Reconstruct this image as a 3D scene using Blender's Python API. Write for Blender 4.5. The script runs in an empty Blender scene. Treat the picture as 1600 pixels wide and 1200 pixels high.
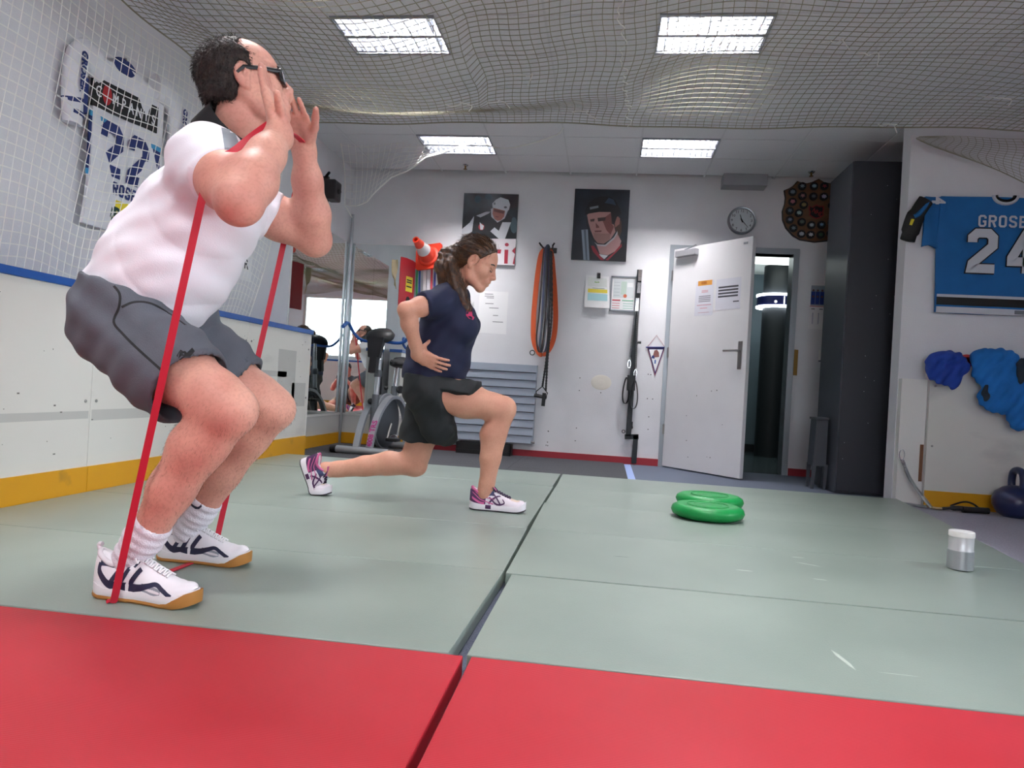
import bpy, bmesh, math, random
import numpy as np
from mathutils import Vector, Matrix
from mathutils.bvhtree import BVHTree
R = math.radians
PI = math.pi
SC = bpy.context.scene
COL = SC.collection
random.seed(7)

# ---------------------------------------------------------------- camera
F_PX, CAM_H, MAT_Z = 1136.0, 0.64, 0.05
YAW, PITCH, ROLL = R(7.37), R(0.29), R(3.39)
_cy, _sy, _cp, _sp = math.cos(YAW), math.sin(YAW), math.cos(PITCH), math.sin(PITCH)
_f = np.array([-_sy*_cp, _cy*_cp, _sp]); _r = np.array([_cy, _sy, 0.0]); _u = np.cross(_r, _f)
_c, _s = math.cos(ROLL), math.sin(ROLL)
_r, _u = _c*_r+_s*_u, -_s*_r+_c*_u
CAMP = np.array([0, 0, CAM_H])
cam = bpy.data.cameras.new('camera')
cam.sensor_width = 36.0
cam.lens = F_PX/1600*36
cam.clip_start = 0.01
camo = bpy.data.objects.new('camera', cam)
COL.objects.link(camo)
camo.matrix_world = Matrix(((_r[0], _u[0], -_f[0], 0), (_r[1], _u[1], -_f[1], 0), (_r[2], _u[2], -_f[2], CAM_H), (0, 0, 0, 1)))
SC.camera = camo

# ---------------------------------------------------------------- world, exposure
SC.view_settings.view_transform = 'Standard'
SC.view_settings.look = 'None'
SC.view_settings.gamma = 1
SC.view_settings.exposure = 0.05
SC.view_settings.use_curve_mapping = False
SKY_STRENGTH = 9.5
LAMP_STRENGTH = 350.0
w = bpy.data.worlds.new('world'); SC.world = w; w.use_nodes = True
w.node_tree.nodes['Background'].inputs[0].default_value = (0.86, 0.93, 1.0, 1)
w.node_tree.nodes['Background'].inputs[1].default_value = SKY_STRENGTH
SC.cycles.use_denoising = True
SC.cycles.max_bounces = 10
SC.cycles.transparent_max_bounces = 16
SC.cycles.sample_clamp_indirect = 6.0

# ---------------------------------------------------------------- helpers
def atY(x, y, Y):
    d = _f+(x-800)/F_PX*_r-(y-600)/F_PX*_u
    return Vector(CAMP+d*Y/d[1])
def atZ(x, y, z=MAT_Z):
    d = _f+(x-800)/F_PX*_r-(y-600)/F_PX*_u
    return Vector(CAMP+d*(z-CAM_H)/d[2])
def atX(x, y, X):
    d = _f+(x-800)/F_PX*_r-(y-600)/F_PX*_u
    return Vector(CAMP+d*X/d[0])

def hexc(h):
    if not isinstance(h, str): return tuple(h)[:3]
    h = h.lstrip('#')
    out = []
    for i in (0, 2, 4):
        v = int(h[i:i+2], 16)/255
        out.append(v/12.92 if v <= 0.04045 else ((v+0.055)/1.055)**2.4)
    return tuple(out)

MATS = {}
def mat(name, color, rough=0.5, metal=0.0, var=0.0, vscale=8.0, color2=None, c2lo=0.45, c2hi=0.65, bump=0.0, bscale=60.0,
        emit=0.0, spec=0.5, stretch=None, sheen=0.0, sss=0.0, wave=None):
    if name in MATS: return MATS[name]
    m = bpy.data.materials.new(name); m.use_nodes = True
    nt = m.node_tree; N = nt.nodes; L = nt.links
    b = N['Principled BSDF']
    c = (*hexc(color), 1)
    b.inputs['Base Color'].default_value = c
    b.inputs['Roughness'].default_value = rough
    b.inputs['Metallic'].default_value = metal
    b.inputs['Specular IOR Level'].default_value = spec
    if sheen: b.inputs['Sheen Weight'].default_value = sheen
    if sss:
        b.inputs['Subsurface Weight'].default_value = sss
        b.inputs['Subsurface Radius'].default_value = (0.012, 0.005, 0.003)
        b.inputs['Subsurface Scale'].default_value = 1.0
    if emit:
        b.inputs['Emission Color'].default_value = c
        b.inputs['Emission Strength'].default_value = emit
    tc = None
    def coords():
        nonlocal tc
        if tc is None:
            t = N.new('ShaderNodeTexCoord'); mp = N.new('ShaderNodeMapping')
            if stretch: mp.inputs['Scale'].default_value = stretch
            L.new(t.outputs['Object'], mp.inputs['Vector']); tc = mp
        return tc.outputs['Vector']
    if var or color2:
        n = N.new('ShaderNodeTexNoise'); n.inputs['Scale'].default_value = vscale; n.inputs['Detail'].default_value = 5
        L.new(coords(), n.inputs['Vector'])
        ramp = N.new('ShaderNodeValToRGB')
        if color2:
            ramp.color_ramp.elements[0].position = c2lo; ramp.color_ramp.elements[1].position = c2hi
            ramp.color_ramp.elements[0].color = c; ramp.color_ramp.elements[1].color = (*hexc(color2), 1)
        else:
            ramp.color_ramp.elements[0].position = 0.3; ramp.color_ramp.elements[1].position = 0.7
            ramp.color_ramp.elements[0].color = tuple(x*(1-var) for x in c[:3])+(1,)
            ramp.color_ramp.elements[1].color = tuple(min(1, x*(1+var)) for x in c[:3])+(1,)
        L.new(n.outputs['Fac'], ramp.inputs['Fac']); L.new(ramp.outputs['Color'], b.inputs['Base Color'])
    if bump or wave:
        bp = N.new('ShaderNodeBump'); bp.inputs['Strength'].default_value = bump or 0.3
        bp.inputs['Distance'].default_value = 0.004
        if wave:
            t = N.new('ShaderNodeTexWave'); t.inputs['Scale'].default_value = wave[0]; t.bands_direction = wave[1]
            t.inputs['Distortion'].default_value = wave[2] if len(wave) > 2 else 0
            L.new(coords(), t.inputs['Vector']); L.new(t.outputs['Fac'], bp.inputs['Height'])
        else:
            t = N.new('ShaderNodeTexNoise'); t.inputs['Scale'].default_value = bscale; t.inputs['Detail'].default_value = 3
            L.new(coords(), t.inputs['Vector']); L.new(t.outputs['Fac'], bp.inputs['Height'])
        L.new(bp.outputs['Normal'], b.inputs['Normal'])
    MATS[name] = m
    return m

def frame(n, up=(0, 0, 1)):
    n = Vector(n).normalized(); up = Vector(up)
    if abs(n.dot(up)) > 0.98: up = Vector((0, 1, 0)) if abs(n.y) < 0.9 else Vector((1, 0, 0))
    x = up.cross(n).normalized(); y = n.cross(x)
    return x, y, n

class G:
    """collects polygons of one part"""
    def __init__(s): s.v = []; s.f = []
    def add(s, vs, fs):
        o = len(s.v); s.v += [tuple(v) for v in vs]; s.f += [tuple(i+o for i in f) for f in fs]; return s
    def box(s, x0, x1, y0, y1, z0, z1, bev=0.0, M=None):
        if bev:
            bm = bmesh.new(); bmesh.ops.create_cube(bm, size=1)
            for v in bm.verts:
                v.co = Vector(((x0+x1)/2+v.co.x*(x1-x0), (y0+y1)/2+v.co.y*(y1-y0), (z0+z1)/2+v.co.z*(z1-z0)))
            bmesh.ops.bevel(bm, geom=bm.edges[:], offset=bev, segments=2, profile=0.5, affect='EDGES')
            bm.verts.index_update()
            vs = [v.co.copy() for v in bm.verts]; fs = [[v.index for v in f.verts] for f in bm.faces]; bm.free()
        else:
            vs = [Vector((x, y, z)) for z in (z0, z1) for y in (y0, y1) for x in (x0, x1)]
            fs = [(0, 2, 3, 1), (4, 5, 7, 6), (0, 1, 5, 4), (2, 6, 7, 3), (0, 4, 6, 2), (1, 3, 7, 5)]
        if M is not None: vs = [M @ v for v in vs]
        return s.add(vs, fs)
    def tube(s, path, r, n=8, closed=False, caps=True, flat=None, up=(0, 0, 1)):
        P = [Vector(p) for p in path]; m = len(P)
        rs = r if isinstance(r, (list, tuple)) else [r]*m
        vs = []; px = None
        for i, p in enumerate(P):
            if closed: t = P[(i+1) % m]-P[i-1]
            else: t = P[min(i+1, m-1)]-P[max(i-1, 0)]
            if t.length < 1e-9: t = Vector((0, 0, 1))
            t.normalize()
            if px is None: x, y, _ = frame(t, up)
            else:
                x = px-t*px.dot(t)
                if x.length < 1e-6: x, y, _ = frame(t, up)
                x.normalize(); y = t.cross(x)
            px = x
            a, b = (rs[i], rs[i]) if flat is None else (rs[i], rs[i]*flat)
            for k in range(n):
                an = 2*PI*k/n
                vs.append(p+x*(a*math.cos(an))+y*(b*math.sin(an)))
        fs = []
        for i in range(m if closed else m-1):
            j = (i+1) % m
            for k in range(n):
                l = (k+1) % n
                fs.append((i*n+k, i*n+l, j*n+l, j*n+k))
        if caps and not closed:
            fs.append(tuple(range(n))[::-1]); fs.append(tuple((m-1)*n+k for k in range(n)))
        return s.add(vs, fs)
    def cyl(s, a, b, r0, r1=None, n=16): return s.tube([a, b], [r0, r0 if r1 is None else r1], n)
    def lathe(s, prof, n=24, c=(0, 0, 0), axis=(0, 0, 1), sx=1, sy=1):
        x, y, z = frame(axis, (0, 1, 0) if abs(Vector(axis).normalized().z) > .9 else (0, 0, 1)); c = Vector(c); vs = []; fs = []
        for (r, h) in prof:
            for k in range(n):
                a = 2*PI*k/n; vs.append(c+x*(r*sx*math.cos(a))+y*(r*sy*math.sin(a))+z*h)
        for i in range(len(prof)-1):
            for k in range(n):
                l = (k+1) % n; fs.append((i*n+k, i*n+l, (i+1)*n+l, (i+1)*n+k))
        if prof[0][0] > 1e-6: fs.append(tuple(range(n))[::-1])
        if prof[-1][0] > 1e-6: fs.append(tuple((len(prof)-1)*n+k for k in range(n)))
        return s.add(vs, fs)
    def prism(s, poly, o, x, y, t):
        """2D polygon in plane (o, x, y), thickness t along x cross y"""
        o, x, y = Vector(o), Vector(x), Vector(y); n = x.cross(y).normalized(); m = len(poly)
        vs = [o+x*p[0]+y*p[1] for p in poly]+[o+x*p[0]+y*p[1]+n*t for p in poly]
        fs = [tuple(range(m))[::-1], tuple(range(m, 2*m))]+[(i, (i+1) % m, (i+1) % m+m, i+m) for i in range(m)]
        return s.add(vs, fs)
    def grid(s, fn, nu, nv, thick=0.0, wrapu=False):
        """surface fn(u, v) for u, v in 0..1; thick closes it into a sheet"""
        P = [[Vector(fn(i/(nu if wrapu else nu), j/nv)) for j in range(nv+1)] for i in range(nu+(0 if wrapu else 1))]
        a = len(P); b = nv+1
        vs = [p for row in P for p in row]
        fs = []
        for i in range(a if wrapu else a-1):
            for j in range(nv):
                k = (i+1) % a
                fs.append((i*b+j, k*b+j, k*b+j+1, i*b+j+1))
        if thick:
            nr = [Vector((0, 0, 0)) for _ in vs]
            for q in fs:
                nn = (vs[q[1]]-vs[q[0]]).cross(vs[q[3]]-vs[q[0]])
                for i in q: nr[i] += nn
            nv_ = len(vs)
            vs = vs+[v-(n_.normalized() if n_.length else n_)*thick for v, n_ in zip(vs, nr)]
            edges = {}
            for q in fs:
                for i in range(4):
                    e = (q[i], q[(i+1) % 4]); edges[e] = 1
            rim = [(e[1], e[0], e[0]+nv_, e[1]+nv_) for e in edges if (e[1], e[0]) not in edges]
            fs = fs+[tuple(i+nv_ for i in q[::-1]) for q in fs]+rim
        return s.add(vs, fs)
    def sphere(s, c, r, n=12, m=8, sc=(1, 1, 1)):
        c = Vector(c); prof = []
        vs = []; fs = []
        for i in range(1, m):
            th = PI*i/m
            for k in range(n):
                a = 2*PI*k/n; vs.append(c+Vector((r*sc[0]*math.sin(th)*math.cos(a), r*sc[1]*math.sin(th)*math.sin(a), r*sc[2]*math.cos(th))))
        t = len(vs); vs += [c+Vector((0, 0, r*sc[2])), c-Vector((0, 0, r*sc[2]))]
        for i in range(m-2):
            for k in range(n):
                l = (k+1) % n; fs.append((i*n+k, (i+1)*n+k, (i+1)*n+l, i*n+l))
        for k in range(n):
            l = (k+1) % n; fs.append((t, k, l)); fs.append((t+1, (m-2)*n+l, (m-2)*n+k))
        return s.add(vs, fs)

def link(o, parent=None):
    COL.objects.link(o)
    if parent is not None: o.parent = parent
    return o
def thing(name, label, cat, loc=(0, 0, 0), rotz=0.0, group=None, kind=None):
    o = bpy.data.objects.new(name, None); o.empty_display_size = 0.1
    o.location = loc; o.rotation_euler = (0, 0, rotz); link(o)
    return tag(o, label, cat, group, kind)
def tag(o, label=None, cat=None, group=None, kind=None):
    if label: o['label'] = label
    if cat: o['category'] = cat
    if group: o['group'] = group
    if kind: o['kind'] = kind
    return o
def wm(o):
    m = o.matrix_basis.copy()
    while o.parent is not None:
        o = o.parent; m = o.matrix_basis @ m
    return m
def part(name, g, m, parent=None, local=False, smooth=None, label=None):
    """one mesh object; geometry in world coordinates unless local"""
    me = bpy.data.meshes.new(name)
    vs = g.v
    if parent is not None and not local:
        inv = wm(parent).inverted(); vs = [inv @ Vector(v) for v in vs]
    me.from_pydata([tuple(v) for v in vs], [], g.f)
    me.materials.append(m)
    if smooth is not None:
        me.shade_smooth()
        if smooth < 180: me.set_sharp_from_angle(angle=R(smooth))
    me.validate(clean_customdata=False)
    o = bpy.data.objects.new(name, me); link(o, parent)
    if label: o['label'] = label
    return o
def solo(name, g, m, label, cat, base=None, group=None, smooth=None, kind=None):
    """a thing that is one mesh, origin at its base"""
    me = bpy.data.meshes.new(name)
    V = np.array([tuple(v) for v in g.v])
    b = np.array(base) if base is not None else np.array([(V[:, 0].min()+V[:, 0].max())/2, (V[:, 1].min()+V[:, 1].max())/2, V[:, 2].min()])
    me.from_pydata([tuple(v-b) for v in V], [], g.f); me.materials.append(m)
    if smooth is not None:
        me.shade_smooth()
        if smooth < 180: me.set_sharp_from_angle(angle=R(smooth))
    o = bpy.data.objects.new(name, me); o.location = b; link(o)
    return tag(o, label, cat, group, kind)
def copy_part(o, parent, loc=None):
    c = o.copy(); COL.objects.link(c); c.parent = parent
    if loc is not None: c.location = loc
    return c
def struct(name, g, m, smooth=None, parent=None):
    o = part(name, g, m, parent, smooth=smooth)
    if parent is None: o['kind'] = 'structure'
    return o
FONT_CACHE = {}
def text_geo(txt, size, o, x, y, extrude=0.001, bold=0.0, align='CENTER', sx=1.0, shear=0.0):
    """lettering as mesh: baseline origin o, axes x, y"""
    cu = bpy.data.curves.new('t', 'FONT'); cu.body = txt; cu.size = size; cu.align_x = align; cu.extrude = extrude; cu.offset = bold
    cu.resolution_u = 3; cu.shear = shear
    ob = bpy.data.objects.new('t', cu); COL.objects.link(ob)
    dg = bpy.context.evaluated_depsgraph_get(); me = bpy.data.meshes.new_from_object(ob.evaluated_get(dg))
    o, x, y = Vector(o), Vector(x).normalized(), Vector(y).normalized(); n = x.cross(y)
    g = G(); g.add([o+x*(v.co.x*sx)+y*v.co.y+n*(v.co.z+extrude) for v in me.vertices], [tuple(p.vertices) for p in me.polygons])
    bpy.data.objects.remove(ob); bpy.data.curves.remove(cu); bpy.data.meshes.remove(me)
    return g
GLYPH = {'2': [[(.08, .70), (.08, .82), (.18, .92), (.44, .92), (.54, .82), (.54, .62), (.10, .20), (.08, .08), (.60, .08)]],
    '4': [[(.42, 0), (.42, .93), (.38, .93), (.08, .36), (.08, .27), (.62, .27)]],
    'G': [[(.54, .70), (.54, .82), (.44, .92), (.18, .92), (.08, .82), (.08, .18), (.18, .08), (.44, .08), (.54, .18), (.54, .46), (.34, .46)]],
    'R': [[(.08, 0), (.08, .92), (.42, .92), (.54, .82), (.54, .60), (.44, .50), (.08, .50)], [(.32, .50), (.54, 0)]],
    'O': [[(.30, .92), (.44, .92), (.54, .82), (.54, .18), (.44, .08), (.18, .08), (.08, .18), (.08, .82), (.18, .92), (.32, .92)]],
    'S': [[(.54, .72), (.54, .82), (.44, .92), (.18, .92), (.08, .82), (.08, .63), (.18, .54), (.44, .46), (.54, .37), (.54, .18), (.44, .08), (.18, .08), (.08, .18), (.08, .28)]],
    'E': [[(.56, .92), (.08, .92), (.08, .08), (.56, .08)], [(.08, .5), (.44, .5)]], 'K': [[(.08, 0), (.08, 1)], [(.56, 1), (.14, .5), (.56, 0)]]}
def block_geo(txt, h, o, x, y, stroke=.17, adv=.76, t=.0012, sx=1.0):
    """square-cut athletic lettering as mesh, centred on o"""
    o, x, y = Vector(o), Vector(x).normalized(), Vector(y).normalized(); n = x.cross(y); g = G(); w0 = -(adv*len(txt)-.12)/2
    for k, ch in enumerate(txt):
        for pl in GLYPH[ch]:
            P = [Vector((p[0], p[1])) for p in pl]; Lf = []; Rt = []
            for i, p in enumerate(P):
                d0 = (P[i]-P[i-1]).normalized() if i else None; d1 = (P[i+1]-P[i]).normalized() if i < len(P)-1 else None
                d0 = d0 or d1; d1 = d1 or d0; m = Vector((-d0.y-d1.y, d0.x+d1.x)); m.normalize(); q = stroke/2/max(.5, m.dot(Vector((-d0.y, d0.x))))
                Lf.append(p+m*q); Rt.append(p-m*q)
            m_ = len(P); vs = []
            for z in (0, t):
                for q in Lf+Rt: vs.append(o+x*((w0+k*adv+q.x)*h*sx)+y*(q.y*h)+n*z)
            fs = []
            for i in range(m_-1):
                a, b, c, d = i, i+1, m_+i+1, m_+i; e = 2*m_
                fs += [(a, b, c, d), (d+e, c+e, b+e, a+e), (a, a+e, b+e, b), (d, c, c+e, d+e)]
            e = 2*m_; fs += [(0, m_, m_+e, e), (m_-1, m_-1+e, 2*m_-1+e, 2*m_-1)]
            g.add(vs, fs)
    return g
def arc(c, r, a0, a1, n, x=(1, 0, 0), y=(0, 0, 1), r2=None):
    c, x, y = Vector(c), Vector(x), Vector(y); r2 = r if r2 is None else r2
    return [c+x*(r*math.cos(a0+(a1-a0)*i/n))+y*(r2*math.sin(a0+(a1-a0)*i/n)) for i in range(n+1)]
def spline(pts, n=8, closed=False):
    """Catmull-Rom through pts"""
    P = [Vector(p) for p in pts]; m = len(P); out = []
    for i in range(m if closed else m-1):
        if closed: a, b, c, d = P[i-1], P[i], P[(i+1) % m], P[(i+2) % m]
        else: a, b, c, d = P[max(i-1, 0)], P[i], P[i+1], P[min(i+2, m-1)]
        for k in range(n):
            t = k/n
            out.append(0.5*((2*b)+(c-a)*t+(2*a-5*b+4*c-d)*t*t+(3*b-a-3*c+d)*t**3))
    if not closed: out.append(P[-1])
    return out
# ---------------------------------------------------------------- smooth solids (bodies, cloth)
class SDF:
    def __init__(s, lo, hi, res):
        s.lo = np.array(lo, float); s.res = res
        s.n = np.ceil((np.array(hi)-s.lo)/res).astype(int)+1
        s.D = np.full(s.n, 10.0, np.float32)
        s.ax = [(s.lo[i]+res*np.arange(s.n[i])).astype(np.float32) for i in range(3)]
    def sub(s, lo, hi):
        i0 = np.clip(np.floor((np.array(lo)-s.lo)/s.res).astype(int), 0, s.n); i1 = np.clip(np.ceil((np.array(hi)-s.lo)/s.res).astype(int)+1, 0, s.n)
        if np.any(i1 <= i0): return None, None
        sl = tuple(slice(a, b) for a, b in zip(i0, i1))
        return sl, (s.ax[0][sl[0]][:, None, None], s.ax[1][sl[1]][None, :, None], s.ax[2][sl[2]][None, None, :])
    def apply(s, fn, lo, hi, k, op='u'):
        m = k+4*s.res
        sl, P = s.sub(np.array(lo)-m, np.array(hi)+m)
        if sl is None: return s
        d = fn(*P).astype(np.float32); A = s.D[sl]
        if op == 'u':
            if k > 0:
                h = np.clip(.5+.5*(A-d)/k, 0, 1); s.D[sl] = A+(d-A)*h-k*h*(1-h)
            else: s.D[sl] = np.minimum(A, d)
        elif op == 's':
            d = -d
            if k > 0:
                h = np.clip(.5-.5*(A-d)/k, 0, 1); s.D[sl] = A+(d-A)*h+k*h*(1-h)
            else: s.D[sl] = np.maximum(A, d)
        return s
    def cone(s, a, b, ra, rb, k=.02, w=None, e0=1.0, e1=None, op='u'):
        """tapered limb from a to b; w = direction in which it is e times as wide"""
        a, b = np.array(a, float), np.array(b, float); ab = b-a; L2 = max(ab@ab, 1e-9); e1 = e0 if e1 is None else e1
        if w is not None:
            w = np.array(w, float); w = w-ab*(w@ab)/L2; w /= np.linalg.norm(w)
        def fn(x, y, z):
            qx, qy, qz = x-a[0], y-a[1], z-a[2]
            t = np.clip((qx*ab[0]+qy*ab[1]+qz*ab[2])/L2, 0, 1)
            vx, vy, vz = qx-t*ab[0], qy-t*ab[1], qz-t*ab[2]
            if w is not None:
                c = (vx*w[0]+vy*w[1]+vz*w[2])*(1/(e0+(e1-e0)*t)-1)
                vx, vy, vz = vx+c*w[0], vy+c*w[1], vz+c*w[2]
            return np.sqrt(vx*vx+vy*vy+vz*vz)-(ra+(rb-ra)*t)
        R_ = max(ra, rb)*max(1, e0, e1)
        return s.apply(fn, np.minimum(a, b)-R_, np.maximum(a, b)+R_, k, op)
    def chain(s, pts, rs, k=.02, w=None, es=None):
        for i in range(len(pts)-1):
            s.cone(pts[i], pts[i+1], rs[i], rs[i+1], k, w, 1 if es is None else es[i], 1 if es is None else es[i+1])
        return s
    def ell(s, c, r, ax=None, k=.02, op='u'):
        """ellipsoid with centre c, radii r along the axes ax"""
        c = np.array(c, float); ax = np.eye(3) if ax is None else np.array([np.array(v, float)/np.linalg.norm(v) for v in ax]); r = np.array(r, float)
        def fn(x, y, z):
            q = (x-c[0], y-c[1], z-c[2]); k0 = 0; k1 = 0
            for i in range(3):
                p = q[0]*ax[i][0]+q[1]*ax[i][1]+q[2]*ax[i][2]
                k0 = k0+(p/r[i])**2; k1 = k1+(p/(r[i]*r[i]))**2
            k0 = np.sqrt(k0); return k0*(k0-1)/np.maximum(np.sqrt(k1), 1e-6)
        R_ = max(r); return s.apply(fn, c-R_, c+R_, k, op)
    def cut(s, p, n):
        """keep the side of the plane the normal n points away from"""
        n = np.array(n, float)/np.linalg.norm(n); p = np.array(p, float)
        d = (s.ax[0][:, None, None]-p[0])*n[0]+(s.ax[1][None, :, None]-p[1])*n[1]+(s.ax[2][None, None, :]-p[2])*n[2]
        s.D = np.maximum(s.D, d.astype(np.float32)); return s
    def warp(s, fn):
        s.D = s.D+fn(s.ax[0][:, None, None], s.ax[1][None, :, None], s.ax[2][None, None, :]).astype(np.float32); return s
    def mesh(s, smooth=1):
        D = s.D; ins = D < 0; n = np.array(D.shape)-1
        c = np.zeros(n, np.int8)
        for i in (0, 1):
            for j in (0, 1):
                for k in (0, 1): c += ins[i:n[0]+i, j:n[1]+j, k:n[2]+k]
        cells = np.argwhere((c > 0) & (c < 8)); idx = np.full(n, -1, np.int32); idx[tuple(cells.T)] = np.arange(len(cells))
        acc = np.zeros((len(cells), 3)); cnt = np.zeros(len(cells))
        for a in range(3):
            o1, o2 = [i for i in range(3) if i != a]
            for p in (0, 1):
                for q in (0, 1):
                    oa = np.zeros(3, int); oa[o1] = p; oa[o2] = q; ob = oa.copy(); ob[a] = 1
                    da = D[tuple((cells+oa).T)]; db = D[tuple((cells+ob).T)]; m = (da < 0) != (db < 0)
                    t = np.where(m, da/np.where(m, da-db, 1), 0); pos = oa[None, :]*np.ones((len(cells), 1)); pos[:, a] = t
                    acc[m] += pos[m]; cnt[m] += 1
        V = cells+acc/np.maximum(cnt, 1)[:, None]
        F = []
        for a in range(3):
            o1, o2 = [(1, 2), (2, 0), (0, 1)][a]
            sl0 = [slice(None)]*3; sl1 = [slice(None)]*3; sl0[a] = slice(0, -1); sl1[a] = slice(1, None)
            x = np.argwhere(ins[tuple(sl0)] != ins[tuple(sl1)])
            x = x[(x[:, o1] > 0) & (x[:, o2] > 0) & (x[:, o1] < n[o1]) & (x[:, o2] < n[o2])]
            if not len(x): continue
            e1 = np.zeros(3, int); e1[o1] = 1; e2 = np.zeros(3, int); e2[o2] = 1
            q = np.stack([idx[tuple((x-e1-e2).T)], idx[tuple((x-e2).T)], idx[tuple(x.T)], idx[tuple((x-e1).T)]], 1)
            flip = ~ins[tuple(x.T)]; q[flip] = q[flip][:, ::-1]; F.append(q)
        F = np.concatenate(F); F = F[(F >= 0).all(1)]
        for _ in range(smooth):
            for lam in (.5, -.45):
                A = np.zeros_like(V); C_ = np.zeros(len(V))
                for i in range(4):
                    np.add.at(A, F[:, i], V[F[:, (i+1) % 4]]); np.add.at(C_, F[:, i], 1)
                    np.add.at(A, F[:, (i+1) % 4], V[F[:, i]]); np.add.at(C_, F[:, (i+1) % 4], 1)
                V = V+lam*(A/np.maximum(C_, 1)[:, None]-V)
        g = G(); g.v = [tuple(v) for v in (s.lo+V*s.res)]; g.f = [tuple(int(i) for i in f) for f in F]
        return g
def joined(*gs):
    g = G()
    for q in gs: g.add(q.v, q.f)
    return g
def bvh_of(*gs):
    g = joined(*gs); return BVHTree.FromPolygons([tuple(v) for v in g.v], g.f)
def hit(bvh, px, py):
    d = Vector(_f+(px-800)/F_PX*_r-(py-600)/F_PX*_u).normalized()
    l, n, i, dist = bvh.ray_cast(Vector(CAMP), d)
    if l is None: return None, None
    if n.dot(d) > 0: n = -n
    return l, n
def decal_poly(bvh, pts, off=.0016):
    """a flat mark laid onto a surface: outline given by sight lines, every vertex on the surface"""
    g = G(); vs = []
    n0 = Vector((0, 0, 0))
    for p in pts:
        l, n = hit(bvh, *p)
        if l is None: return g
        vs.append(l+n*off); n0 += n
    c = sum(vs, Vector((0, 0, 0)))/len(vs)
    l, n = hit(bvh, sum(p[0] for p in pts)/len(pts), sum(p[1] for p in pts)/len(pts))
    n0.normalize(); m = len(vs)
    g.add(vs+[v-n0*.002 for v in vs], [tuple(range(m)), tuple(range(2*m-1, m-1, -1))]+[(i, i+m, (i+1) % m+m, (i+1) % m) for i in range(m)])
    return g
def decal_quad(bvh, c4, nu, nv, off=.0016):
    """a patch laid onto a surface between four sight lines"""
    P = {}; g = G(); vs = []
    for i in range(nu+1):
        for j in range(nv+1):
            u, v = i/nu, j/nv; a = [c4[0][k]*(1-u)+c4[1][k]*u for k in (0, 1)]; b = [c4[3][k]*(1-u)+c4[2][k]*u for k in (0, 1)]
            l, n = hit(bvh, a[0]*(1-v)+b[0]*v, a[1]*(1-v)+b[1]*v)
            if l is not None: P[i, j] = len(vs); vs.append(l+n*off)
    fs = [(P[i, j], P[i+1, j], P[i+1, j+1], P[i, j+1]) for i in range(nu) for j in range(nv) if all(k in P for k in ((i, j), (i+1, j), (i+1, j+1), (i, j+1)))]
    if fs: g.add(vs, fs)
    return g
def decal_line(bvh, pts, w, off=.0012, n=6):
    """a thin piping laid on a surface along sight lines"""
    P = spline([Vector((p[0], p[1], 0)) for p in pts], n); path = []; nr = []
    for p in P:
        l, nn = hit(bvh, p.x, p.y)
        if l is not None: path.append(l+nn*off); nr.append(nn)
    g = G()
    if len(path) > 2:
        vs = []; fs = []
        for i, p in enumerate(path):
            t = path[min(i+1, len(path)-1)]-path[max(i-1, 0)]; s = t.cross(nr[i]).normalized()
            vs += [p-s*w/2-nr[i]*.003, p-s*w/2, p+s*w/2, p+s*w/2-nr[i]*.003]
        for i in range(len(path)-1):
            for k in range(3): fs.append((i*4+k, i*4+k+1, i*4+k+5, i*4+k+4))
        g.add(vs, fs)
    return g
# ---------------------------------------------------------------- materials of the setting
M_wall = mat('plaster_white', '#e2e2e6', 0.75, var=0.05, vscale=2.5, bump=0.25, bscale=90)
M_walld = mat('plaster_corridor', '#5f7077', 0.5, var=0.06, vscale=3)
M_ceil = mat('ceiling_tile', '#e4e4e8', 0.9, var=0.05, vscale=120, bump=0.2, bscale=200)
M_ceilbar = mat('ceiling_bar', '#dadade', 0.6)
M_carpet = mat('carpet_blue_grey', '#565e70', 0.95, color2='#6f7788', c2lo=0.35, c2hi=0.7, vscale=180, bump=0.5, bscale=300)
M_carpet2 = mat('carpet_mauve_grey', '#9f9bab', 0.95, color2='#b3b2be', c2lo=0.35, c2hi=0.7, vscale=160, bump=0.5, bscale=300)
M_rubber = mat('rubber_dark', '#3a3b40', 0.8, color2='#4a4b50', vscale=90, bump=0.3, bscale=150)
M_board = mat('rink_board_white', '#e4e2dc', 0.28, color2='#cbcac6', c2lo=0.56, c2hi=0.72, vscale=1.7, stretch=(1, 1, 2.2))
M_yellow = mat('kick_yellow', '#e0a21c', 0.4, color2='#b98a2c', c2lo=0.6, c2hi=0.75, vscale=6)
M_bluerail = mat('cap_blue', '#1b57a8', 0.35, var=0.08)
M_red = mat('baseboard_red', '#9a2430', 0.55)
M_door = mat('door_white', '#e6e5e8', 0.4, var=0.03, vscale=3)
M_alu = mat('aluminium', '#b9bdc2', 0.32, 1.0)
M_steel = mat('steel_brushed', '#a9a7a5', 0.3, 1.0)
M_chrome = mat('chrome', '#d9dadc', 0.12, 1.0)
M_frame = mat('frame_grey', '#9da3a9', 0.35, 0.4)
M_black = mat('black_plastic', '#17171a', 0.45)
M_white = mat('white_plastic', '#ecebe8', 0.4)
M_mirror = mat('mirror_glass', (0.86, 0.90, 0.89), 0.005, 1.0)
M_paper = mat('paper_white', '#eeeef0', 0.8)
M_dark = mat('print_black', '#232326', 0.7)
M_wood = mat('wood_bare', '#6f4427', 0.6, var=0.2, vscale=20)

LX, BY, CZ = -2.55, 6.80, 2.66        # left wall, back wall, ceiling
RX, RY = 3.7, -2.1                    # far side wall, wall behind the camera
JY, JX = 5.30, 1.985                  # partition with the blue jersey

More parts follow.
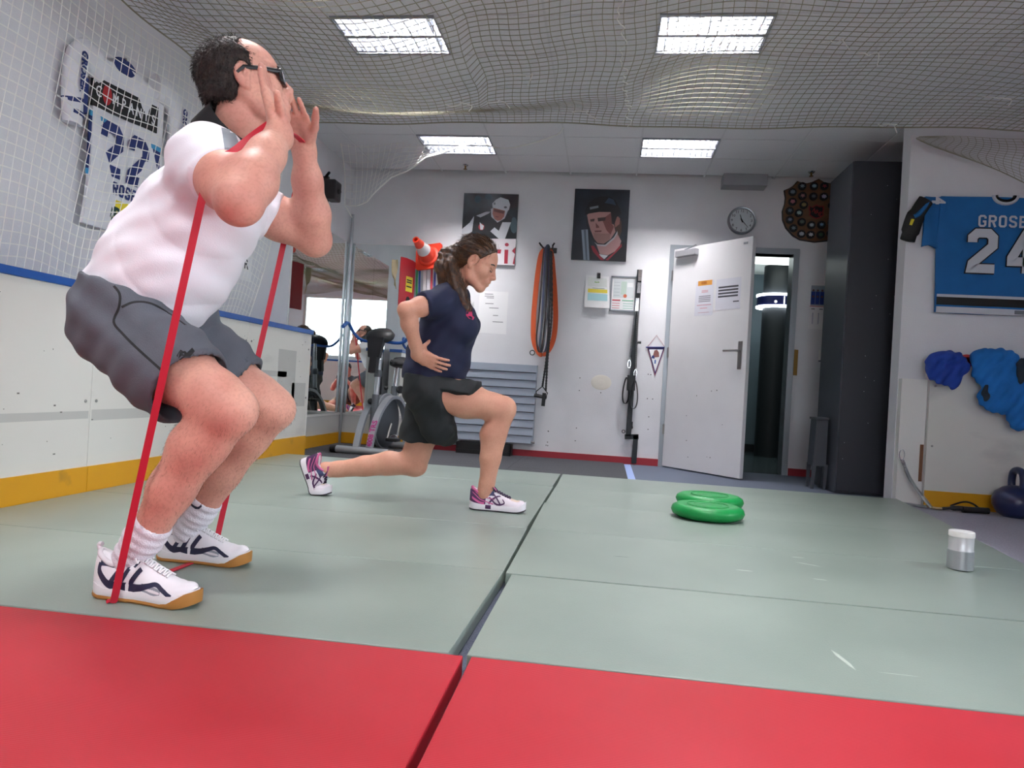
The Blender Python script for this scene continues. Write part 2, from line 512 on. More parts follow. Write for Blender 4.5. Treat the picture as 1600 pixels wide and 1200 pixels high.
# floors
fl = struct('floor', G().box(LX-.1, RX, RY, BY+.02, -0.12, 0.0), M_carpet)
f2 = struct('floor_mauve_carpet', G().box(1.55, RX, RY, JY, 0.0, 0.004), M_carpet2)
# rubber tiles in front of the back wall
xs = [-2.55, -1.62, -0.72, 0.20]
ys = [4.9, 5.72, 6.74]
k = 0
for i in range(3):
    for j in range(2):
        part('rubber_tile', G().box(xs[i]+.0012, xs[i+1]-.0012, ys[j]+.0012, ys[j+1]-.0012, 0.0, 0.012, bev=0.002), M_rubber, fl)
tape = solo('tape_strip', G().box(0.205, 0.262, 5.1, 6.73, 0.0, 0.0025), mat('tape_pale_blue', '#9fb4e6', 0.5),
            'pale blue tape strip along the edge of the dark rubber tiles', 'tape')

# back wall with doorway
DX0, DX1, DH = 0.56, 1.60, 1.985
g = G()
g.box(LX-.12, DX0, BY, BY+.14, 0, CZ+.3); g.box(DX1, RX, BY, BY+.14, 0, CZ+.3); g.box(DX0, DX1, BY, BY+.14, DH, CZ+.3)
struct('wall_back', g, M_wall)
# left wall with a thicker stretch that ends where the mirror starts
WALL_END = 5.50
struct('wall_left', G().box(LX-.12, LX, RY, BY+.12, 0, CZ+.3), M_wall)
# wall behind the camera: low wall and window band
WZ0, WZ1 = 1.08, 2.46
g = G(); g.box(LX-.1, RX, RY-.15, RY, 0, WZ0); g.box(LX-.1, RX, RY-.15, RY, WZ1, CZ+.3)
wx = [LX, -.3, .75, 1.8, RX]
g.box(LX-.1, wx[1], RY-.15, RY, WZ0, WZ1); g.box(wx[-2], RX, RY-.15, RY, WZ0, WZ1)
struct('wall_rear', g, M_wall)
def glassmat():
    m = bpy.data.materials.new('window_pane'); m.use_nodes = True; nt = m.node_tree; nt.nodes.clear()
    o = nt.nodes.new('ShaderNodeOutputMaterial'); mx = nt.nodes.new('ShaderNodeMixShader'); t = nt.nodes.new('ShaderNodeBsdfTransparent')
    gl = nt.nodes.new('ShaderNodeBsdfGlossy'); gl.inputs['Roughness'].default_value = 0.02; fr = nt.nodes.new('ShaderNodeFresnel'); fr.inputs[0].default_value = 1.45
    nt.links.new(fr.outputs[0], mx.inputs[0]); nt.links.new(t.outputs[0], mx.inputs[1]); nt.links.new(gl.outputs[0], mx.inputs[2]); nt.links.new(mx.outputs[0], o.inputs[0])
    return m
M_pane = glassmat()
for i in range(1, 3):
    wdw = thing('window_%d' % i, None, None, ((wx[i]+wx[i+1])/2, RY-.06, WZ0), kind='structure')
    a, b = wx[i], wx[i+1]; g = G()
    for bx in ((a, a+.05, WZ0, WZ1), (b-.05, b, WZ0, WZ1), (a, b, WZ0, WZ0+.05), (a, b, WZ1-.05, WZ1)): g.box(bx[0], bx[1], RY-.09, RY-.03, bx[2], bx[3])
    part('window_frame', g, M_white, wdw)
    part('pane', G().box(a+.05, b-.05, RY-.063, RY-.057, WZ0+.05, WZ1-.05), M_pane, wdw)
g = G(); g.box(RX, RX+.15, RY, BY, 0, WZ0); g.box(RX, RX+.15, RY, BY, WZ1, CZ+.3)
wy = [RY, -1.7, -.4, .9, 2.2, 3.5, BY]
g.box(RX, RX+.15, RY, wy[1], WZ0, WZ1); g.box(RX, RX+.15, wy[-2], BY, WZ0, WZ1)
struct('wall_side', g, M_wall)
for i in range(1, 5):  # unseen side windows, added to throw more light on the left wall
    wdw = thing('window_%d' % (i+2), None, None, (RX+.06, (wy[i]+wy[i+1])/2, WZ0), kind='structure')
    a, b = wy[i], wy[i+1]; g = G()
    for bx in ((a, a+.05, WZ0, WZ1), (b-.05, b, WZ0, WZ1), (a, b, WZ0, WZ0+.05), (a, b, WZ1-.05, WZ1)): g.box(RX+.03, RX+.09, bx[0], bx[1], bx[2], bx[3])
    part('window_frame', g, M_white, wdw)
    part('pane', G().box(RX+.057, RX+.063, a+.05, b-.05, WZ0+.05, WZ1-.05), M_pane, wdw)
# partition with the jersey
g = G(); g.box(JX, RX, JY, JY+.14, 0, CZ+.3)
struct('wall_partition', g, M_wall)

# ceiling: bars and lay-in tiles
TW, TD = 0.61, 0.472
tx0, ty0 = -1.665-TW*2, 5.775-TD*17
g = G().box(LX-.1, RX, RY, BY, CZ+.15, CZ+.3)
for i in range(14):
    if LX < tx0+i*TW < RX: g.box(tx0+i*TW-.009, tx0+i*TW+.009, RY, BY, CZ+.005, CZ+.022)
for j in range(21):
    if RY < ty0+j*TD < BY: g.box(LX, RX, ty0+j*TD-.009, ty0+j*TD+.009, CZ+.004, CZ+.021)
ce = struct('ceiling', g, M_ceilbar)
LIGHTS = []
proto = None
for i in range(13):
    for j in range(20):
        x0, y0 = tx0+i*TW, ty0+j*TD
        if x0+TW-.03 < LX or x0+TW/2 > RX or y0+TD/2 < RY or y0 > BY-.1: continue
        if i in (2, 5) and (17-j) % 4 == 0 and y0 > -.5: LIGHTS.append((x0, y0)); continue
        xa, xb = max(x0+.008, LX+.002), min(x0+TW-.008, RX); ya, yb = max(y0+.008, RY), min(y0+TD-.008, BY-.002)
        full = abs(xb-xa-TW+.016) < 1e-6 and abs(yb-ya-TD+.016) < 1e-6
        if full and proto is not None:
            copy_part(proto, ce, ((xa+xb)/2, (ya+yb)/2, CZ))
        else:
            cx, cy = (xa+xb)/2, (ya+yb)/2
            g = G().box(xa-cx, xb-cx, ya-cy, yb-cy, 0, .02)
            o = part('ceiling_tile', g, M_ceil, ce, local=True); o.location = (cx, cy, CZ)
            if full: proto = o
# recessed louvre lamps
struct('ground_outside', G().box(-40, 40, -60, 20, -.6, -.5), mat('asphalt', '#8a8a88', .9))  # unseen ground plane, added to block sky light from below the windows
M_refl = mat('lamp_reflector', '#5a5d64', 0.4, 0.3)
M_tube = mat('tube_glow', (1.0, 0.97, 0.98), 0.5, emit=LAMP_STRENGTH)
M_louvre = mat('louvre_metal', '#9da1a9', 0.3, 0.85)
lights_tpl = None
LLAB = {(-1, 5): 'recessed louvre lamp above the mirror and exercise bike', (0, 5): 'recessed louvre lamp in the ceiling near the wall clock',
        (-1, 3): 'recessed louvre lamp over the net above the kneeling woman', (0, 3): 'brightest louvre lamp glaring through the net above the green cushions',
        (-1, 2): 'recessed louvre lamp over the net above the squatting man', (0, 2): 'recessed louvre lamp over the net above the wide gap between mats',
        (-1, 0): 'recessed louvre lamp over the photographer, next to boards', (0, 0): 'recessed louvre lamp over the net above the photographer'}
for (x0, y0) in LIGHTS:
    cx, cy = x0+TW/2, y0+TD/2
    lab = LLAB.get((0 if x0 > -.5 else -1, int(y0+.05)), 'recessed louvre ceiling lamp')
    t = thing('ceiling_lamp', lab, 'lamp', (cx, cy, CZ-.004), group='recessed ceiling lamps')
    hw, hd = TW/2-.012, TD/2-.03
    if lights_tpl is None:
        P = []
        g = G()
        for (a, b, c, d) in ((-TW/2+.004, TW/2-.004, -TD/2+.004, -hd), (-TW/2+.004, TW/2-.004, hd, TD/2-.004), (-TW/2+.004, -hw, -hd, hd), (hw, TW/2-.004, -hd, hd), (-hw, hw, -.014, .014)):
            g.box(a, b, c, d, 0, .012)
        P.append(part('frame', g, M_louvre, t, local=True))
        g = G(); g.box(-hw, hw, -hd, hd, .122, .126)
        g.box(-hw, hw, -hd, -hd+.004, .012, .122); g.box(-hw, hw, hd-.004, hd, .012, .122); g.box(-hw, -hw+.004, -hd, hd, .012, .122); g.box(hw-.004, hw, -hd, hd, .012, .122)
        g.box(-hw, hw, -.006, .006, .012, .122)
        P.append(part('reflector', g, M_refl, t, local=True))
        for sgn in (-1, 1):
            cyy = sgn*(hd+.014)/2
            P.append(part('tube', G().box(-hw+.02, hw-.02, cyy-.022, cyy+.022, .094, .108), M_tube, t, local=True))
        g = G()
        for q in range(1, 13):
            xx = -hw+2*hw*q/13
            g.box(xx-.0012, xx+.0012, -hd+.004, -.014, .004, .07); g.box(xx-.0012, xx+.0012, .014, hd-.004, .004, .07)
        P.append(part('louvre', g, M_louvre, t, local=True))
        lights_tpl = P
    else:
        for p in lights_tpl: copy_part(p, t)

# baseboard, door frame
struct('baseboard_back', G().box(LX, DX0-.02, BY-.014, BY, 0, .065), M_red)
struct('baseboard_back_door_side', G().box(DX1+.06, 2.4, BY-.014, BY, 0, .065), M_red)
d1 = thing('door_1', None, None, (DX0, BY, 0), kind='structure')
g = G(); g.box(DX1, DX1+.05, BY-.02, BY+.15, 0, DH+.05); g.box(DX0-.05, DX0, BY-.02, BY+.15, 0, DH+.05); g.box(DX0, DX1, BY-.02, BY+.15, DH, DH+.05)
part('door_frame', g, M_frame, d1)
hx, hy = 0.545, 6.755
fx, fy = 1.112, 6.085
L_ = math.hypot(fx-hx, fy-hy); ang = math.atan2(fy-hy, fx-hx)
dm = Matrix.Translation((hx, hy, 0)) @ Matrix.Rotation(ang, 4, 'Z')
leaf = part('door_leaf', G().box(0, L_, 0, .042, .012, 1.985, bev=.003, M=dm), M_door, d1)
# local door axes: +x along the leaf, -y towards the room
g = G(); g.box(L_-.085, L_-.045, -.008, 0, .90, 1.13, bev=.003, M=dm)
part('handle_plate', g, M_steel, leaf)
g = G(); g.tube([dm @ Vector(p) for p in ((L_-.065, -.006, 1.05), (L_-.065, -.055, 1.05), (L_-.08, -.06, 1.05), (L_-.19, -.06, 1.05))], .009, 10)
part('handle', g, M_steel, leaf, smooth=50)
g = G(); g.lathe([(0, 0), (.022, 0), (.024, .012), (.016, .03), (0, .034)], 14, dm @ Vector((L_-.06, .042, 1.05)), dm.to_3x3() @ Vector((0, 1, 0)))
part('door_knob', g, M_steel, leaf, smooth=50)
g = G(); g.box(.06, .30, -.05, 0, 1.90, 1.955, bev=.004, M=dm)
cl = part('door_closer', g, mat('closer_grey', '#a9a9ae', 0.4, 0.3), leaf)
g = G(); g.tube([dm @ Vector((.16, -.03, 1.96)), dm @ Vector((.26, .0, 1.992)), Vector((.72, BY-.03, 2.02))], .008, 6)
part('closer_arm', g, M_alu, leaf)
g = G(); g.box(L_-.09, L_-.05, -.004, 0, 1.93, 1.945, M=dm)
part('door_plate', g, mat('grey_plate', '#8e8f96', 0.4), leaf)
for zz in (.3, 1.0, 1.7):
    part('hinge', G().cyl(dm @ Vector((0, -.006, zz)), dm @ Vector((0, -.006, zz+.09)), .008), M_steel, d1)
part('strike_plate', G().box(DX1+.052, DX1+.085, BY-.024, BY-.02, .90, 1.13), mat('brass_dull', '#8a6a35', 0.4, 0.7), d1)
g = G()
rr = random.Random(3)
for q in range(9):
    xx, zz = rr.uniform(.1, L_-.1), rr.uniform(.1, .8); g.box(xx, xx+rr.uniform(.003, .012), -.0006, 0, zz, zz+rr.uniform(.003, .01), M=dm)
part('scuff_marks', g, mat('scuff', '#6a6a6c', 0.8), leaf)

# corridor beyond the door
g = G(); g.box(-.4, 3.6, 9.6, 9.7, 0, 2.7); g.box(-.5, -.4, BY+.14, 9.7, 0, 2.7); g.box(3.6, 3.7, BY+.14, 9.7, 0, 2.7)
struct('wall_corridor', g, M_walld)
struct('floor_corridor', G().box(-.5, 3.7, BY+.02, 9.7, -.1, 0), mat('lino_dark', '#3d494c', 0.25, var=0.1, vscale=5))
struct('ceiling_corridor', G().box(-.5, 3.7, BY+.14, 9.7, 2.27, 2.5), mat('corridor_ceiling', '#c5cdc6', 0.7))
struct('baseboard_corridor', G().box(-.4, 3.6, 9.585, 9.6, 0, .10), mat('base_dark', '#15171a', 0.5))
# glowing ring sign around a dark column
cc = atY(1212, 500, 9.0)
t = thing('corridor_column', 'dark round corridor column wearing a glowing white and navy ring sign', 'column', (cc.x, 9.0, 0))
part('shaft', G().cyl((cc.x, 9.0, 0), (cc.x, 9.0, 2.265), .16, n=28), mat('column_dark', '#272b2e', 0.45), t, smooth=40)
zt = atY(1214, 469, 8.8).z
ring = part('ring_band', G().lathe([(.2, -.06), (.225, -.055), (.225, .055), (.2, .06)], 32, (cc.x, 9.0, zt)), mat('ring_navy', '#161a48', 0.3), t, smooth=40)
for dz in (-.075, .062):
    part('glow_strip', G().lathe([(.2, dz), (.235, dz), (.235, dz+.022), (.2, dz+.022)], 32, (cc.x, 9.0, zt)), mat('ring_glow', (0.86, 0.93, 1), 0.4, emit=9.0), t, smooth=40)
g = G(); g.sphere((cc.x-.06, 8.775, zt-.02), .016, sc=(1, .3, 1)); g.box(cc.x+.03, cc.x+.04, 8.765, 8.78, zt-.045, zt+.045)
part('ring_mark', g, mat('ring_mark', (1, 1, 1), 0.5, emit=1.5), ring)
# corridor ceiling strip lamp
a = atY(1195, 426, 7.6)
t = thing('corridor_lamp', 'long white strip lamp on the corridor ceiling beyond the door', 'lamp', (1.5, 8.35, 2.2))
part('housing', G().box(.7, 2.4, 8.10, 8.60, 2.25, 2.268), M_white, t)
part('diffuser', G().box(.72, 2.38, 8.12, 8.58, 2.215, 2.25), mat('corridor_glow', (0.9, 1.0, 0.95), 0.5, emit=3.2), t)

# ---------------------------------------------------------------- rink boards
def boards(name, label, x_or_y, a0, a1, axis, joints, zt, cap, kick=.12, face=1, base=0.0, bolts=True):
    """panels along an axis; face = direction the visible side looks"""
    t = thing(name, label, 'rink boards', kind='structure')
    ed = [a0]+joints+[a1]
    def bx(g, u0, u1, d0, d1, z0, z1, bev=0.0):
        lo, hi = sorted((x_or_y+d0*face, x_or_y+d1*face))
        if axis == 'y': g.box(lo, hi, u0, u1, z0, z1, bev)
        else: g.box(u0, u1, lo, hi, z0, z1, bev)
        return g
    for i in range(len(ed)-1):
        p = part('panel', bx(G(), ed[i]+.0015, ed[i+1]-.0015, -.02, 0, base, zt, .001), M_board, t)
        part('kick_plate', bx(G(), ed[i]+.0015, ed[i+1]-.0015, 0, .006, base, base+kick), M_yellow, p)
        if bolts:
            g = G()
            for u in (ed[i]+.035, ed[i+1]-.035):
                for z in (base+.03, base+kick+.30, zt-.12):
                    c = (x_or_y, u, z) if axis == 'y' else (u, x_or_y, z)
                    g.lathe([(.0075, 0), (.007, .004), (0, .0075)], 8, c, (face, 0, 0) if axis == 'y' else (0, face, 0))
            part('bolts', g, M_steel, p, smooth=50)
    if cap:
        part('cap_rail', bx(G(), a0-.0, a1+.02, -.14, .012, zt, zt+.035, .004), M_bluerail, t)
    part('backing', bx(G(), a0, a1, -.12, -.022, base, zt), M_white, t)
    return t
boards('rink_boards', 'white rink boards with blue cap rail behind the squatting man', -2.335, RY+.16, 5.50, 'y', [-.55, .5, 1.6, 3.06, 4.50], 0.965, True, kick=.165)
part('end_cap', G().box(-2.47, -2.335, 5.50, 5.512, 0, .965), M_white, bpy.data.objects['rink_boards'])
boards('rink_boards_rear', 'white rink boards with blue cap rail under the windows', RY+.15, LX+.25, RX-.1, 'x', [-1.0, .6, 2.2], 1.0, True)
boards('rink_boards_jersey', 'white rink boards without cap rail below the blue jersey', JY-.08, 2.16, RX-.1, 'x', [3.3], 0.94, False, kick=.115, face=-1)
g = G(); g.box(1.99, 2.155, JY-.06, JY, 0, .86)
part('end_post', g, M_white, bpy.data.objects['rink_boards_jersey'])
part('post_slot', G().box(2.128, 2.15, JY-.063, JY-.0595, .17, .42), M_wood, bpy.data.objects['rink_boards_jersey'])
# scuffs and screws on the side boards
rr = random.Random(11); g = G()
for q in range(70):
    y_, z_ = rr.uniform(2.2, 5.4), rr.uniform(.1, .9)
    l, h_ = rr.uniform(.003, .014), rr.uniform(.002, .007)
    g.box(-2.3352, -2.3346, y_, y_+l, z_, z_+h_)
part('scuff_marks', g, mat('scuff_dark', '#77756f', 0.8), bpy.data.objects['rink_boards'])
M_worn = mat('worn_patch', '#c7c6c2', .4)
for (y0, y1, z0, z1) in ((2.1, 3.05, .385, .42), (3.07, 4.0, .375, .425), (3.42, 3.50, .425, .60), (4.55, 5.1, .62, .66), (4.95, 5.25, .45, .82), (5.2, 5.45, .40, .58)):
    part('worn_patch', G().box(-2.3353, -2.3348, y0, y1, z0, z1), M_worn, bpy.data.objects['rink_boards'])

# ---------------------------------------------------------------- mats
M_matg = mat('mat_grey', '#828f87', 0.33, color2='#909d94', c2lo=0.3, c2hi=0.75, vscale=2.2, bump=0.12, bscale=220, spec=0.45)
M_matr = mat('mat_red', '#a81b29', 0.5, color2='#b42b39', c2lo=0.3, c2hi=0.75, vscale=2.2, wave=(60, 'Y', 0.3), bump=0.10, spec=0.4)
def jmat(x0, x1, y0, y1, m, label, grp, x0b=None, x1b=None, lift=0.0):
    """slab with rounded top edges; front and back may differ a little in x"""
    x0b = x0 if x0b is None else x0b; x1b = x1 if x1b is None else x1b
    bm = bmesh.new(); bmesh.ops.create_cube(bm, size=1)
    for v in bm.verts:
        back = v.co.y > 0
        xa, xb = (x0b, x1b) if back else (x0, x1)
        v.co = Vector((xa if v.co.x < 0 else xb, y1 if back else y0, (MAT_Z+lift) if v.co.z > 0 else 0.005))
    bmesh.ops.bevel(bm, geom=bm.edges[:], offset=.0015, segments=1, profile=.5, affect='EDGES')
    bm.verts.index_update(); g = G(); g.add([v.co.copy() for v in bm.verts], [[v.index for v in f.verts] for f in bm.faces]); bm.free()
    return solo('judo_mat', g, m, label, 'mat', group=grp)
gg = 'grey judo mats'; gr = 'red judo mats'
e = .0015
jmat(-2.325, -.31, 1.575, 2.325, M_matg, "grey judo mat under the squatting man's shoes", gg, x1b=-.292)
jmat(-2.325, -.292, 2.325+e, 3.085, M_matg, 'grey judo mat between the squatting man and the kneeling woman', gg, x1b=-.297)
jmat(-2.325, -.300, 3.085+e, 4.465, M_matg, "large grey judo mat under the kneeling woman's shoes", gg, x1b=-.285)
jmat(-2.325, -.290, 4.475, 5.165, M_matg, 'grey judo mat in front of the exercise bike and radiator', gg, x1b=-.283)
mA = jmat(-.268, 1.66, 1.575, 2.29, M_matg, 'empty grey judo mat bordering the red mats, across the wide gap', gg, x0b=-.262, x1b=1.68)
mB = jmat(-.282, 1.68, 2.302, 3.06, M_matg, 'grey judo mat carrying the silver can', gg, x1b=1.70)
jmat(-.282, 1.70, 3.06+e, 3.80, M_matg, 'grey judo mat with the front green cushion', gg, x0b=-.285, x1b=1.80)
jmat(-.278, 1.80, 3.80+e, 4.45, M_matg, 'grey judo mat under the rear green cushion', gg, x0b=-.272, x1b=1.89)
jmat(-.270, 1.89, 4.45+e, 5.165, M_matg, 'grey judo mat reaching the carpet before the white door', gg, x0b=-.268, x1b=1.97)
jmat(-2.325, -.262, .12, 1.567, M_matr, 'red judo mat in front of the squatting man', gr, x1b=-.275)
jmat(-.248, 1.70, .12, 1.567, M_matr, 'red judo mat in front of the empty grey mat', gr, x0b=-.256)

jmat(-2.325, 1.70, -1.7, .112, M_matr, 'red judo mat under the photographer', gr)

M_scuff = mat('mat_scuff', '#b9c4bb', .5)
def scuff(par, p0, p1, w_, m=M_scuff):
    a, b = atZ(*p0, MAT_Z), atZ(*p1, MAT_Z); d = (b-a); n = Vector((-d.y, d.x, 0)).normalized()*w_/2
    P = [a, a.lerp(b, .3)-n, a.lerp(b, .8)-n*.7, b, a.lerp(b, .7)+n, a.lerp(b, .25)+n*.8]
    part('scuff_mark', G().add([p+Vector((0, 0, .0004)) for p in P], [(0, 1, 2, 3, 4, 5)]), m, par)
scuff(mA, (1298, 1015), (1338, 1048), .012); scuff(mA, (1370, 1050), (1440, 1058), .004)
for (a, b) in (((1235, 870), (1258, 872)), ((1242, 878), (1285, 886)), ((1268, 904), (1294, 907)), ((1148, 890), (1178, 893))): scuff(mB, a, b, .014)
M_scuffd = mat('mat_scuff_dark', '#5f6b64', .6)
scuff(mB, (957, 869), (985, 871), .005, M_scuffd)
# ---------------------------------------------------------------- nets
def cordmat(name, col, thru=.45):
    """thin fibre cord: part of the light passes through"""
    m = bpy.data.materials.new(name); m.use_nodes = True; nt = m.node_tree; nt.nodes.clear(); N = nt.nodes
    o = N.new('ShaderNodeOutputMaterial'); mx = N.new('ShaderNodeMixShader'); mx.inputs[0].default_value = thru
    d = N.new('ShaderNodeBsdfDiffuse'); t = N.new('ShaderNodeBsdfTranslucent'); n = N.new('ShaderNodeTexNoise'); n.inputs['Scale'].default_value = 40
    r = N.new('ShaderNodeValToRGB'); c = hexc(col); r.color_ramp.elements[0].color = tuple(x*.85 for x in c)+(1,); r.color_ramp.elements[1].color = (*c, 1)
    nt.links.new(n.outputs['Fac'], r.inputs['Fac'])
    for b in (d, t): nt.links.new(r.outputs['Color'], b.inputs['Color'])
    nt.links.new(d.outputs[0], mx.inputs[1]); nt.links.new(t.outputs[0], mx.inputs[2]); nt.links.new(mx.outputs[0], o.inputs[0])
    return m
M_net = cordmat('net_cord', '#b5b2a0')
M_netw = cordmat('net_cord_white', '#fbfaf6', .12)
def threads(fn, nu, nv, r, inside=None, n=3, rh=1.0):
    """square-mesh net: threads along both directions of the surface fn(i, j)"""
    g = G(); P = {}
    for i in range(nu+1):
        for j in range(nv+1):
            if inside is None or inside(i, j): P[i, j] = Vector(fn(i, j))
    def runs(seq):
        cur = []
        for k in seq:
            if k in P: cur.append(P[k])
            else:
                if len(cur) > 1: yield cur
                cur = []
        if len(cur) > 1: yield cur
    for i in range(nu+1):
        for run in runs([(i, j) for j in range(nv+1)]): g.tube(run, r, n, caps=False)
    for j in range(nv+1):
        for run in runs([(i, j) for i in range(nu+1)]): g.tube(run, r*rh, n, caps=False)
    return g
def lerp_tab(tab, x):
    for (x0, v0), (x1, v1) in zip(tab, tab[1:]):
        if x <= x1:
            t = max(0, (x-x0)/(x1-x0)); t = t*t*(3-2*t); return v0+(v1-v0)*t
    return tab[-1][1]
NZ = [(-2.34, 2.31), (-1.9, 2.24), (-1.2, 2.20), (-.6, 2.30), (-.1, 2.36), (.5, 2.46), (1.2, 2.40), (2.0, 2.37), (3.4, 2.40)]
CELL = .048
def net_z(x, y):
    z = lerp_tab(NZ, x)
    z += .035*math.sin(x*2.1+y*1.3)*math.sin(y*1.7+.6)+.012*math.sin(x*7+y*3)*math.sin(y*5-x)
    t = min(1, max(0, (y-4.05)/.6)); t = t*t*(3-2*t)
    z = z*(1-t)+2.385*t
    return z-(1-t)*.05*max(0, 1-abs(y-3.7)/.7)*(1 if -2 < x < -.8 else 0)
nx, ny = int(5.7/CELL), int(5.9/CELL)
def overhead(i, j):
    x = -2.34+i*CELL; y = -1.1+j*CELL
    x2 = x+.03*math.sin(y*2.3)+.012*math.sin(y*9+x*2)+.05*(y-2)*max(0, x)*.2
    ye = y+.03*math.sin(x*2.7)+.010*math.sin(x*8+1)
    return (max(x2, -2.34), ye, net_z(x, y))
netg = threads(overhead, nx, ny, .0021)
on = thing('overhead_net', 'big square-mesh net slung under the ceiling over the mats', 'net', (0, 2, 2.2))
part('mesh', netg, M_net, on)
part('border_rope', G().tube([overhead(i, ny) for i in range(nx+1)], .0045, 6), M_net, on)
part('wall_rope', G().tube([overhead(0, j) for j in range(ny+1)], .004, 6), M_net, on)
# lacing along the seam between two nets, with loose ends
rr = random.Random(5); pts = []
for q in range(60):
    y = 2.4+q*.04; x = -.05+.06*(y-3)
    pts.append(Vector((x+rr.uniform(-.02, .02), y, net_z(x, y)-.004+rr.uniform(-.008, .004))))
part('lacing_cord', G().tube(spline(pts, 3), .0028, 5), M_netw, on)
for (x, y) in ((-.95, 3.9), (-.75, 4.05), (-.6, 3.75), (.95, 3.7), (1.15, 3.8), (1.95, 4.2), (2.1, 3.9), (1.55, 4.65), (-.3, 4.45)):
    z = net_z(x, y); p = []
    for q in range(7): p.append(Vector((x+rr.uniform(-.03, .03)+q*.02, y+rr.uniform(-.02, .02), z-.006-rr.uniform(0, .02)-(q == 6)*.05)))
    part('loose_cord', G().tube(spline(p, 4), .003, 5), M_netw, on)
# white net in front of the side wall
nyw = int((4.9-.9)/CELL); nzw = 28
def wallnet(i, j):
    y = .9+i*CELL*(1-.0035*(nzw-j)); v = j/nzw
    zb = .985+.015*math.sin(i*.5)
    z = zb+(2.30+.02*math.sin(i*.23)-zb)*v
    bulge = .05*math.sin(PI*v)**.7*(math.sin(y*1.6+v*2)*.5+.5)
    x = -2.345+bulge+.006*math.sin(i*.35+3*v)
    sag = -.03*math.sin(i*.31)*(1-v)
    return (x, y+.004*math.sin(j*.35+i*.2), z+sag*math.sin(PI*v))
wn = thing('wall_net', 'white net hanging before the side wall above the rink boards', 'net', (-2.33, 3, 1.0))
part('mesh', threads(wallnet, nyw, nzw, .0018, rh=1.5), M_netw, wn)
part('border_rope', G().tube([wallnet(nyw, j) for j in range(nzw+1)], .004, 6), M_netw, wn)
# net scrap beside the mirror corner
tl, tr_, bl = atY(531, 214, 6.0), atY(742, 222, 6.0), atY(538, 322, 6.0)
def bot(u):
    pts = [(538, 320), (560, 323), (577, 318), (592, 300), (612, 278), (640, 264), (665, 246), (700, 240), (742, 224)]
    k = u*(len(pts)-1); a = min(int(k), len(pts)-2); t = k-a
    return atY(pts[a][0]*(1-t)+pts[a+1][0]*t, pts[a][1]*(1-t)+pts[a+1][1]*t, 6.0)
def scrap(i, j):
    u, v = i/20, j/9
    top = tl.lerp(tr_, u); b = bot(u); p = top.lerp(b, v); p.y += .04*math.sin(u*9+v*2)+.03*math.sin(v*4)
    return p
sn = thing('net_scrap', 'torn white net corner hanging above the corner mirrors', 'net', bl)
part('mesh', threads(scrap, 20, 9, .0022), M_netw, sn)
part('border_rope', G().tube([scrap(i, 9) for i in range(21)], .0055, 6), M_netw, sn)
part('side_rope', G().tube([scrap(0, j) for j in range(10)]+[bl+Vector((.0, .2, -.05))], .0055, 6), M_netw, sn)
part('tie_cord', G().tube(spline([scrap(20, 9), atY(790, 232, 5.6), atY(862, 214, 5.2), atY(880, 200, 4.9)], 5), .005, 6), M_netw, sn)
# net against the partition above the blue jersey
def jn(i, j):
    x = 2.0+i*.05; top = 2.50; b = 2.46-(x-2.05)*.42
    z = top+(b-top)*j/14
    return (x+.02*math.sin(j*.5), JY-.085-.02*math.sin(i*.4+j*.3), z)
pn = thing('partition_net', 'slanting net corner hanging on the partition above the blue jersey', 'net', (2.4, JY-.03, 2.2))
part('mesh', threads(jn, 40, 14, .0016), M_net, pn)
part('border_rope', G().tube([jn(i, 14) for i in range(41)], .0035, 6), M_net, pn)
# ---------------------------------------------------------------- mirrors in the corner
ledge = .30
mr = thing('side_mirror', 'tall wall mirror on the side wall next to the exercise bike', 'mirror', (LX+.02, 6.1, .30), group='corner mirrors')
g = G(); part('pane', G().box(LX+.006, LX+.012, 5.52, 6.036, .305, 1.945), M_mirror, mr); part('pane', G().box(LX+.006, LX+.012, 6.04, BY-.016, .305, 1.945), M_mirror, mr)
part('backing', G().box(LX, LX+.006, 5.515, BY-.013, .30, 1.95), M_white, mr)
mr = thing('back_mirror', 'tall wall mirror on the back wall behind the exercise bike', 'mirror', (-2.2, BY-.02, .30), group='corner mirrors')
part('pane', G().box(LX+.016, -1.885, BY-.012, BY-.006, .305, 1.945), M_mirror, mr)
part('backing', G().box(LX+.013, -1.88, BY-.006, BY, .30, 1.95), M_white, mr)
M_gloss = mat('board_glossy', '#dcdcda', 0.06, spec=1.0)
mb = thing('mirror_base_board', 'glossy white low board with yellow foot below the corner mirrors', 'board', (-2.3, BY-.03, 0), kind='structure')
g = G(); g.box(LX, LX+.022, 5.515, BY-.022, .115, .285); part('panel', g, M_gloss, mb)
part('panel', G().box(LX, -1.88, BY-.022, BY, .115, .285), M_gloss, mb)
part('kick_plate', G().box(LX, LX+.025, 5.515, BY-.025, 0.012, .115), M_yellow, mb); part('kick_plate', G().box(LX, -1.88, BY-.025, BY-.0, 0.012, .115), M_yellow, mb)
g = G(); g.box(LX, LX+.03, 5.515, BY-.03, .285, .299); part('ledge', g, M_white, mb); part('ledge', G().box(LX, -1.88, BY-.03, BY, .285, .299), M_white, mb)
solo('corner_pole', G().cyl((LX+.035, BY-.055, .0), (LX+.035, BY-.055, 2.22), .014, n=12), M_alu, 'slim aluminium pole in the corner between the two mirrors', 'pole', smooth=40)
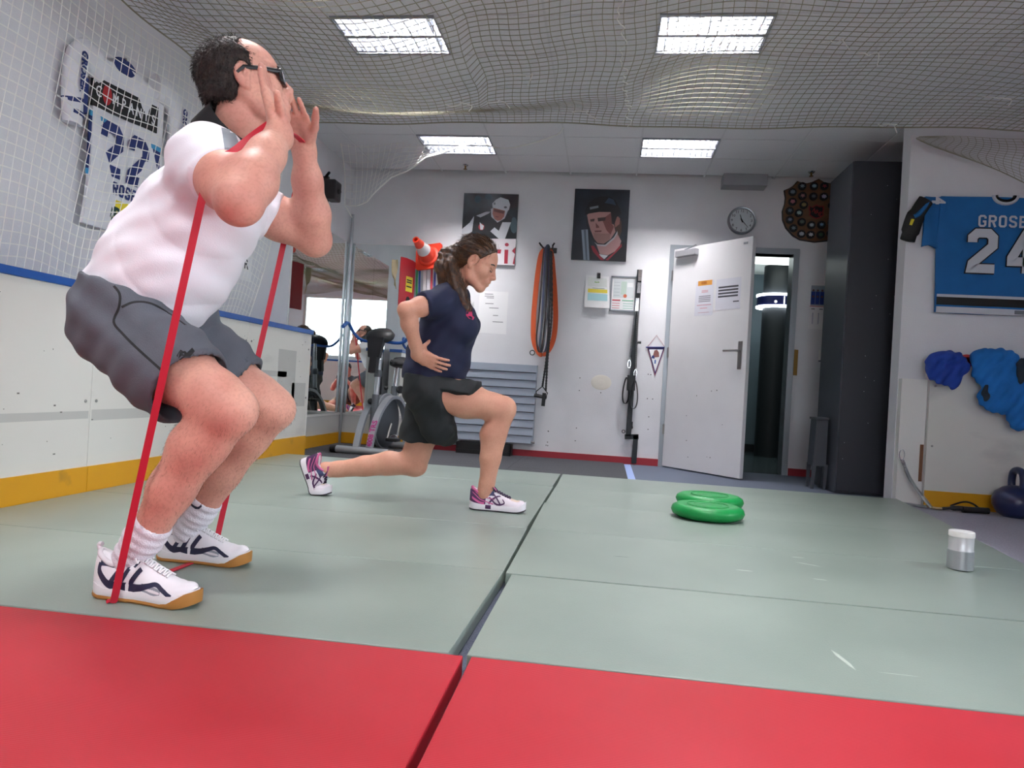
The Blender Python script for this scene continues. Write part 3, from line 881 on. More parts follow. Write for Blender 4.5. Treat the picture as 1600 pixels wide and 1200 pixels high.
# black clamp on the side wall
c = atX(511, 300, LX+.05); t = thing('wall_speaker', 'small black bracketed device on the side wall above the mirror', 'device', (LX+.04, c.y, c.z-.1))
part('body', G().box(LX+.06, LX+.16, c.y-.1, c.y+.06, c.z-.08, c.z+.09, .015), M_black, t)
part('bracket', G().box(LX, LX+.07, c.y-.03, c.y+.0, c.z-.10, c.z+.13, .004), M_black, t)
part('arm', G().tube([(LX+.02, c.y, c.z+.12), (LX+.10, c.y-.1, c.z+.14)], .012, 8), M_black, t)
part('knob', G().sphere((LX+.165, c.y-.02, c.z), .022), M_black, t, smooth=60)
# paper sign on the side wall (mostly hidden)
t = thing('wall_sign', 'white sign with red and black lettering on the side wall behind net', 'sign', (LX, 4.6, 1.3))
part('sheet', G().box(LX, LX+.006, 4.05, 4.88, 1.28, 1.72), M_paper, t)
yx, zz = (0, -1, 0), (0, 0, 1)
part('lettering', text_geo('A', .17, (LX+.006, 4.80, 1.50), (0, 1, 0), zz, .0008, .004), mat('print_red', '#c23a3c', 0.6), t)
part('lettering', text_geo('R', .10, (LX+.006, 4.80, 1.36), (0, 1, 0), zz, .0008), M_dark, t)

# ---------------------------------------------------------------- white jersey 22 on the side wall
M_jw = mat('jersey_white', '#e9e9ee', 0.8, var=0.04, vscale=14, bump=0.3, bscale=30)
M_jnavy = mat('jersey_navy', '#27356f', 0.8); M_jcyan = mat('jersey_cyan', '#4aa0cf', 0.8); M_jyel = mat('jersey_yellow', '#f2dc3c', 0.8)
M_jblk = mat('jersey_black', '#141416', 0.7); M_jred = mat('jersey_red', '#b3252b', 0.7)
JWX = LX+.03
t = thing('white_jersey', 'white and navy hockey jersey numbered 22 pinned flat behind the wall net', 'jersey', (LX, 3.4, 1.25))
def jpt(y, z, d=0.0): return (JWX+d, y, z)
def wallpoly(name, pts, m, parent, d0, d1):
    g = G(); g.prism([(p[0], p[1]) for p in pts], (JWX+d0, 0, 0), (0, 1, 0), (0, 0, 1), d1-d0); return part(name, g, m, parent)
def body_s(u, v):
    y = 3.135+u*.56+.02*math.sin(v*3); z = 1.30+v*.84
    if v > .85: z = 1.30+.85*.84+(v-.85)*.84*(1-.3*abs(u-.5)*2)
    return (JWX+.010+.008*math.sin(u*9+v*2)+.006*math.sin(v*7), y, z)
part('body', G().grid(body_s, 14, 18, thick=-.02), M_jw, t, smooth=60)
def sleeve(pts, nm='sleeve'):
    g = G(); P = [Vector(jpt(*p[:2], .03)) for p in pts]
    g.tube(spline(P, 6), [r for r in np.interp(np.linspace(0, 1, 6*(len(P)-1)+1), np.linspace(0, 1, len(P)), [p[2] for p in pts])], 12, flat=.55, up=(1, 0, 0)); return part(nm, g, M_jw, t, smooth=60)
sl = sleeve([(3.20, 2.04, .07), (3.10, 2.07, .075), (3.04, 2.02, .07), (3.02, 1.88, .06), (3.03, 1.73, .055)])
part('cuff_stripe', G().tube([jpt(3.03, 1.79, .03), jpt(3.03, 1.77, .03)], .058, 12, flat=.57, up=(1, 0, 0)), M_jnavy, sl)
part('cuff_stripe', G().tube([jpt(3.02, 1.845, .03), jpt(3.025, 1.825, .03)], .060, 12, flat=.57, up=(1, 0, 0)), M_jnavy, sl)
part('shade_panel', G().tube([jpt(3.085, 1.96, .03), jpt(3.09, 1.80, .03)], .022, 8, flat=.8), M_jnavy, sl)
part('lettering', text_geo('GROSEK', .05, (JWX+.075, 3.01, 2.06), (0, 0, -1), (0, 1, 0), .0008, .002, align='LEFT'), M_jnavy, sl)
sr = sleeve([(3.60, 2.14, .07), (3.72, 2.14, .075), (3.79, 2.08, .07), (3.81, 1.96, .06), (3.80, 1.82, .055)])
part('lettering', text_geo('GROSEK', .05, (JWX+.078, 3.80, 2.10), (0, 0, -1), (0, 1, 0), .0008, .002, align='LEFT'), M_jnavy, sr)
def jtxt(s, size, y, z, m, nm='lettering', bold=.0, sx=1, d=.034, par=None):
    return part(nm, text_geo(s, size, (JWX+d, y, z), (0, 1, 0), (0, 0, 1), .0012, bold, sx=sx), m, par or t)
wallpoly('sponsor_strip', [(3.14, 1.86), (3.64, 1.90), (3.64, 2.04), (3.14, 2.00)], M_jblk, t, .022, .034)
for k_, ch in enumerate('COMPANYS'):
    yy = 3.18+k_*.060
    if k_ == 1:
        gx = G(); gx.lathe([(.032, 0), (.032, .002), (0, .002)], 20, (JWX+.034, yy, 1.945), (1, 0, 0), sy=1.5); part('red_letter', gx, M_jred, t)
    else: jtxt(ch, .075, yy, 1.915+k_*.0025, M_paper, sx=.8, d=.0345)
wallpoly('side_panel', [(3.14, 1.56), (3.25, 1.56), (3.25, 1.81), (3.14, 1.81)], M_jnavy, t, .022, .030)
wallpoly('side_panel', [(3.58, 1.58), (3.685, 1.58), (3.685, 1.83), (3.58, 1.83)], M_jnavy, t, .022, .030)
for yy0, yy1 in ((3.14, 3.26), (3.57, 3.685)):
    wallpoly('cyan_stripe', [(yy0, 1.81), (yy1, 1.81), (yy1, 1.835), (yy0, 1.835)], M_jcyan, t, .022, .031)
    wallpoly('cyan_stripe', [(yy0, 1.535), (yy1, 1.535), (yy1, 1.56), (yy0, 1.56)], M_jcyan, t, .022, .031)
part('number', block_geo('22', .245, (JWX+.034, 3.41, 1.575), (0, 1, 0), (0, 0, 1), .22, .84, sx=1.0), M_jnavy, t)
part('name', block_geo('GROSEK', .062, (JWX+.034, 3.41, 1.485), (0, 1, 0), (0, 0, 1), .2, .76), M_jnavy, t)
wallpoly('yellow_hem', [(3.15, 1.305), (3.70, 1.33), (3.70, 1.475), (3.15, 1.455)], M_jyel, t, .022, .032)
jtxt('NRP DATA', .10, 3.43, 1.355, mat('print_green', '#123f35', 0.7), 'lettering', .004, sx=.9, d=.033)
gx = G(); gx.lathe([(.075, 0), (.085, .004), (.085, .012), (.07, .016), (.0, .012)], 24, (JWX+.02, 3.365, 2.135), (1, 0, 0), sy=.45)
part('collar', gx, M_jnavy, t, smooth=60)
part('hook', G().tube([(LX+.002, 3.365, 2.18), (LX+.06, 3.365, 2.18), (LX+.065, 3.365, 2.165)], .003, 6), M_steel, t)

# ---------------------------------------------------------------- blue jersey 24 on the partition
M_jblue = mat('jersey_blue', '#1a65a6', 0.8, var=0.06, vscale=10, bump=0.3, bscale=30)
M_jgrey = mat('jersey_grey_white', '#c9ccd4', 0.75)
PY = JY-.02
t = thing('blue_jersey', 'blue hockey jersey numbered 24 pinned to the white partition', 'jersey', (2.5, JY, 1.3))
def bj(u, v):
    x = 2.185+u*.80; z = 1.325+v*.79
    return (x-.012*math.sin(v*PI), PY-.014-.006*math.sin(u*9+v*4)-.004*math.sin(v*8), z-.006*math.sin(u*6)*(1-v))
part('body', G().grid(bj, 18, 16, thick=.018), M_jblue, t, smooth=60)
def slv(u, v):
    return (2.075+u*.13+.01*v, PY-.016-.01*math.sin(u*4+v*3), 1.765+v*.345+(.012*math.sin(u*5) if v < .1 else 0))
part('sleeve', G().grid(slv, 6, 10, thick=.018), M_jblue, t, smooth=60)
s2 = part('sleeve_end', G().tube(spline([(2.08, PY-.035, 2.08), (2.02, PY-.035, 1.97), (1.99, PY-.035, 1.86), (1.975, PY-.035, 1.80)], 5), [.05]*5+[.06]*6+[.05]*5, 10, flat=.5, up=(0, 1, 0)), M_jblk, t, smooth=60)
part('sleeve_patch', G().tube([(1.995, PY-.055, 1.94), (1.985, PY-.05, 1.90)], .02, 8, flat=.6), M_jyel, s2)
part('sleeve_band', G().tube(spline([(2.085, PY-.035, 2.06), (2.03, PY-.055, 1.98), (2.0, PY-.055, 1.96)], 4), .025, 8, flat=.6), M_jblue, s2)
def pbox(nm, x0, x1, z0, z1, m, par, d=.026):
    return part(nm, G().box(x0, x1, PY-d, PY-.005, z0, z1), m, par)
pbox('grey_stripe', 2.188, 2.984, 1.428, 1.447, M_jgrey, t); pbox('black_stripe', 2.188, 2.984, 1.374, 1.428, M_jblk, t)
pbox('blue_stripe', 2.188, 2.984, 1.362, 1.374, M_jblue, t, .0265); pbox('hem_stripe', 2.190, 2.984, 1.322, 1.362, M_jgrey, t)
pbox('hem_label', 2.68, 2.76, 1.33, 1.355, mat('label_grey', '#77787f', 0.7), t, .028)
xd = (1, 0, 0)
def bt(s, size, x, z, m, nm, bold, sx, d): return part(nm, text_geo(s, size, (x, PY-d, z), xd, zz, .001, bold, sx=sx), m, t)
part('name', block_geo('GROSEK', .080, (2.61, PY-.027, 1.91), (1, 0, 0), (0, 0, 1), .17, .80), M_jgrey, t)
part('number_outline', block_geo('24', .285, (2.605, PY-.0262, 1.605), (1, 0, 0), (0, 0, 1), .265, .90, sx=.98), M_jblk, t); part('number', block_geo('24', .285, (2.605, PY-.028, 1.605), (1, 0, 0), (0, 0, 1), .21, .90, sx=.98), M_jgrey, t)
part('shoulder_number', text_geo('4', .11, (2.125, PY-.03, 2.10), (0, 0, -1), (1, 0, 0), .001, .006, align='LEFT', sx=.8), M_jgrey, t)
g = G(); g.tube(arc((2.585, PY-.026, 2.125), .075, PI, 2*PI, 12, r2=.055), .012, 6); part('collar', g, M_jgrey, t, smooth=60)
g = G(); g.tube(arc((2.585, PY-.024, 2.125), .06, PI, 2*PI, 12, r2=.038), .012, 6); part('collar_lining', g, M_jblk, t, smooth=60)

# ---------------------------------------------------------------- posters
def poster(name, label, x0, x1, z0, z1, m):
    t = thing(name, label, 'poster', ((x0+x1)/2, BY, z0))
    part('backing', G().box(x0, x1, BY-.022, BY, z0, z1), m, t); return t
def mapper(x0, x1, z0, z1, cx0, cx1, cy0, cy1, skew):
    def f(p):
        u = (p[0]+(p[1]-cy0)*skew-cx0)/(cx1-cx0); v = 1-(p[1]-cy0)/(cy1-cy0)
        return (x0+min(max(u, 0), 1)*(x1-x0), z0+min(max(v, 0), 1)*(z1-z0))
    return f
def layer(t, mp, nm, pts, col, lev, rough=.5):
    m = mat('print_'+col.strip('#'), col, rough)
    g = G(); g.prism([mp(p) for p in pts], (0, BY-.022-.0004*lev, 0), (1, 0, 0), (0, 0, 1), .0003); return part(nm, g, m, t)
def blob(cx, cy, rx, ry, n=14): return [(cx+rx*math.cos(2*PI*k/n), cy-ry*math.sin(2*PI*k/n)) for k in range(n)]
M_pbg = mat('poster_dark', '#15171d', 0.35, color2='#2c3944', c2lo=0.5, c2hi=0.75, vscale=6)
t = poster('hockey_poster', 'poster of a white-helmeted hockey player in a black jersey', -1.443, -.92, 1.79, 2.462, M_pbg)
mp = mapper(-1.443, -.92, 1.79, 2.462, 65, 832, 102, 1152, .045)
layer(t, mp, 'red_blur', [(620, 110), (830, 110), (820, 280), (720, 330), (640, 200)], '#2c1d22', 1)
layer(t, mp, 'teal_blur', blob(260, 190, 45, 60), '#3b515c', 1); layer(t, mp, 'teal_blur', blob(410, 150, 50, 45), '#33464f', 1); layer(t, mp, 'teal_blur', blob(770, 560, 50, 120), '#4a5d66', 1)
layer(t, mp, 'sleeve', [(210, 440), (190, 670), (30, 770), (20, 640), (150, 540)], '#c9ccd2', 2)
layer(t, mp, 'sleeve', [(610, 520), (730, 518), (650, 760), (600, 800), (440, 660), (500, 600), (560, 650)], '#d0d2d8', 3)
layer(t, mp, 'jersey', [(215, 430), (430, 365), (470, 450), (540, 530), (630, 480), (690, 390), (745, 440), (735, 515), (610, 522), (570, 640), (500, 600), (440, 662), (180, 672)], '#121217', 2)
layer(t, mp, 'shoulder_mark', [(240, 435), (380, 372), (440, 368), (420, 395), (300, 460)], '#b9bcc2', 4)
layer(t, mp, 'crest', blob(315, 600, 42, 48), '#b8303a', 3); layer(t, mp, 'crest_mark', [(290, 530), (330, 570), (350, 580), (335, 640), (300, 640)], '#e2e2e6', 4)
layer(t, mp, 'strap', [(445, 330), (480, 310), (478, 430), (540, 505), (628, 440), (645, 350), (690, 340), (640, 465), (540, 528), (452, 445)], '#c3c6cb', 4)
layer(t, mp, 'face', [(480, 315), (645, 350), (632, 440), (590, 492), (540, 502), (500, 480), (468, 400)], '#a06a60', 5)
layer(t, mp, 'brow_shade', [(485, 325), (640, 358), (625, 395), (560, 385), (490, 365)], '#5d3a36', 6); layer(t, mp, 'mouth', [(510, 435), (560, 440), (552, 452), (512, 447)], '#6b3a36', 6)
layer(t, mp, 'helmet', [(470, 305), (465, 250), (515, 190), (580, 152), (690, 188), (716, 258), (700, 335), (660, 372), (645, 352), (480, 312)], '#cfd3d9', 6)
layer(t, mp, 'helmet_mark', blob(650, 300, 22, 16), '#4b5058', 7); layer(t, mp, 'helmet_mark', blob(497, 250, 14, 20), '#6b7078', 7)
layer(t, mp, 'caption_band', [(0, 780), (832, 760), (832, 1152), (0, 1152)], '#e3dde2', 5)
layer(t, mp, 'caption_red', blob(675, 850, 28, 26), '#a32a40', 6); layer(t, mp, 'caption_red', [(645, 925), (697, 925), (690, 1130), (640, 1130)], '#a8253c', 6)
layer(t, mp, 'caption_red', [(748, 940), (800, 880), (832, 880), (832, 1135), (760, 1130), (790, 985)], '#a8253c', 6); layer(t, mp, 'caption_red', [(460, 925), (600, 925), (590, 985), (450, 985)], '#a8253c', 6)
M_pbg2 = mat('poster_navy', '#141a24', 0.35, color2='#26303e', c2lo=0.45, c2hi=0.75, vscale=5)
t = poster('hockey_portrait', 'poster portrait of a hockey player in a black helmet', -.392, .115, 1.866, 2.528, M_pbg2)
mp = mapper(-.392, .115, 1.866, 2.528, 130, 932, 102, 1135, .07)
layer(t, mp, 'jersey', [(330, 915), (440, 1015), (545, 1112), (700, 1000), (795, 835), (905, 900), (880, 1135), (330, 1135)], '#17161c', 2)
layer(t, mp, 'neck', [(430, 900), (560, 905), (690, 800), (740, 735), (795, 845), (755, 965), (600, 1055), (480, 1040)], '#b58d8b', 3)
layer(t, mp, 'shirt', [(450, 1040), (600, 1060), (545, 1115)], '#c9ccd2', 3)
layer(t, mp, 'hair', [(700, 480), (800, 560), (800, 700), (770, 790), (730, 730), (700, 640)], '#4e3a30', 3)
layer(t, mp, 'face', [(300, 480), (330, 455), (480, 430), (645, 425), (662, 600), (692, 610), (712, 715), (640, 822), (540, 892), (450, 882), (400, 822), (350, 700), (322, 600)], '#b48782', 4)
layer(t, mp, 'cheek_shade', [(520, 540), (650, 440), (662, 600), (690, 640), (640, 760), (580, 690)], '#7e4a46', 5)
layer(t, mp, 'stubble', [(390, 735), (520, 745), (640, 740), (630, 825), (540, 890), (450, 880), (400, 820)], '#9c7470', 5)
layer(t, mp, 'eye', [(345, 545), (412, 530), (405, 572), (350, 578)], '#4d302e', 6); layer(t, mp, 'eye', [(452, 520), (575, 505), (565, 555), (462, 572)], '#3f2626', 6)
layer(t, mp, 'nose_shade', [(425, 590), (470, 640), (480, 660), (430, 668)], '#6e3f3b', 6); layer(t, mp, 'mouth', [(408, 705), (512, 700), (505, 722), (415, 728)], '#6b3836', 6)
layer(t, mp, 'ear', [(700, 560), (740, 478), (782, 520), (772, 600), (710, 650)], '#a2726b', 5)
layer(t, mp, 'chin_strap', [(400, 870), (450, 905), (560, 905), (690, 790), (740, 700), (745, 735), (690, 820), (565, 930), (450, 925)], '#b9b4bb', 7)
layer(t, mp, 'side_strap', [(290, 490), (305, 600), (360, 770), (430, 870), (400, 862), (335, 770), (290, 620)], '#101116', 7)
layer(t, mp, 'helmet', [(268, 485), (280, 400), (330, 300), (420, 230), (520, 203), (640, 203), (722, 260), (780, 380), (800, 445), (735, 500), (700, 600), (665, 560), (650, 430), (480, 432), (330, 460)], '#090a0e', 6)
layer(t, mp, 'helmet_shine', [(560, 300), (620, 222), (690, 250), (725, 330), (640, 312)], '#39465c', 7); layer(t, mp, 'helmet_label', [(340, 368), (468, 340), (470, 372), (346, 402)], '#7d838c', 7)
layer(t, mp, 'collar', [(350, 925), (395, 925), (480, 1060), (545, 1130), (495, 1130), (380, 1010)], '#8d2433', 7); layer(t, mp, 'collar', [(800, 880), (802, 925), (600, 1130), (560, 1125), (680, 1020)], '#8d2433', 7)
layer(t, mp, 'stick', [(215, 700), (310, 690), (330, 1135), (240, 1135)], '#8b98a6', 4); layer(t, mp, 'stick_shade', [(250, 700), (280, 697), (300, 1135), (275, 1135)], '#55606d', 5)

# ---------------------------------------------------------------- wall clock
cx, cz, cr = 1.13, 2.275, .125
t = thing('wall_clock', 'round silver wall clock above the open door', 'clock', (cx, BY, cz-cr))
part('rim', G().lathe([(cr, 0), (cr, .03), (cr-.006, .04), (cr-.018, .038), (cr-.02, .018)], 40, (cx, BY, cz), (0, -1, 0)), mat('clock_rim', '#8e9298', 0.3, 0.8), t, smooth=40)
part('dial', G().lathe([(cr-.016, .0), (cr-.016, .02), (0, .02)], 40, (cx, BY, cz), (0, -1, 0)), mat('clock_dial', '#c9d0d3', 0.3, 0.3), t)
for hnum in range(1, 13):
    a = PI/2-hnum*PI/6; rr_ = cr*.70
    part('numeral', text_geo(str(hnum), .034, (cx+rr_*math.cos(a), BY-.0205, cz+rr_*math.sin(a)-.011), xd, zz, .0005), M_dark, t)
for (hr_, mn, ln, wd) in ((11+23/60, None, .055, .005), (None, 23, .085, .0035)):
    a = PI/2-(hr_*PI/6 if hr_ else mn*PI/30); d = Vector((math.cos(a), 0, math.sin(a)))
    p0 = Vector((cx, BY-.026 if hr_ else BY-.029, cz)); part('hand', G().tube([p0-d*.018, p0+d*ln], [wd, wd*.5], 6, flat=.3, up=(0, 1, 0)), M_black, t)
part('hub', G().lathe([(.007, 0), (.007, .006), (0, .006)], 12, (cx, BY-.026, cz), (0, -1, 0)), M_black, t)

# duct box, sprinklers
solo('duct_box', G().box(.93, 1.31, BY-.16, BY, 2.555, CZ-.001, .004), mat('duct_grey', '#9a9ca2', 0.5), 'plain grey box under the ceiling above the wall clock', 'box')
for (px_, lab) in ((724, 'sprinkler head in the ceiling above the hockey poster'), (1283, 'sprinkler head in the ceiling above the puck plaque')):
    q = atZ(px_, 252, CZ); q = Vector((q.x, 6.55, CZ))
    t = thing('sprinkler', lab, 'sprinkler', (q.x, q.y, CZ-.05), group='ceiling sprinklers')
    part('plate', G().lathe([(.03, 0), (.02, -.012), (.008, -.014)], 14, q), M_chrome, t, smooth=50)
    part('nozzle', G().lathe([(.008, -.012), (.008, -.035), (.018, -.038), (.018, -.042), (0, -.042)], 10, q), mat('brass', '#8d6c3c', 0.35, 0.9), t)

# ---------------------------------------------------------------- puck plaque
M_plq = mat('plaque_wood', '#6a4a30', 0.5, var=0.15, vscale=9, stretch=(1, 1, 4)); M_puck = mat('puck_rubber', '#0f0f11', 0.6)
pc = lambda x, y: atY(1200+x/8, 250+y/8, BY-.02)
t = thing('puck_plaque', 'shield-shaped wooden plaque covered in round black pucks', 'plaque', (1.78, BY, 2.1))
outl = [(200, 378), (260, 355), (310, 325), (365, 262), (430, 285), (490, 290), (550, 275), (633, 235), (700, 275), (770, 290), (830, 288), (890, 265), (945, 325), (1000, 358), (1060, 380), (1045, 470), (1055, 550), (1080, 640), (1075, 760), (1040, 860), (970, 940), (880, 990), (760, 1010), (640, 1025), (580, 1030), (480, 1012), (400, 1000), (310, 950), (220, 850), (180, 750), (175, 640), (205, 550), (215, 470)]
po = [pc(*q) for q in outl]
g = G(); g.prism([(p.x, p.z) for p in po], (0, BY, 0), (1, 0, 0), (0, 0, 1), .020); part('edge', g, M_black, t)
cxp = sum(p.x for p in po)/len(po); czp = sum(p.z for p in po)/len(po)
g = G(); g.prism([(cxp+(p.x-cxp)*.975, czp+(p.z-czp)*.975) for p in po], (0, BY-.012, 0), (1, 0, 0), (0, 0, 1), .012); part('board', g, M_plq, t)
pk = [(420, 335), (568, 335), (697, 335), (840, 345), (300, 408), (425, 455), (560, 462), (690, 465), (815, 460), (300, 528), (440, 568), (265, 640), (380, 668), (265, 752), (415, 780), (310, 858), (535, 820), (660, 815), (790, 785), (410, 930), (525, 940), (650, 940), (775, 925), (795, 575), (940, 430), (960, 560), (965, 690), (950, 810), (890, 880)]
ec = ['#7f8f99', '#8fb3c4', '#9a3b48', '#7a5650', '#6f7f8a', '#9c6f74', '#5c6268', '#a9a0bd', '#b09a72', '#b26a78', '#8c7a4c', '#5f6f80', '#9db5b2', '#7d87a0', '#5a665e', '#7e9099', '#a9b7bd', '#7fa3c6', '#9a5a4c', '#b3bcc4', '#c9ced3', '#3f5a44', '#a8a3a0', '#84807c', '#7f8f99', '#9c6f74', '#5c6268', '#a9a0bd', '#7d87a0']
rr = random.Random(4)
for (q, col) in zip(pk, ec):
    c = pc(*q); c.y = BY-.024
    p = part('puck', G().lathe([(.034, 0), (.036, .006), (.036, .018), (.034, .024), (0, .024)], 20, c, (0, -1, 0)), M_puck, t, smooth=40)
    g = G(); n = rr.choice((5, 6, 7, 9)); k0 = rr.uniform(.45, .8)
    g.prism([((.024 if k % 2 else .024*k0)*math.cos(k*PI/n+.3), (.02 if k % 2 else .02*k0)*math.sin(k*PI/n+.3)) for k in range(2*n)], (c.x, c.y-.0245, c.z), (1, 0, 0), (0, 0, 1), .0006)
    part('emblem', g, mat('puck_print_'+col.strip('#'), col, .6), p)
sh = [(510, 570), (545, 590), (600, 560), (650, 580), (695, 575), (700, 620), (685, 650), (695, 690), (650, 725), (600, 740), (560, 725), (510, 690), (520, 650), (505, 615)]
ps = [pc(*q) for q in sh]
g = G(); g.prism([(p.x, p.z) for p in ps], (0, BY-.0245, 0), (1, 0, 0), (0, 0, 1), .002); em = part('shield_emblem', g, mat('emblem_red', '#8e1f24', .5), t)
c0 = pc(603, 652); g = G(); g.prism([(c0.x+(p.x-c0.x)*.84, c0.z+(p.z-c0.z)*.84) for p in ps], (0, BY-.0266, 0), (1, 0, 0), (0, 0, 1), .0008); part('shield_field', g, M_jblk, em)
part('lettering', text_geo('NHL', .055, (c0.x, BY-.0278, c0.z-.02), Vector((1, 0, -.55)), Vector((.55, 0, 1)), .0004, .001, sx=.85), mat('emblem_text', '#a32a2e', .5), em)

# ---------------------------------------------------------------- notices on the back wall
def sheet(name, label, x0, x1, z0, z1, y=BY-.003, m=M_paper, cat='notice'):
    t = thing(name, label, cat, ((x0+x1)/2, y, z0)); return t
t = sheet('paper_notice', 'loose paper with yellow and teal bars clipped to the wall', -.24, .0, 1.43, 1.72)
def psurf(u, v): return (-.245+u*.215+.02*(1-v)*u, BY-.012-.03*(1-v)**2-.012*u*(1-v), 1.425+v*.295+.01*(1-u)*v)
part('sheet', G().grid(psurf, 5, 6, thick=.001), M_paper, t)
def pon(nm, u0, u1, v0, v1, col):
    part(nm, G().grid(lambda u, v: Vector(psurf(u0+u*(u1-u0), v0+v*(v1-v0)))+Vector((0, -.002, 0)), 4, 2, thick=.0005), mat('ink_'+col.strip('#'), col, .7), t)
pon('picture', .10, .9, .66, .93, '#dfe3e0'); pon('green_square', .38, .58, .68, .84, '#7fae58'); pon('yellow_bar', .12, .92, .47, .58, '#e7d44c'); pon('teal_bar', .12, .92, .22, .44, '#a9d3da'); pon('line', .3, .8, .60, .62, '#9fb0a8')
part('clip', G().box(-.14, -.11, BY-.03, BY, 1.70, 1.75, .003), M_black, t)
t = sheet('escape_plan', 'aluminium-framed printed plan on the wall beside the pulley rail', 0, .22, 1.4, 1.73)
g = G(); x0, x1, z0, z1 = -.01, .225, 1.405, 1.73
for b_ in ((x0, x0+.012, z0, z1), (x1-.012, x1, z0, z1), (x0, x1, z0, z0+.012), (x0, x1, z1-.012, z1)): g.box(b_[0], b_[1], BY-.018, BY, b_[2], b_[3])
part('frame', g, mat('plan_frame', '#8b8f97', 0.35, 0.6), t); part('sheet', G().box(x0+.01, x1-.01, BY-.010, BY, z0+.01, z1-.01), M_paper, t)
def ink(nm, a, b, c, d, col, tt=t, y=BY-.011): return part(nm, G().box(a, b, y-.0008, y, c, d), mat('ink_'+col.strip('#'), col, .7), tt)
ink('plan_area', .015, .20, 1.53, 1.70, '#d7dde0'); 
for k_ in range(5): ink('plan_line', .02, .075, 1.55+k_*.03, 1.552+k_*.03, '#8f9aa2', t, BY-.012)
ink('plan_block', .085, .135, 1.56, 1.68, '#c3d6cc', t, BY-.012); ink('plan_block', .14, .195, 1.63, 1.67, '#eceef0', t, BY-.012)
part('plan_dot', G().lathe([(.017, 0), (.017, .001), (0, .001)], 14, (.125, BY-.012, 1.548), (0, -1, 0)), mat('ink_orange', '#df7a58', .7), t)
ink('table_red', .01, .085, 1.50, 1.512, '#c44a58', t); ink('table_green', .10, .205, 1.50, 1.512, '#8fbfa8', t)
for k_ in range(3): ink('table_line', .01, .08, 1.43+k_*.022, 1.437+k_*.022, '#d98f98', t); ink('table_line', .11, .20, 1.43+k_*.022, 1.437+k_*.022, '#a9cfc4', t)
t = sheet('list_sheet', 'white typed list on the wall behind the woman', -1.22, -.98, 1.15, 1.52)
part('sheet', G().box(-1.24, -.965, BY-.002, BY, 1.14, 1.54), M_paper, t)
for (a, b, zz_) in ((-1.19, -1.11, 1.51), (-1.19, -1.10, 1.49), (-1.17, -1.10, 1.475), (-1.18, -1.10, 1.42), (-1.14, -1.05, 1.38), (-1.1, -1.05, 1.31), (-1.1, -1.0, 1.25)): ink('typed_line', a, b, zz_, zz_+.006, '#7c7c84', t, BY-.002)
t = thing('team_calendar', 'wall calendar with a photo of a team in blue shirts', 'calendar', (1.87, BY, 1.32))
part('sheet', G().box(1.765, 2.06, BY-.004, BY, 1.325, 1.72), M_paper, t)
ink('photo', 1.77, 2.055, 1.535, 1.715, '#9aa6b4', t, BY-.004)
rr = random.Random(9)
for k_ in range(14):
    xx = 1.79+(k_ % 7)*.038; zz_ = 1.565+(k_//7)*.055
    g = G(); g.box(xx-.017, xx+.017, BY-.0062, BY-.005, zz_-.02, zz_+.04); part('figure', g, mat('ink_team', '#243f8f', .7), t)
    part('figure_head', G().lathe([(.010, 0), (.010, .0008), (0, .0008)], 8, (xx, BY-.0062, zz_+.05), (0, -1, 0)), mat('ink_face', '#6b4a42', .7), t)
ink('red_rule', 1.765, 2.06, 1.525, 1.531, '#b84a58', t, BY-.004)
for k_ in range(5): ink('date_column', 1.79+k_*.05, 1.80+k_*.05, 1.37, 1.47, '#b9bac8', t, BY-.004)
for k_ in range(4): ink('month_text', 1.78+k_*.07, 1.81+k_*.07, 1.50, 1.508, '#6b6b78', t, BY-.004)
# door notices
def ondoor(px_, py_):
    d = Vector(_f+(px_-800)/F_PX*_r-(py_-600)/F_PX*_u); inv = dm.inverted(); o = inv @ Vector(CAMP); d = inv.to_3x3() @ d
    k_ = -o.y/d.y; return o+d*k_
for (nm, lab, q0, q1, kind_) in (('door_flyer', 'narrow white flyer with an orange picture on the door', (1088, 440), (1113, 492), 0), ('door_notice', 'white sheet with four bold black lines on the door', (1120, 437), (1156, 482), 1)):
    a, b = ondoor(*q0), ondoor(*q1); x0, x1, z0, z1 = a.x, b.x, b.z, a.z
    t = thing(nm, lab, 'notice', dm @ Vector(((x0+x1)/2, 0, z0)))
    part('sheet', G().box(x0, x1, -.0015, 0, z0, z1, M=dm), mat('paper_cool', '#dcdce6', .8), t)
    def dink(n_, u0, u1, v0, v1, col): part(n_, G().box(x0+(x1-x0)*u0, x0+(x1-x0)*u1, -.0022, -.0014, z0+(z1-z0)*v0, z0+(z1-z0)*v1, M=dm), mat('ink_'+col.strip('#'), col, .7), t)
    if kind_ == 0:
        dink('orange_picture', .12, .9, .86, 1.0, '#e5a04a'); dink('orange_mark', .3, .6, .9, .97, '#c9602c')
        for v0 in (.70, .66): dink('text_line', .35, .7, v0, v0+.02, '#d99aa4')
        for v0 in (.54, .49, .44, .39): dink('text_line', .2, .85, v0, v0+.025, '#8b8b96')
        dink('text_line', .12, .9, .29, .31, '#c98fa0'); dink('text_line', .3, .7, .20, .22, '#d99aa4'); dink('text_line', .2, .8, .08, .09, '#c98fa0')
    else:
        for v0 in (.70, .60, .50, .40): dink('text_line', .1, .9, v0, v0+.055, '#4a4a52')
        dink('text_line', .72, .95, .22, .26, '#5a5a62')

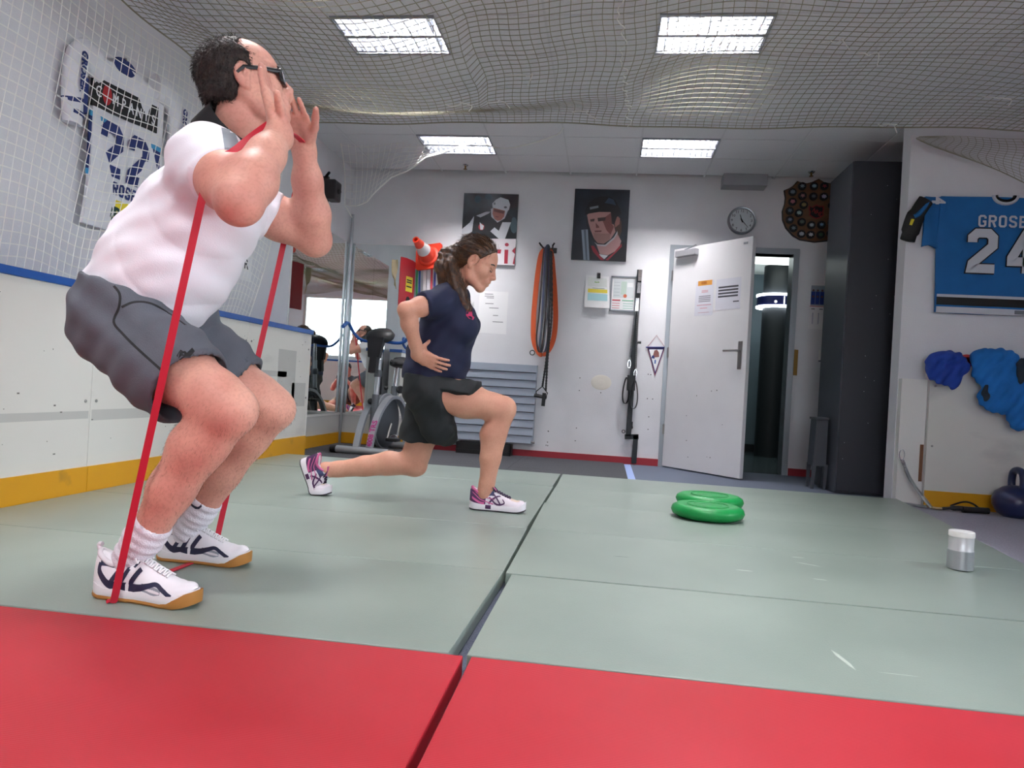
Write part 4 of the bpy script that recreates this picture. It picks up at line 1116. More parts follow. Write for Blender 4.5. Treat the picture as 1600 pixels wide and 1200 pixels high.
# switch and socket
t = thing('light_switch', 'white double frame light switch by the door', 'switch', (1.91, BY, 1.04))
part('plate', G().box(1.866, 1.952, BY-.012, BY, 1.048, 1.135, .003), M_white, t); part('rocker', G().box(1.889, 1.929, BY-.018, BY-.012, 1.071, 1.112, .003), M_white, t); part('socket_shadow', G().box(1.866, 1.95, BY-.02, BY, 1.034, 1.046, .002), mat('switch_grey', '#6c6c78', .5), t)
t = thing('wall_socket', 'white wall socket low beside the grey cabinet', 'socket', (1.87, BY, .19))
part('plate', G().box(1.835, 1.915, BY-.014, BY, .19, .27, .003), M_white, t); part('well', G().lathe([(.02, 0), (.02, .001), (0, .001)], 16, (1.875, BY-.015, .23), (0, -1, 0)), mat('switch_grey', '#6c6c78', .5), t)

# ---------------------------------------------------------------- radiator
t = thing('radiator', 'grey panel radiator with horizontal slats behind the kneeling woman', 'radiator', (-1.1, BY-.05, .12))
rx0, rx1 = -1.60, -.65; M_rad = mat('radiator_grey', '#9fa9b8', 0.35, 0.25)
for k_ in range(10):
    z0 = .125+k_*.0735
    g = G(); g.prism([(0, 0), (.075, 0.006), (.062, .0725), (.0, .0725)], (rx0, BY-.018, z0), (0, -1, 0), (0, 0, 1), rx1-rx0)
    g.v = [(v[0] if abs(v[0]-rx0) < 1e-6 else rx0+(v[0]-rx0), v[1], v[2]) for v in g.v]
    if max(v[0] for v in g.v) < rx0+.01: g.v = [(2*rx0-v[0], v[1], v[2]) for v in g.v]
    part('slat', g, M_rad, t)
part('side_plate', G().box(rx1, rx1+.006, BY-.085, BY-.012, .13, .86), M_rad, t); part('valve', G().cyl((rx1-.01, BY-.09, .145), (rx1+.025, BY-.09, .145), .012), M_chrome, t)
for xx in (-1.45, -.8): part('bracket', G().box(xx, xx+.03, BY-.02, BY-.003, .15, .8), M_rad, t)
t = thing('storage_crate', 'flat black crate on the floor under the radiator', 'crate', (-1.08, BY-.12, .012))
g = G(); g.box(-1.34, -.83, BY-.2, BY-.05, .012, .022); g.box(-1.34, -.83, BY-.2, BY-.19, .02, .115); g.box(-1.34, -.83, BY-.06, BY-.05, .02, .115); g.box(-1.34, -1.33, BY-.2, BY-.05, .02, .115); g.box(-.84, -.83, BY-.2, BY-.05, .02, .115)
part('tray', g, M_black, t); part('divider', G().box(-1.12, -1.11, BY-.19, BY-.06, .022, .1), M_black, t); part('rim', G().box(-1.345, -.825, BY-.205, BY-.19, .095, .105), M_black, t)
part('rim', G().box(-1.345, -.825, BY-.205, BY-.19, .04, .05), M_black, t)

# ---------------------------------------------------------------- resistance bands on a hook
def wp(x, y, Y=BY-.06): return atY(820+x/4.28, 370+y/4.28, Y)
t = thing('band_hook', 'black double wall hook holding the exercise bands', 'hook', wp(155, 80, BY))
part('plate', G().box(wp(155, 80).x-.06, wp(155, 80).x+.08, BY-.012, BY, wp(155, 80).z-.03, wp(155, 80).z+.02, .003), M_black, t)
for sx_ in (-1, 1):
    c = wp(155, 75); part('prong', G().tube([(c.x+sx_*.04, BY-.01, c.z), (c.x+sx_*.055, BY-.19, c.z), (c.x+sx_*.07, BY-.20, c.z+.02)], .008, 8), M_black, t)
def ribbon(path, wdir, w_, th=.0016, closed=True):
    """flat strip following a path, wide along wdir"""
    P = [Vector(p) for p in path]; m_ = len(P); vs = []; fs = []
    for i, p in enumerate(P):
        tg = (P[(i+1) % m_]-P[i-1]) if closed else (P[min(i+1, m_-1)]-P[max(i-1, 0)]); tg.normalize()
        wd = wdir(i/m_) if callable(wdir) else Vector(wdir)
        wd = (wd-tg*wd.dot(tg)).normalized(); nn = tg.cross(wd); ww = w_(i/m_) if callable(w_) else w_
        for (a, b) in ((-1, -1), (1, -1), (1, 1), (-1, 1)): vs.append(p+wd*(a*ww/2)+nn*(b*th/2))
    for i in range(m_ if closed else m_-1):
        j = (i+1) % m_
        for k_ in range(4):
            l = (k_+1) % 4; fs.append((i*4+k_, i*4+l, j*4+l, j*4+k_))
    if not closed: fs += [(3, 2, 1, 0), tuple((m_-1)*4+k_ for k_ in range(4))]
    return G().add(vs, fs)
def loop(name, label, pts, wdir, w_, m, Y, th=.002):
    p = spline([wp(x, y, Y+dy) for (x, y, dy) in pts], 6, closed=True)
    return solo(name, ribbon(p, wdir, w_, th), m, label, 'exercise band', group='exercise bands on the wall hook', smooth=60)
M_orange = mat('band_orange', '#e8683c', 0.45); M_bandk = mat('band_black', '#18181c', 0.4); M_bandb = mat('band_blue', '#27365f', 0.35)
loop('exercise_band', 'wide orange loop band hanging from the wall hook', [(118, 100, -.02), (90, 220, 0), (70, 400, .01), (58, 560, .01), (62, 700, 0), (105, 785, -.03), (150, 770, -.03), (190, 690, 0), (206, 560, .01), (202, 400, .01), (190, 240, 0), (172, 100, -.02)], lambda u: Vector((.95, -.3, 0)), .05, M_orange, BY-.04)
loop('exercise_band', 'black loop band hanging inside the orange one', [(128, 90, -.03), (112, 300, -.02), (95, 520, -.02), (78, 680, -.02), (95, 770, -.02), (120, 700, -.02), (140, 480, -.02), (150, 250, -.02), (150, 90, -.03)], lambda u: Vector((.5, -.8, 0)), .028, M_bandk, BY-.065)
loop('exercise_band', 'dark blue loop band hanging beside the black band', [(140, 90, -.04), (125, 350, -.04), (112, 600, -.04), (100, 740, -.04), (135, 765, -.04), (155, 660, -.04), (158, 450, -.04), (160, 90, -.04)], lambda u: Vector((.6, -.75, 0)), .03, M_bandb, BY-.085)
loop('exercise_band', 'thin black loop band with the pale edge on the wall hook', [(150, 85, -.05), (140, 260, -.05), (128, 470, -.05), (104, 750, -.05), (122, 740, -.05), (140, 600, -.05), (165, 350, -.05), (166, 85, -.05)], lambda u: Vector((.8, -.5, 0)), .016, mat('band_grey', '#3b3f46', .3), BY-.10)
t = thing('tube_expander', 'black beaded tube expander with two handles hanging from the hook', 'exercise band', wp(120, 1130))
for xs_ in (((172, 95), (168, 400), (150, 760), (118, 1000)), ((178, 95), (180, 500), (155, 780), (140, 1030))):
    pth = spline([wp(x, y, BY-.185) for x, y in xs_], 26); g = G(); g.tube(pth, [.011 if k_ % 2 else .0075 for k_ in range(len(pth))], 8); part('tube', g, M_black, t, smooth=60)
c1, c2 = wp(118, 1000, BY-.185), wp(140, 1030, BY-.185)
g = G(); g.tube([c1, c1+Vector((-.055, 0, -.05)), c1+Vector((-.05, 0, -.095))], .005, 6); g.tube([c1, c1+Vector((.05, 0, -.06)), c1+Vector((.035, 0, -.10))], .005, 6); part('strap', g, M_black, t)
part('handle', G().cyl(c1+Vector((-.07, -.01, -.085)), c1+Vector((.045, -.01, -.10)), .016, n=12), M_black, t, smooth=40)
part('handle', G().cyl(c2+Vector((-.01, -.02, -.02)), c2+Vector((-.015, -.02, -.14)), .017, n=12), M_black, t, smooth=40)
g = G(); cr_ = wp(50, 775, BY-.05); g.tube(arc(cr_, .022, 0, 2*PI, 14), .005, 6); part('ring', g, M_black, t)

# ---------------------------------------------------------------- pulley rail
def rp(x, y, Y=BY-.04): return atY(800+x/3.158, 360+y/3.158, Y)
t = thing('pulley_rail', 'black wall rail with steel springs and two hanging straps', 'exercise rail', rp(605, 1145, BY-.03))
M_rail = mat('rail_black', '#23272b', 0.4, 0.3)
def bar(a, b, w_, d_=.03):
    a, b = Vector(a), Vector(b); ax = (b-a).normalized(); sd = ax.cross(Vector((0, 1, 0))).normalized(); g = G()
    vs = [p+sd*(s1*w_/2)+Vector((0, s2*d_/2, 0)) for p in (a, b) for s2 in (-1, 1) for s1 in (-1, 1)]
    return g.add(vs, [(0, 2, 3, 1), (4, 5, 7, 6), (0, 1, 5, 4), (2, 6, 7, 3), (0, 4, 6, 2), (1, 3, 7, 5)])
part('rail', bar(rp(630, 195), rp(574, 1015), .046), M_rail, t)
part('foot', bar(rp(556, 1018), rp(624, 1018), .045), M_rail, t); part('foot_bar', bar(rp(611, 1010), rp(601, 1150), .045), M_rail, t)
for (a, b) in (((632, 195), (630, 250)), ((628, 258), (624, 310)), ((620, 335), (614, 400))): part('clamp', bar(rp(*a, BY-.065), rp(*b, BY-.065), .03, .03), M_chrome, t)
def coil(a, b, r_, turns):
    a, b = Vector(a), Vector(b); x_, y_, z_ = frame(b-a); L2 = (b-a).length
    return [a+x_*(r_*math.cos(2*PI*turns*k_/(turns*8)))+y_*(r_*math.sin(2*PI*turns*k_/(turns*8)))+z_*(L2*k_/(turns*8)) for k_ in range(turns*8+1)]
for (a, b) in (((609, 395), (582, 628)), ((620, 395), (611, 678))): part('spring', G().tube(coil(rp(*a, BY-.075), rp(*b, BY-.075), .0085, 60), .0042, 4, caps=False), M_chrome, t)
for (a, b) in (((580, 628), (577, 690)), ((611, 678), (606, 735))): part('snap_hook', G().tube(arc((rp(*a, BY-.075)+rp(*b, BY-.075))/2, .013, 0, 2*PI, 12, r2=.038), .003, 6), M_chrome, t)
for (cx_, cy_, w2, h2) in ((562, 790, .026, .12), (603, 810, .030, .13)):
    c = rp(cx_, cy_, BY-.08); pth = [c+Vector((w2*math.sin(a_)*(1-.35*math.cos(a_)), 0, h2*math.cos(a_))) for a_ in [2*PI*k_/24 for k_ in range(24)]]
    part('strap', ribbon(pth, (.3, 1, 0), .034, .004), M_black, t, smooth=60)
part('strap_pad', bar(rp(590, 715, BY-.075), rp(586, 790, BY-.075), .075, .02), M_black, t)
for q in ((550, 992), (588, 972)): part('eye_bolt', G().tube(arc(rp(*q, BY-.05), .014, 0, 2*PI, 10), .004, 6), M_black, t)
part('peg', G().cyl(rp(617, 552), rp(637, 553), .012), M_black, t)
part('bracket', G().box(rp(630, 220).x-.02, rp(630, 220).x+.02, BY-.03, BY, rp(630, 230).z-.03, rp(630, 230).z+.03), M_rail, t)
part('bracket', G().box(rp(585, 960).x-.02, rp(585, 960).x+.02, BY-.03, BY, rp(585, 960).z-.03, rp(585, 960).z+.03), M_rail, t)

# pennant
t = thing('pennant', 'small triangular pennant with blue and red border hanging by a cord', 'pennant', rp(706, 720, BY-.01))
A, B, C_ = rp(667, 577, BY-.008), rp(755, 577, BY-.008), rp(706, 718, BY-.008); A.y = B.y = C_.y = BY-.008
def tri(s_, m, nm, y):
    c = (A+B+C_)/3; P = [(c.x+(p.x-c.x)*s_, c.z+(p.z-c.z)*s_) for p in (A, C_, B)]
    g = G(); g.prism(P, (0, y, 0), (1, 0, 0), (0, 0, 1), .0015); return part(nm, g, m, t)
tri(1.0, mat('pen_red', '#a04a58', .7), 'border', BY-.006); tri(.9, mat('pen_navy', '#2a3a78', .7), 'inner_border', BY-.008); tri(.78, M_paper, 'field', BY-.010)
part('rod', G().cyl(A+Vector((-.012, -.004, 0)), B+Vector((.012, -.004, 0)), .006), mat('pen_navy', '#2a3a78', .7), t)
top_ = rp(714, 517, BY-.006); part('cord', G().tube([A, top_, B], .0022, 5), mat('pen_red', '#a04a58', .7), t)
cm = rp(708, 612, BY-.012); cm.y = BY-.012
part('figure', G().prism([(cm.x-.03, cm.z-.03), (cm.x+.035, cm.z-.02), (cm.x+.03, cm.z+.02), (cm.x+.01, cm.z+.045), (cm.x-.012, cm.z+.035), (cm.x-.02, cm.z)], (0, cm.y, 0), (1, 0, 0), (0, 0, 1), .001), mat('pen_fig', '#8a5a55', .7), t)
part('figure_dark', G().prism([(cm.x-.035, cm.z-.035), (cm.x-.005, cm.z-.04), (cm.x-.012, cm.z-.01), (cm.x-.03, cm.z-.012)], (0, cm.y-.0005, 0), (1, 0, 0), (0, 0, 1), .001), mat('pen_navy', '#2a3a78', .7), t)
part('mark', G().box(cm.x-.006, cm.x+.008, cm.y-.0015, cm.y, cm.z-.085, cm.z-.05), mat('pen_mark', '#5a78b8', .7), t)

# wall filler patch and drill holes
g = G()
for (x, y) in ((335, 728), (332, 790), (438, 801), (178, 990), (175, 1045), (168, 1060), (176, 1062), (318, 975), (312, 1038), (675, 920), (671, 982), (672, 710), (685, 712), (668, 830), (694, 832), (180, 992)):
    p = rp(x, y, BY-.0008); g.lathe([(.005, 0), (.005, .0006), (0, .0006)], 8, (p.x, BY, p.z), (0, -1, 0))
part('drill_holes', g, M_dark, bpy.data.objects['wall_back'])
p = rp(440, 750, BY); part('filler_patch', G().lathe([(.095, 0), (.08, .003), (.05, .0015), (.03, .004), (0, .003)], 20, (p.x, BY, p.z), (0, -1, 0), sy=.75), mat('filler', '#e9e4da', .8), bpy.data.objects['wall_back'], smooth=60)

# ---------------------------------------------------------------- cone, medals, red board near the mirror
cb = atY(672, 402, BY-.02)
t = thing('traffic_cone', 'orange traffic cone with a white band hung on the wall', 'cone', (cb.x, BY-.02, cb.z))
ax = Vector((-.16, -1, .30)).normalized(); cx_, cy_, _z = frame(ax)
M_cone = mat('cone_orange', '#f2452a', 0.45); base_c = Vector((cb.x, BY-.05, cb.z-.005))
g = G(); rot = R(8); x_ = cx_*math.cos(rot)+cy_*math.sin(rot); y_ = -cx_*math.sin(rot)+cy_*math.cos(rot)
g.prism([(-.13, -.11), (-.11, -.13), (.11, -.13), (.13, -.11), (.13, .11), (.11, .13), (-.11, .13), (-.13, .11)], base_c, x_, y_, .018); part('base', g, M_cone, t)
part('collar', G().lathe([(.105, 0), (.10, .02), (.082, .03)], 28, base_c+ax*.018, ax), M_cone, t, smooth=40)
part('cone_body', G().lathe([(.085, .0), (.066, .11)], 28, base_c+ax*.03, ax), M_cone, t, smooth=40)
part('white_band', G().lathe([(.0662, .11), (.045, .22)], 28, base_c+ax*.03, ax), mat('cone_white', '#e4dfe2', .5), t, smooth=40)
part('tip', G().lathe([(.0455, .22), (.028, .31), (.030, .315), (.020, .315), (.020, .27), (0, .27)], 28, base_c+ax*.03, ax), M_cone, t, smooth=40)
rib = [(652, '#2f9a55'), (656, '#2a4f9a'), (664, '#e9e6ea'), (670, '#d9d6de'), (675, '#c2404e'), (680, '#3c3f8f'), (687, '#2f9a55')]
for k_, (px_, col) in enumerate(rib):
    a = atY(px_, 415, BY-.03); b = atY(px_-1, 474-(k_ % 3)*3, BY-.03)
    nm_ = {'#2f9a55': 'green', '#2a4f9a': 'blue', '#e9e6ea': 'white', '#d9d6de': 'pale grey', '#c2404e': 'red', '#3c3f8f': 'violet'}[col]
    nxt = ' nearest the red board' if k_ == 0 else (' farthest from the red board' if k_ == 6 else '')
    nxt = nxt.replace('nearest', 'next to').replace('farthest from', 'away from')
    t2 = thing('medal_ribbon', nm_+' medal ribbon hanging below the traffic cone'+nxt, 'ribbon', (b.x, BY, b.z), group='medal ribbons below the cone')
    part('band', ribbon([a, (a+b)/2+Vector((0, -.008, 0)), b], (1, .2, 0), .018 if k_ not in (2, 3) else .028, .0015, closed=False), mat('ribbon_'+col.strip('#'), col, .6), t2)
    part('medal', G().lathe([(.011, 0), (.012, .002), (.012, .004), (0, .005)], 14, b+Vector((0, -.002, -.010)), (0, -1, 0)), mat('medal_gold', '#a98a4a', .3, .9), t2, smooth=40)
part('peg', G().cyl((atY(668, 413, BY).x-.14, BY-.03, atY(668, 413, BY).z+.004), (atY(668, 413, BY).x+.14, BY-.03, atY(668, 413, BY).z+.004), .005), M_steel, bpy.data.objects['traffic_cone'])
rb0, rb1 = atY(626, 401, 6.46), atY(648, 417, BY-.10)
t = thing('red_board', 'red folder with a yellow label standing off the mirror edge', 'folder', (rb1.x, rb1.y, rb1.z-.5))
dv = Vector((rb1.x-rb0.x, rb1.y-rb0.y, 0)); Lb = dv.length; dv.normalize()
M_fold = mat('folder_red', '#b3202c', .5)
g = G(); g.prism([(0, 0), (Lb, 0), (Lb, .46), (Lb*.8, .47), (Lb*.4, .475), (0, .47)], Vector((rb0.x, rb0.y, rb0.z-.47)), dv, (0, 0, 1), .008); part('cover', g, M_fold, t)
nrm = dv.cross(Vector((0, 0, 1)))
g = G(); g.prism([(Lb*.4, .17), (Lb*.86, .17), (Lb*.86, .31), (Lb*.4, .31)], Vector((rb0.x, rb0.y, rb0.z-.47))+nrm*.0082, dv, (0, 0, 1), .001); lb = part('yellow_label', g, mat('label_yellow', '#e6d23c', .6), t)
for v0 in (.27, .25, .21): part('label_line', G().prism([(Lb*.45, v0), (Lb*.8, v0), (Lb*.8, v0+.012), (Lb*.45, v0+.012)], Vector((rb0.x, rb0.y, rb0.z-.47))+nrm*.0094, dv, (0, 0, 1), .0005), M_dark, lb)
part('dark_mark', G().lathe([(.035, 0), (.035, .001), (.022, .001), (.022, 0)], 16, Vector((rb0.x, rb0.y, rb0.z-.38))+dv*Lb*.6+nrm*.0085, nrm), M_dark, t)
tb = thing('chamois_cloth', 'beige cloth hanging on the outer edge of the red folder', 'cloth', (rb0.x, rb0.y, rb0.z-.3))
def cham(u, v): return Vector((rb0.x-.025-.05*u*(1-v*.6), rb0.y-.01+.02*math.sin(v*6+u*3), rb0.z-.03-.27*v-.04*u*math.sin(v*5)))
part('sheet', G().grid(cham, 5, 8, thick=.006), mat('chamois', '#bfae8c', .9, bump=.3, bscale=40), tb, smooth=60)
# ---------------------------------------------------------------- locker, stool
M_lock = mat('locker_grey', '#43464e', 0.42, var=0.05, vscale=3); M_lockd = mat('locker_dark', '#2b2d35', 0.45)
lyb = 6.22
t = thing('locker', 'tall dark grey metal locker beside the white partition', 'locker', (1.97, 5.93, 0))
part('body', G().box(1.725, 2.24, 5.672, lyb, 0.004, 2.475, .004), M_lock, t)
dr = part('door', G().box(1.729, 2.10, 5.652, 5.670, .02, 2.47, .003), M_lockd, t)
part('latch', G().box(2.086, 2.098, 5.640, 5.654, 1.43, 1.51, .002), M_steel, dr); part('latch_ring', G().tube(arc((2.075, 5.646, 1.472), .014, PI/2, 3*PI/2, 8), .003, 6), M_steel, dr)
part('door', G().box(2.104, 2.236, 5.652, 5.670, .02, 2.47, .003), M_lockd, t)
g = G(); rr = random.Random(2)
for k_ in range(14): x, z = rr.uniform(1.75, 2.05), rr.uniform(.2, 2.3); g.box(x, x+.004, 5.6512, 5.652, z, z+.004)
part('paint_chips', g, M_alu, dr)
t = thing('grey_stool', 'low dark grey stool with tapering legs next to the locker', 'stool', (1.66, 5.95, 0))
part('apron', G().prism([(-.01, .18), (.085, .18), (.085, .535), (.0, .535)], (1.612, 5.98, 0), (1, 0, 0), (0, 0, 1), .16), M_lock, t)
part('top', G().box(1.605, 1.70, 5.80, 6.0, .535, .552, .003), M_lock, t)
for (x0, y0) in ((1.603, 5.83), (1.603, 5.965), (1.69, 5.83), (1.69, 5.965)):
    part('leg', G().prism([(0, 0), (.018, 0), (.03, .19), (0, .19)], (x0-.005, y0+.012, .004), (1, 0, 0), (0, 0, 1), .02), M_lock, t)

# ---------------------------------------------------------------- things on the mats
M_cush = mat('cushion_green', '#0c8a42', 0.42, var=0.05, vscale=6, spec=.4)
for (px_, py_, lab, rr_, tl) in ((1108, 802, 'front green inflatable balance cushion on the mat', .178, 0), (1098, 786, 'rear green inflatable balance cushion half hidden by the other', .182, 0)):
    c = atZ(px_, py_, MAT_Z)
    if tl == 0 and py_ < 790: c = Vector((.60, 4.12, MAT_Z))
    else: c = Vector((.535, 3.715, MAT_Z))
    t = thing('balance_cushion', lab, 'cushion', c, rotz=.4, group='green balance cushions')
    prof = [(0, .0), (.10, .001), (.145, .004), (.168, .016), (.176, .034), (.170, .052), (.150, .064), (.135, .066), (.12, .063), (.06, .066), (0, .067)]
    part('body', G().lathe([(r_*rr_/.176, h_*1.02+.001) for r_, h_ in prof], 56), M_cush, t, local=True, smooth=60)
    g = G()
    for q in range(3): g.tube(arc((0, 0, .0672), .04+.03*q, 0, 2*PI, 40, (1, 0, 0), (0, 1, 0)), .0022, 5)
    part('ring_ridges', g, M_cush, t, local=True, smooth=60)
    part('valve', G().lathe([(.009, 0), (.009, .003), (0, .003)], 12, (.178*rr_/.176, 0, .034), (1, 0, 0)), M_black, t, local=True)
c = Vector((1.375, 2.975, MAT_Z))
t = thing('silver_can', 'silver can with a white lid standing on the grey mat', 'can', c)
part('body', G().lathe([(.038, .002), (.044, .004), (.0445, .075), (.0425, .078), (.0425, .125)], 36), M_alu if False else mat('can_silver', '#d3d5d8', 0.4, 0.35), t, local=True, smooth=40)
part('foil_band', G().lathe([(.0448, .006), (.0448, .074)], 36), mat('can_band', '#b4b8bd', 0.35, 0.55), t, local=True, smooth=40)
part('lid', G().lathe([(.0425, .125), (.0445, .126), (.0445, .142), (.042, .146), (0, .146)], 36), M_white, t, local=True, smooth=40)

# ---------------------------------------------------------------- kettlebell
t = thing('kettlebell', 'dark blue kettlebell standing before the yellow kick strip', 'kettlebell', (2.64, 5.03, .004))
M_ket = mat('kettle_navy', '#252c52', 0.3, var=.1, vscale=6)
part('bell', G().lathe([(0, 0), (.075, 0), (.105, .02), (.135, .07), (.138, .11), (.12, .155), (.08, .187), (.04, .20), (0, .202)], 36), M_ket, t, local=True, smooth=60)
hp = [Vector((.0, -.062, .17)), Vector((.0, -.068, .23)), Vector((0, -.05, .285)), Vector((0, 0, .30)), Vector((0, .05, .285)), Vector((0, .068, .23)), Vector((0, .062, .17))]
part('handle', G().tube(spline(hp, 6), .022, 12), M_ket, t, local=True, smooth=60)

# ---------------------------------------------------------------- spring expander on the floor
t = thing('spring_expander', 'steel spring expander with black handle lying at the partition end', 'expander', (2.2, 5.12, .004))
p0, p1 = Vector((2.005, 5.20, .31)), Vector((2.16, 5.10, .018))
pth = spline([p0, p0.lerp(p1, .4)+Vector((-.012, 0, -.02)), p1], 8)
def coilpath(P, r_, per):
    out = []; L_ = 0
    for i in range(len(P)-1):
        n_ = 8*max(1, int((P[i+1]-P[i]).length/per))
        x_, y_, z_ = frame(P[i+1]-P[i], (0, 1, .2))
        for k_ in range(n_): a = 2*PI*k_/8; out.append(P[i].lerp(P[i+1], k_/n_)+x_*(r_*math.cos(a))+y_*(r_*math.sin(a)))
    return out
part('spring', G().tube(coilpath(pth, .010, .007), .0036, 4, caps=False), M_chrome, t)
q0, q1 = Vector((1.90, 5.22, .022)), Vector((2.14, 5.11, .018))
part('spring', G().tube(coilpath([q0, q1], .010, .007), .0036, 4, caps=False), M_chrome, t)
part('end_loop', G().tube(arc(p0+Vector((-.004, 0, .035)), .016, 0, 2*PI, 14, r2=.035), .003, 6), M_chrome, t); part('end_loop', G().tube(arc(q0+Vector((-.03, .0, 0)), .03, 0, 2*PI, 14, (1, 0, 0), (0, 1, 0), r2=.012), .003, 6), M_chrome, t)
part('clip', G().tube([p1, p1+Vector((.03, -.01, -.004)), p1+Vector((.06, -.02, -.002))], .009, 8), mat('clip_brass', '#b9a583', .35, .8), t)
g = G(); g.tube(spline([p1+Vector((.06, -.02, 0)), p1+Vector((.16, -.03, .012)), p1+Vector((.26, -.05, .006))], 6), [.012]*4+[.02]*5+[.016]*4, 10, flat=.8); part('grip', g, M_black, t, smooth=60)
g = G(); g.tube(spline([p1+Vector((.12, 0, .02)), p1+Vector((.2, .01, .05)), p1+Vector((.25, 0, .045)), p1+Vector((.28, -.03, .02))], 6), .006, 8); part('strap', g, M_black, t, smooth=60)
part('grip', G().cyl(p1+Vector((.17, -.05, .008)), p1+Vector((.33, -.045, .010)), .02, n=12), M_black, t, smooth=40)

# ---------------------------------------------------------------- cloths over the boards
def cloth_blob(name, label, cat, prims, m, lo, hi, warpf, base):
    s = SDF(lo, hi, .008)
    for p in prims: s.ell(p[0], p[1], k=p[2] if len(p) > 2 else .02)
    s.warp(warpf); return solo(name, s.mesh(1), m, label, cat, base=base, smooth=180)
wf = lambda x, y, z: .006*np.sin(x*60+z*25)*np.sin(z*33-x*20+y*30)+.004*np.sin(x*110-z*70)
top = .948
cloth_blob('blue_cloth', 'crumpled dark blue cloth hung over the end of the boards', 'cloth', [((2.235, 5.17, top+.06), (.10, .09, .05)), ((2.20, 5.145, top-.02), (.075, .035, .10)), ((2.27, 5.145, top-.05), (.06, .035, .10)), ((2.32, 5.15, top+.01), (.05, .04, .06)), ((2.13, 5.16, top+.0), (.03, .04, .08))], mat('cloth_royal', '#1c3f9e', .85, var=.12, vscale=12), (2.05, 5.02, .70), (2.45, 5.32, 1.10), wf, (2.22, 5.14, .78))
cloth_blob('blue_jacket', 'bright blue sports jacket draped over the boards beside the red tape', 'jacket', [((2.52, 5.16, top+.08), (.15, .08, .06)), ((2.48, 5.14, top-.0), (.10, .04, .12)), ((2.60, 5.13, top-.06), (.13, .045, .16)), ((2.55, 5.125, top-.19), (.13, .04, .10)), ((2.68, 5.13, top-.22), (.09, .04, .18)), ((2.78, 5.13, top-.1), (.12, .05, .25))], mat('cloth_azure', '#1d70bf', .85, var=.14, vscale=9), (2.25, 4.98, .42), (3.0, 5.32, 1.14), wf, (2.6, 5.13, .5))
for (c_, r_) in (((2.655, 5.085, top), (.035, .02, .085)), ((2.455, 5.095, top-.16), (.02, .018, .06))):
    s_ = SDF((2.4, 5.0, .6), (2.85, 5.25, 1.1), .008); s_.ell(c_, r_, k=.0); s_.warp(wf)
    part('dark_panel', s_.mesh(1), mat('jacket_dark', '#27323f', .8), bpy.data.objects['blue_jacket'], smooth=180)
t = thing('tape_roll', 'small red tape roll standing on the boards between the blue cloths', 'tape roll', (2.362, 5.20, top))
part('roll', G().lathe([(.028, -.012), (.045, -.012), (.045, .012), (.028, .012), (.028, -.012)], 28, (2.362, 5.185, top+.047), (0, -1, 0)), mat('tape_red', '#c92a2c', .4), t, smooth=40)

# ---------------------------------------------------------------- exercise bike
fwd = Vector((-.12, -.99, 0)).normalized()
t = thing('exercise_bike', 'silver exercise bike with blue handlebar in front of the corner mirrors', 'exercise bike', (-1.918, 6.165, .012), rotz=math.atan2(fwd.y, fwd.x))
M_bs = mat('bike_silver', '#b4b8be', 0.35, 0.6); M_bd = mat('bike_grey', '#5c6066', 0.4, 0.2); M_bb = mat('bike_blue', '#2457a6', 0.3)
pl = lambda nm, g, m, par=t, sm=50: part(nm, g, m, par, local=True, smooth=sm)
def foot(x):
    f_ = pl('foot_bar', G().cyl((x, -.25, .035), (x, .25, .035), .03, n=18), M_bs)
    for sg in (-1, 1): pl('end_cap', G().lathe([(.034, 0), (.034, .05), (.028, .055), (0, .055)], 18, (x, sg*.235, .035), (0, sg, 0)), M_black, f_)
foot(.36); foot(-.42)
for (sg, nm) in ((-1, 'arch'), (1, 'arch')):
    pth = spline([(.36, sg*.06, .06), (.30, sg*.06, .22), (.20, sg*.06, .36), (.02, sg*.06, .47), (-.16, sg*.06, .47), (-.30, sg*.06, .38), (-.40, sg*.06, .20), (-.42, sg*.06, .06)], 6)
    ar = pl(nm, ribbon(pth, (0, 1, 0), .055, .03, closed=False), M_bs, sm=60)
    if sg == 1:
        pass
txtg = text_geo('4008 TRS', .062, (0, 0, 0), (1, 0, 0), (0, 1, 0), .0008, .0015, align='LEFT', sx=.95)
pth = spline([(.375, .06, .075), (.317, .06, .225), (.215, .06, .372)], 12)
def on_arch(v):
    u_ = v[0]/.34*(len(pth)-1); i = min(int(max(u_, 0)), len(pth)-2); f__ = u_-i; p = pth[i].lerp(pth[i+1], f__); tg = (pth[i+1]-pth[i]).normalized()
    nn = Vector((tg.z, 0, -tg.x)); return p+Vector((0, 1, 0))*(-(v[1]-.022))+nn*(v[2]+.002)
tg_ = G(); tg_.add([on_arch(v) for v in txtg.v], txtg.f); pl('lettering', tg_, mat('bike_magenta', '#b0307c', .5), t, None)
# flywheel housing
for sg in (-1, 1):
    pl('housing_side', G().lathe([(.0, .035), (.20, .035), (.232, .02), (.24, 0)], 44, (-.08, 0, .27), (0, sg, 0)), M_bd)
pl('housing_rim', G().lathe([(.24, -.006), (.246, -.004), (.246, .004), (.24, .006)], 44, (-.08, 0, .27), (0, 1, 0)), M_bs)
pl('post', G().tube([(.20, 0, .10), (.165, 0, .50)], .032, 14), M_bd); pl('post_sleeve', G().tube([(.165, 0, .48), (.135, 0, .80)], .024, 14), M_bs); pl('collar', G().lathe([(.03, -.03), (.034, -.02), (.034, .02), (.03, .03)], 16, (.146, 0, .68), (-.1, 0, 1)), M_bd)
pl('post_top', G().tube([(.136, 0, .79), (.12, 0, .98)], .02, 12), M_chrome)
pl('knob', G().sphere((.16, -.05, .44), .026), M_black); pl('knob', G().sphere((-.03, .0, .56), .02), M_black)
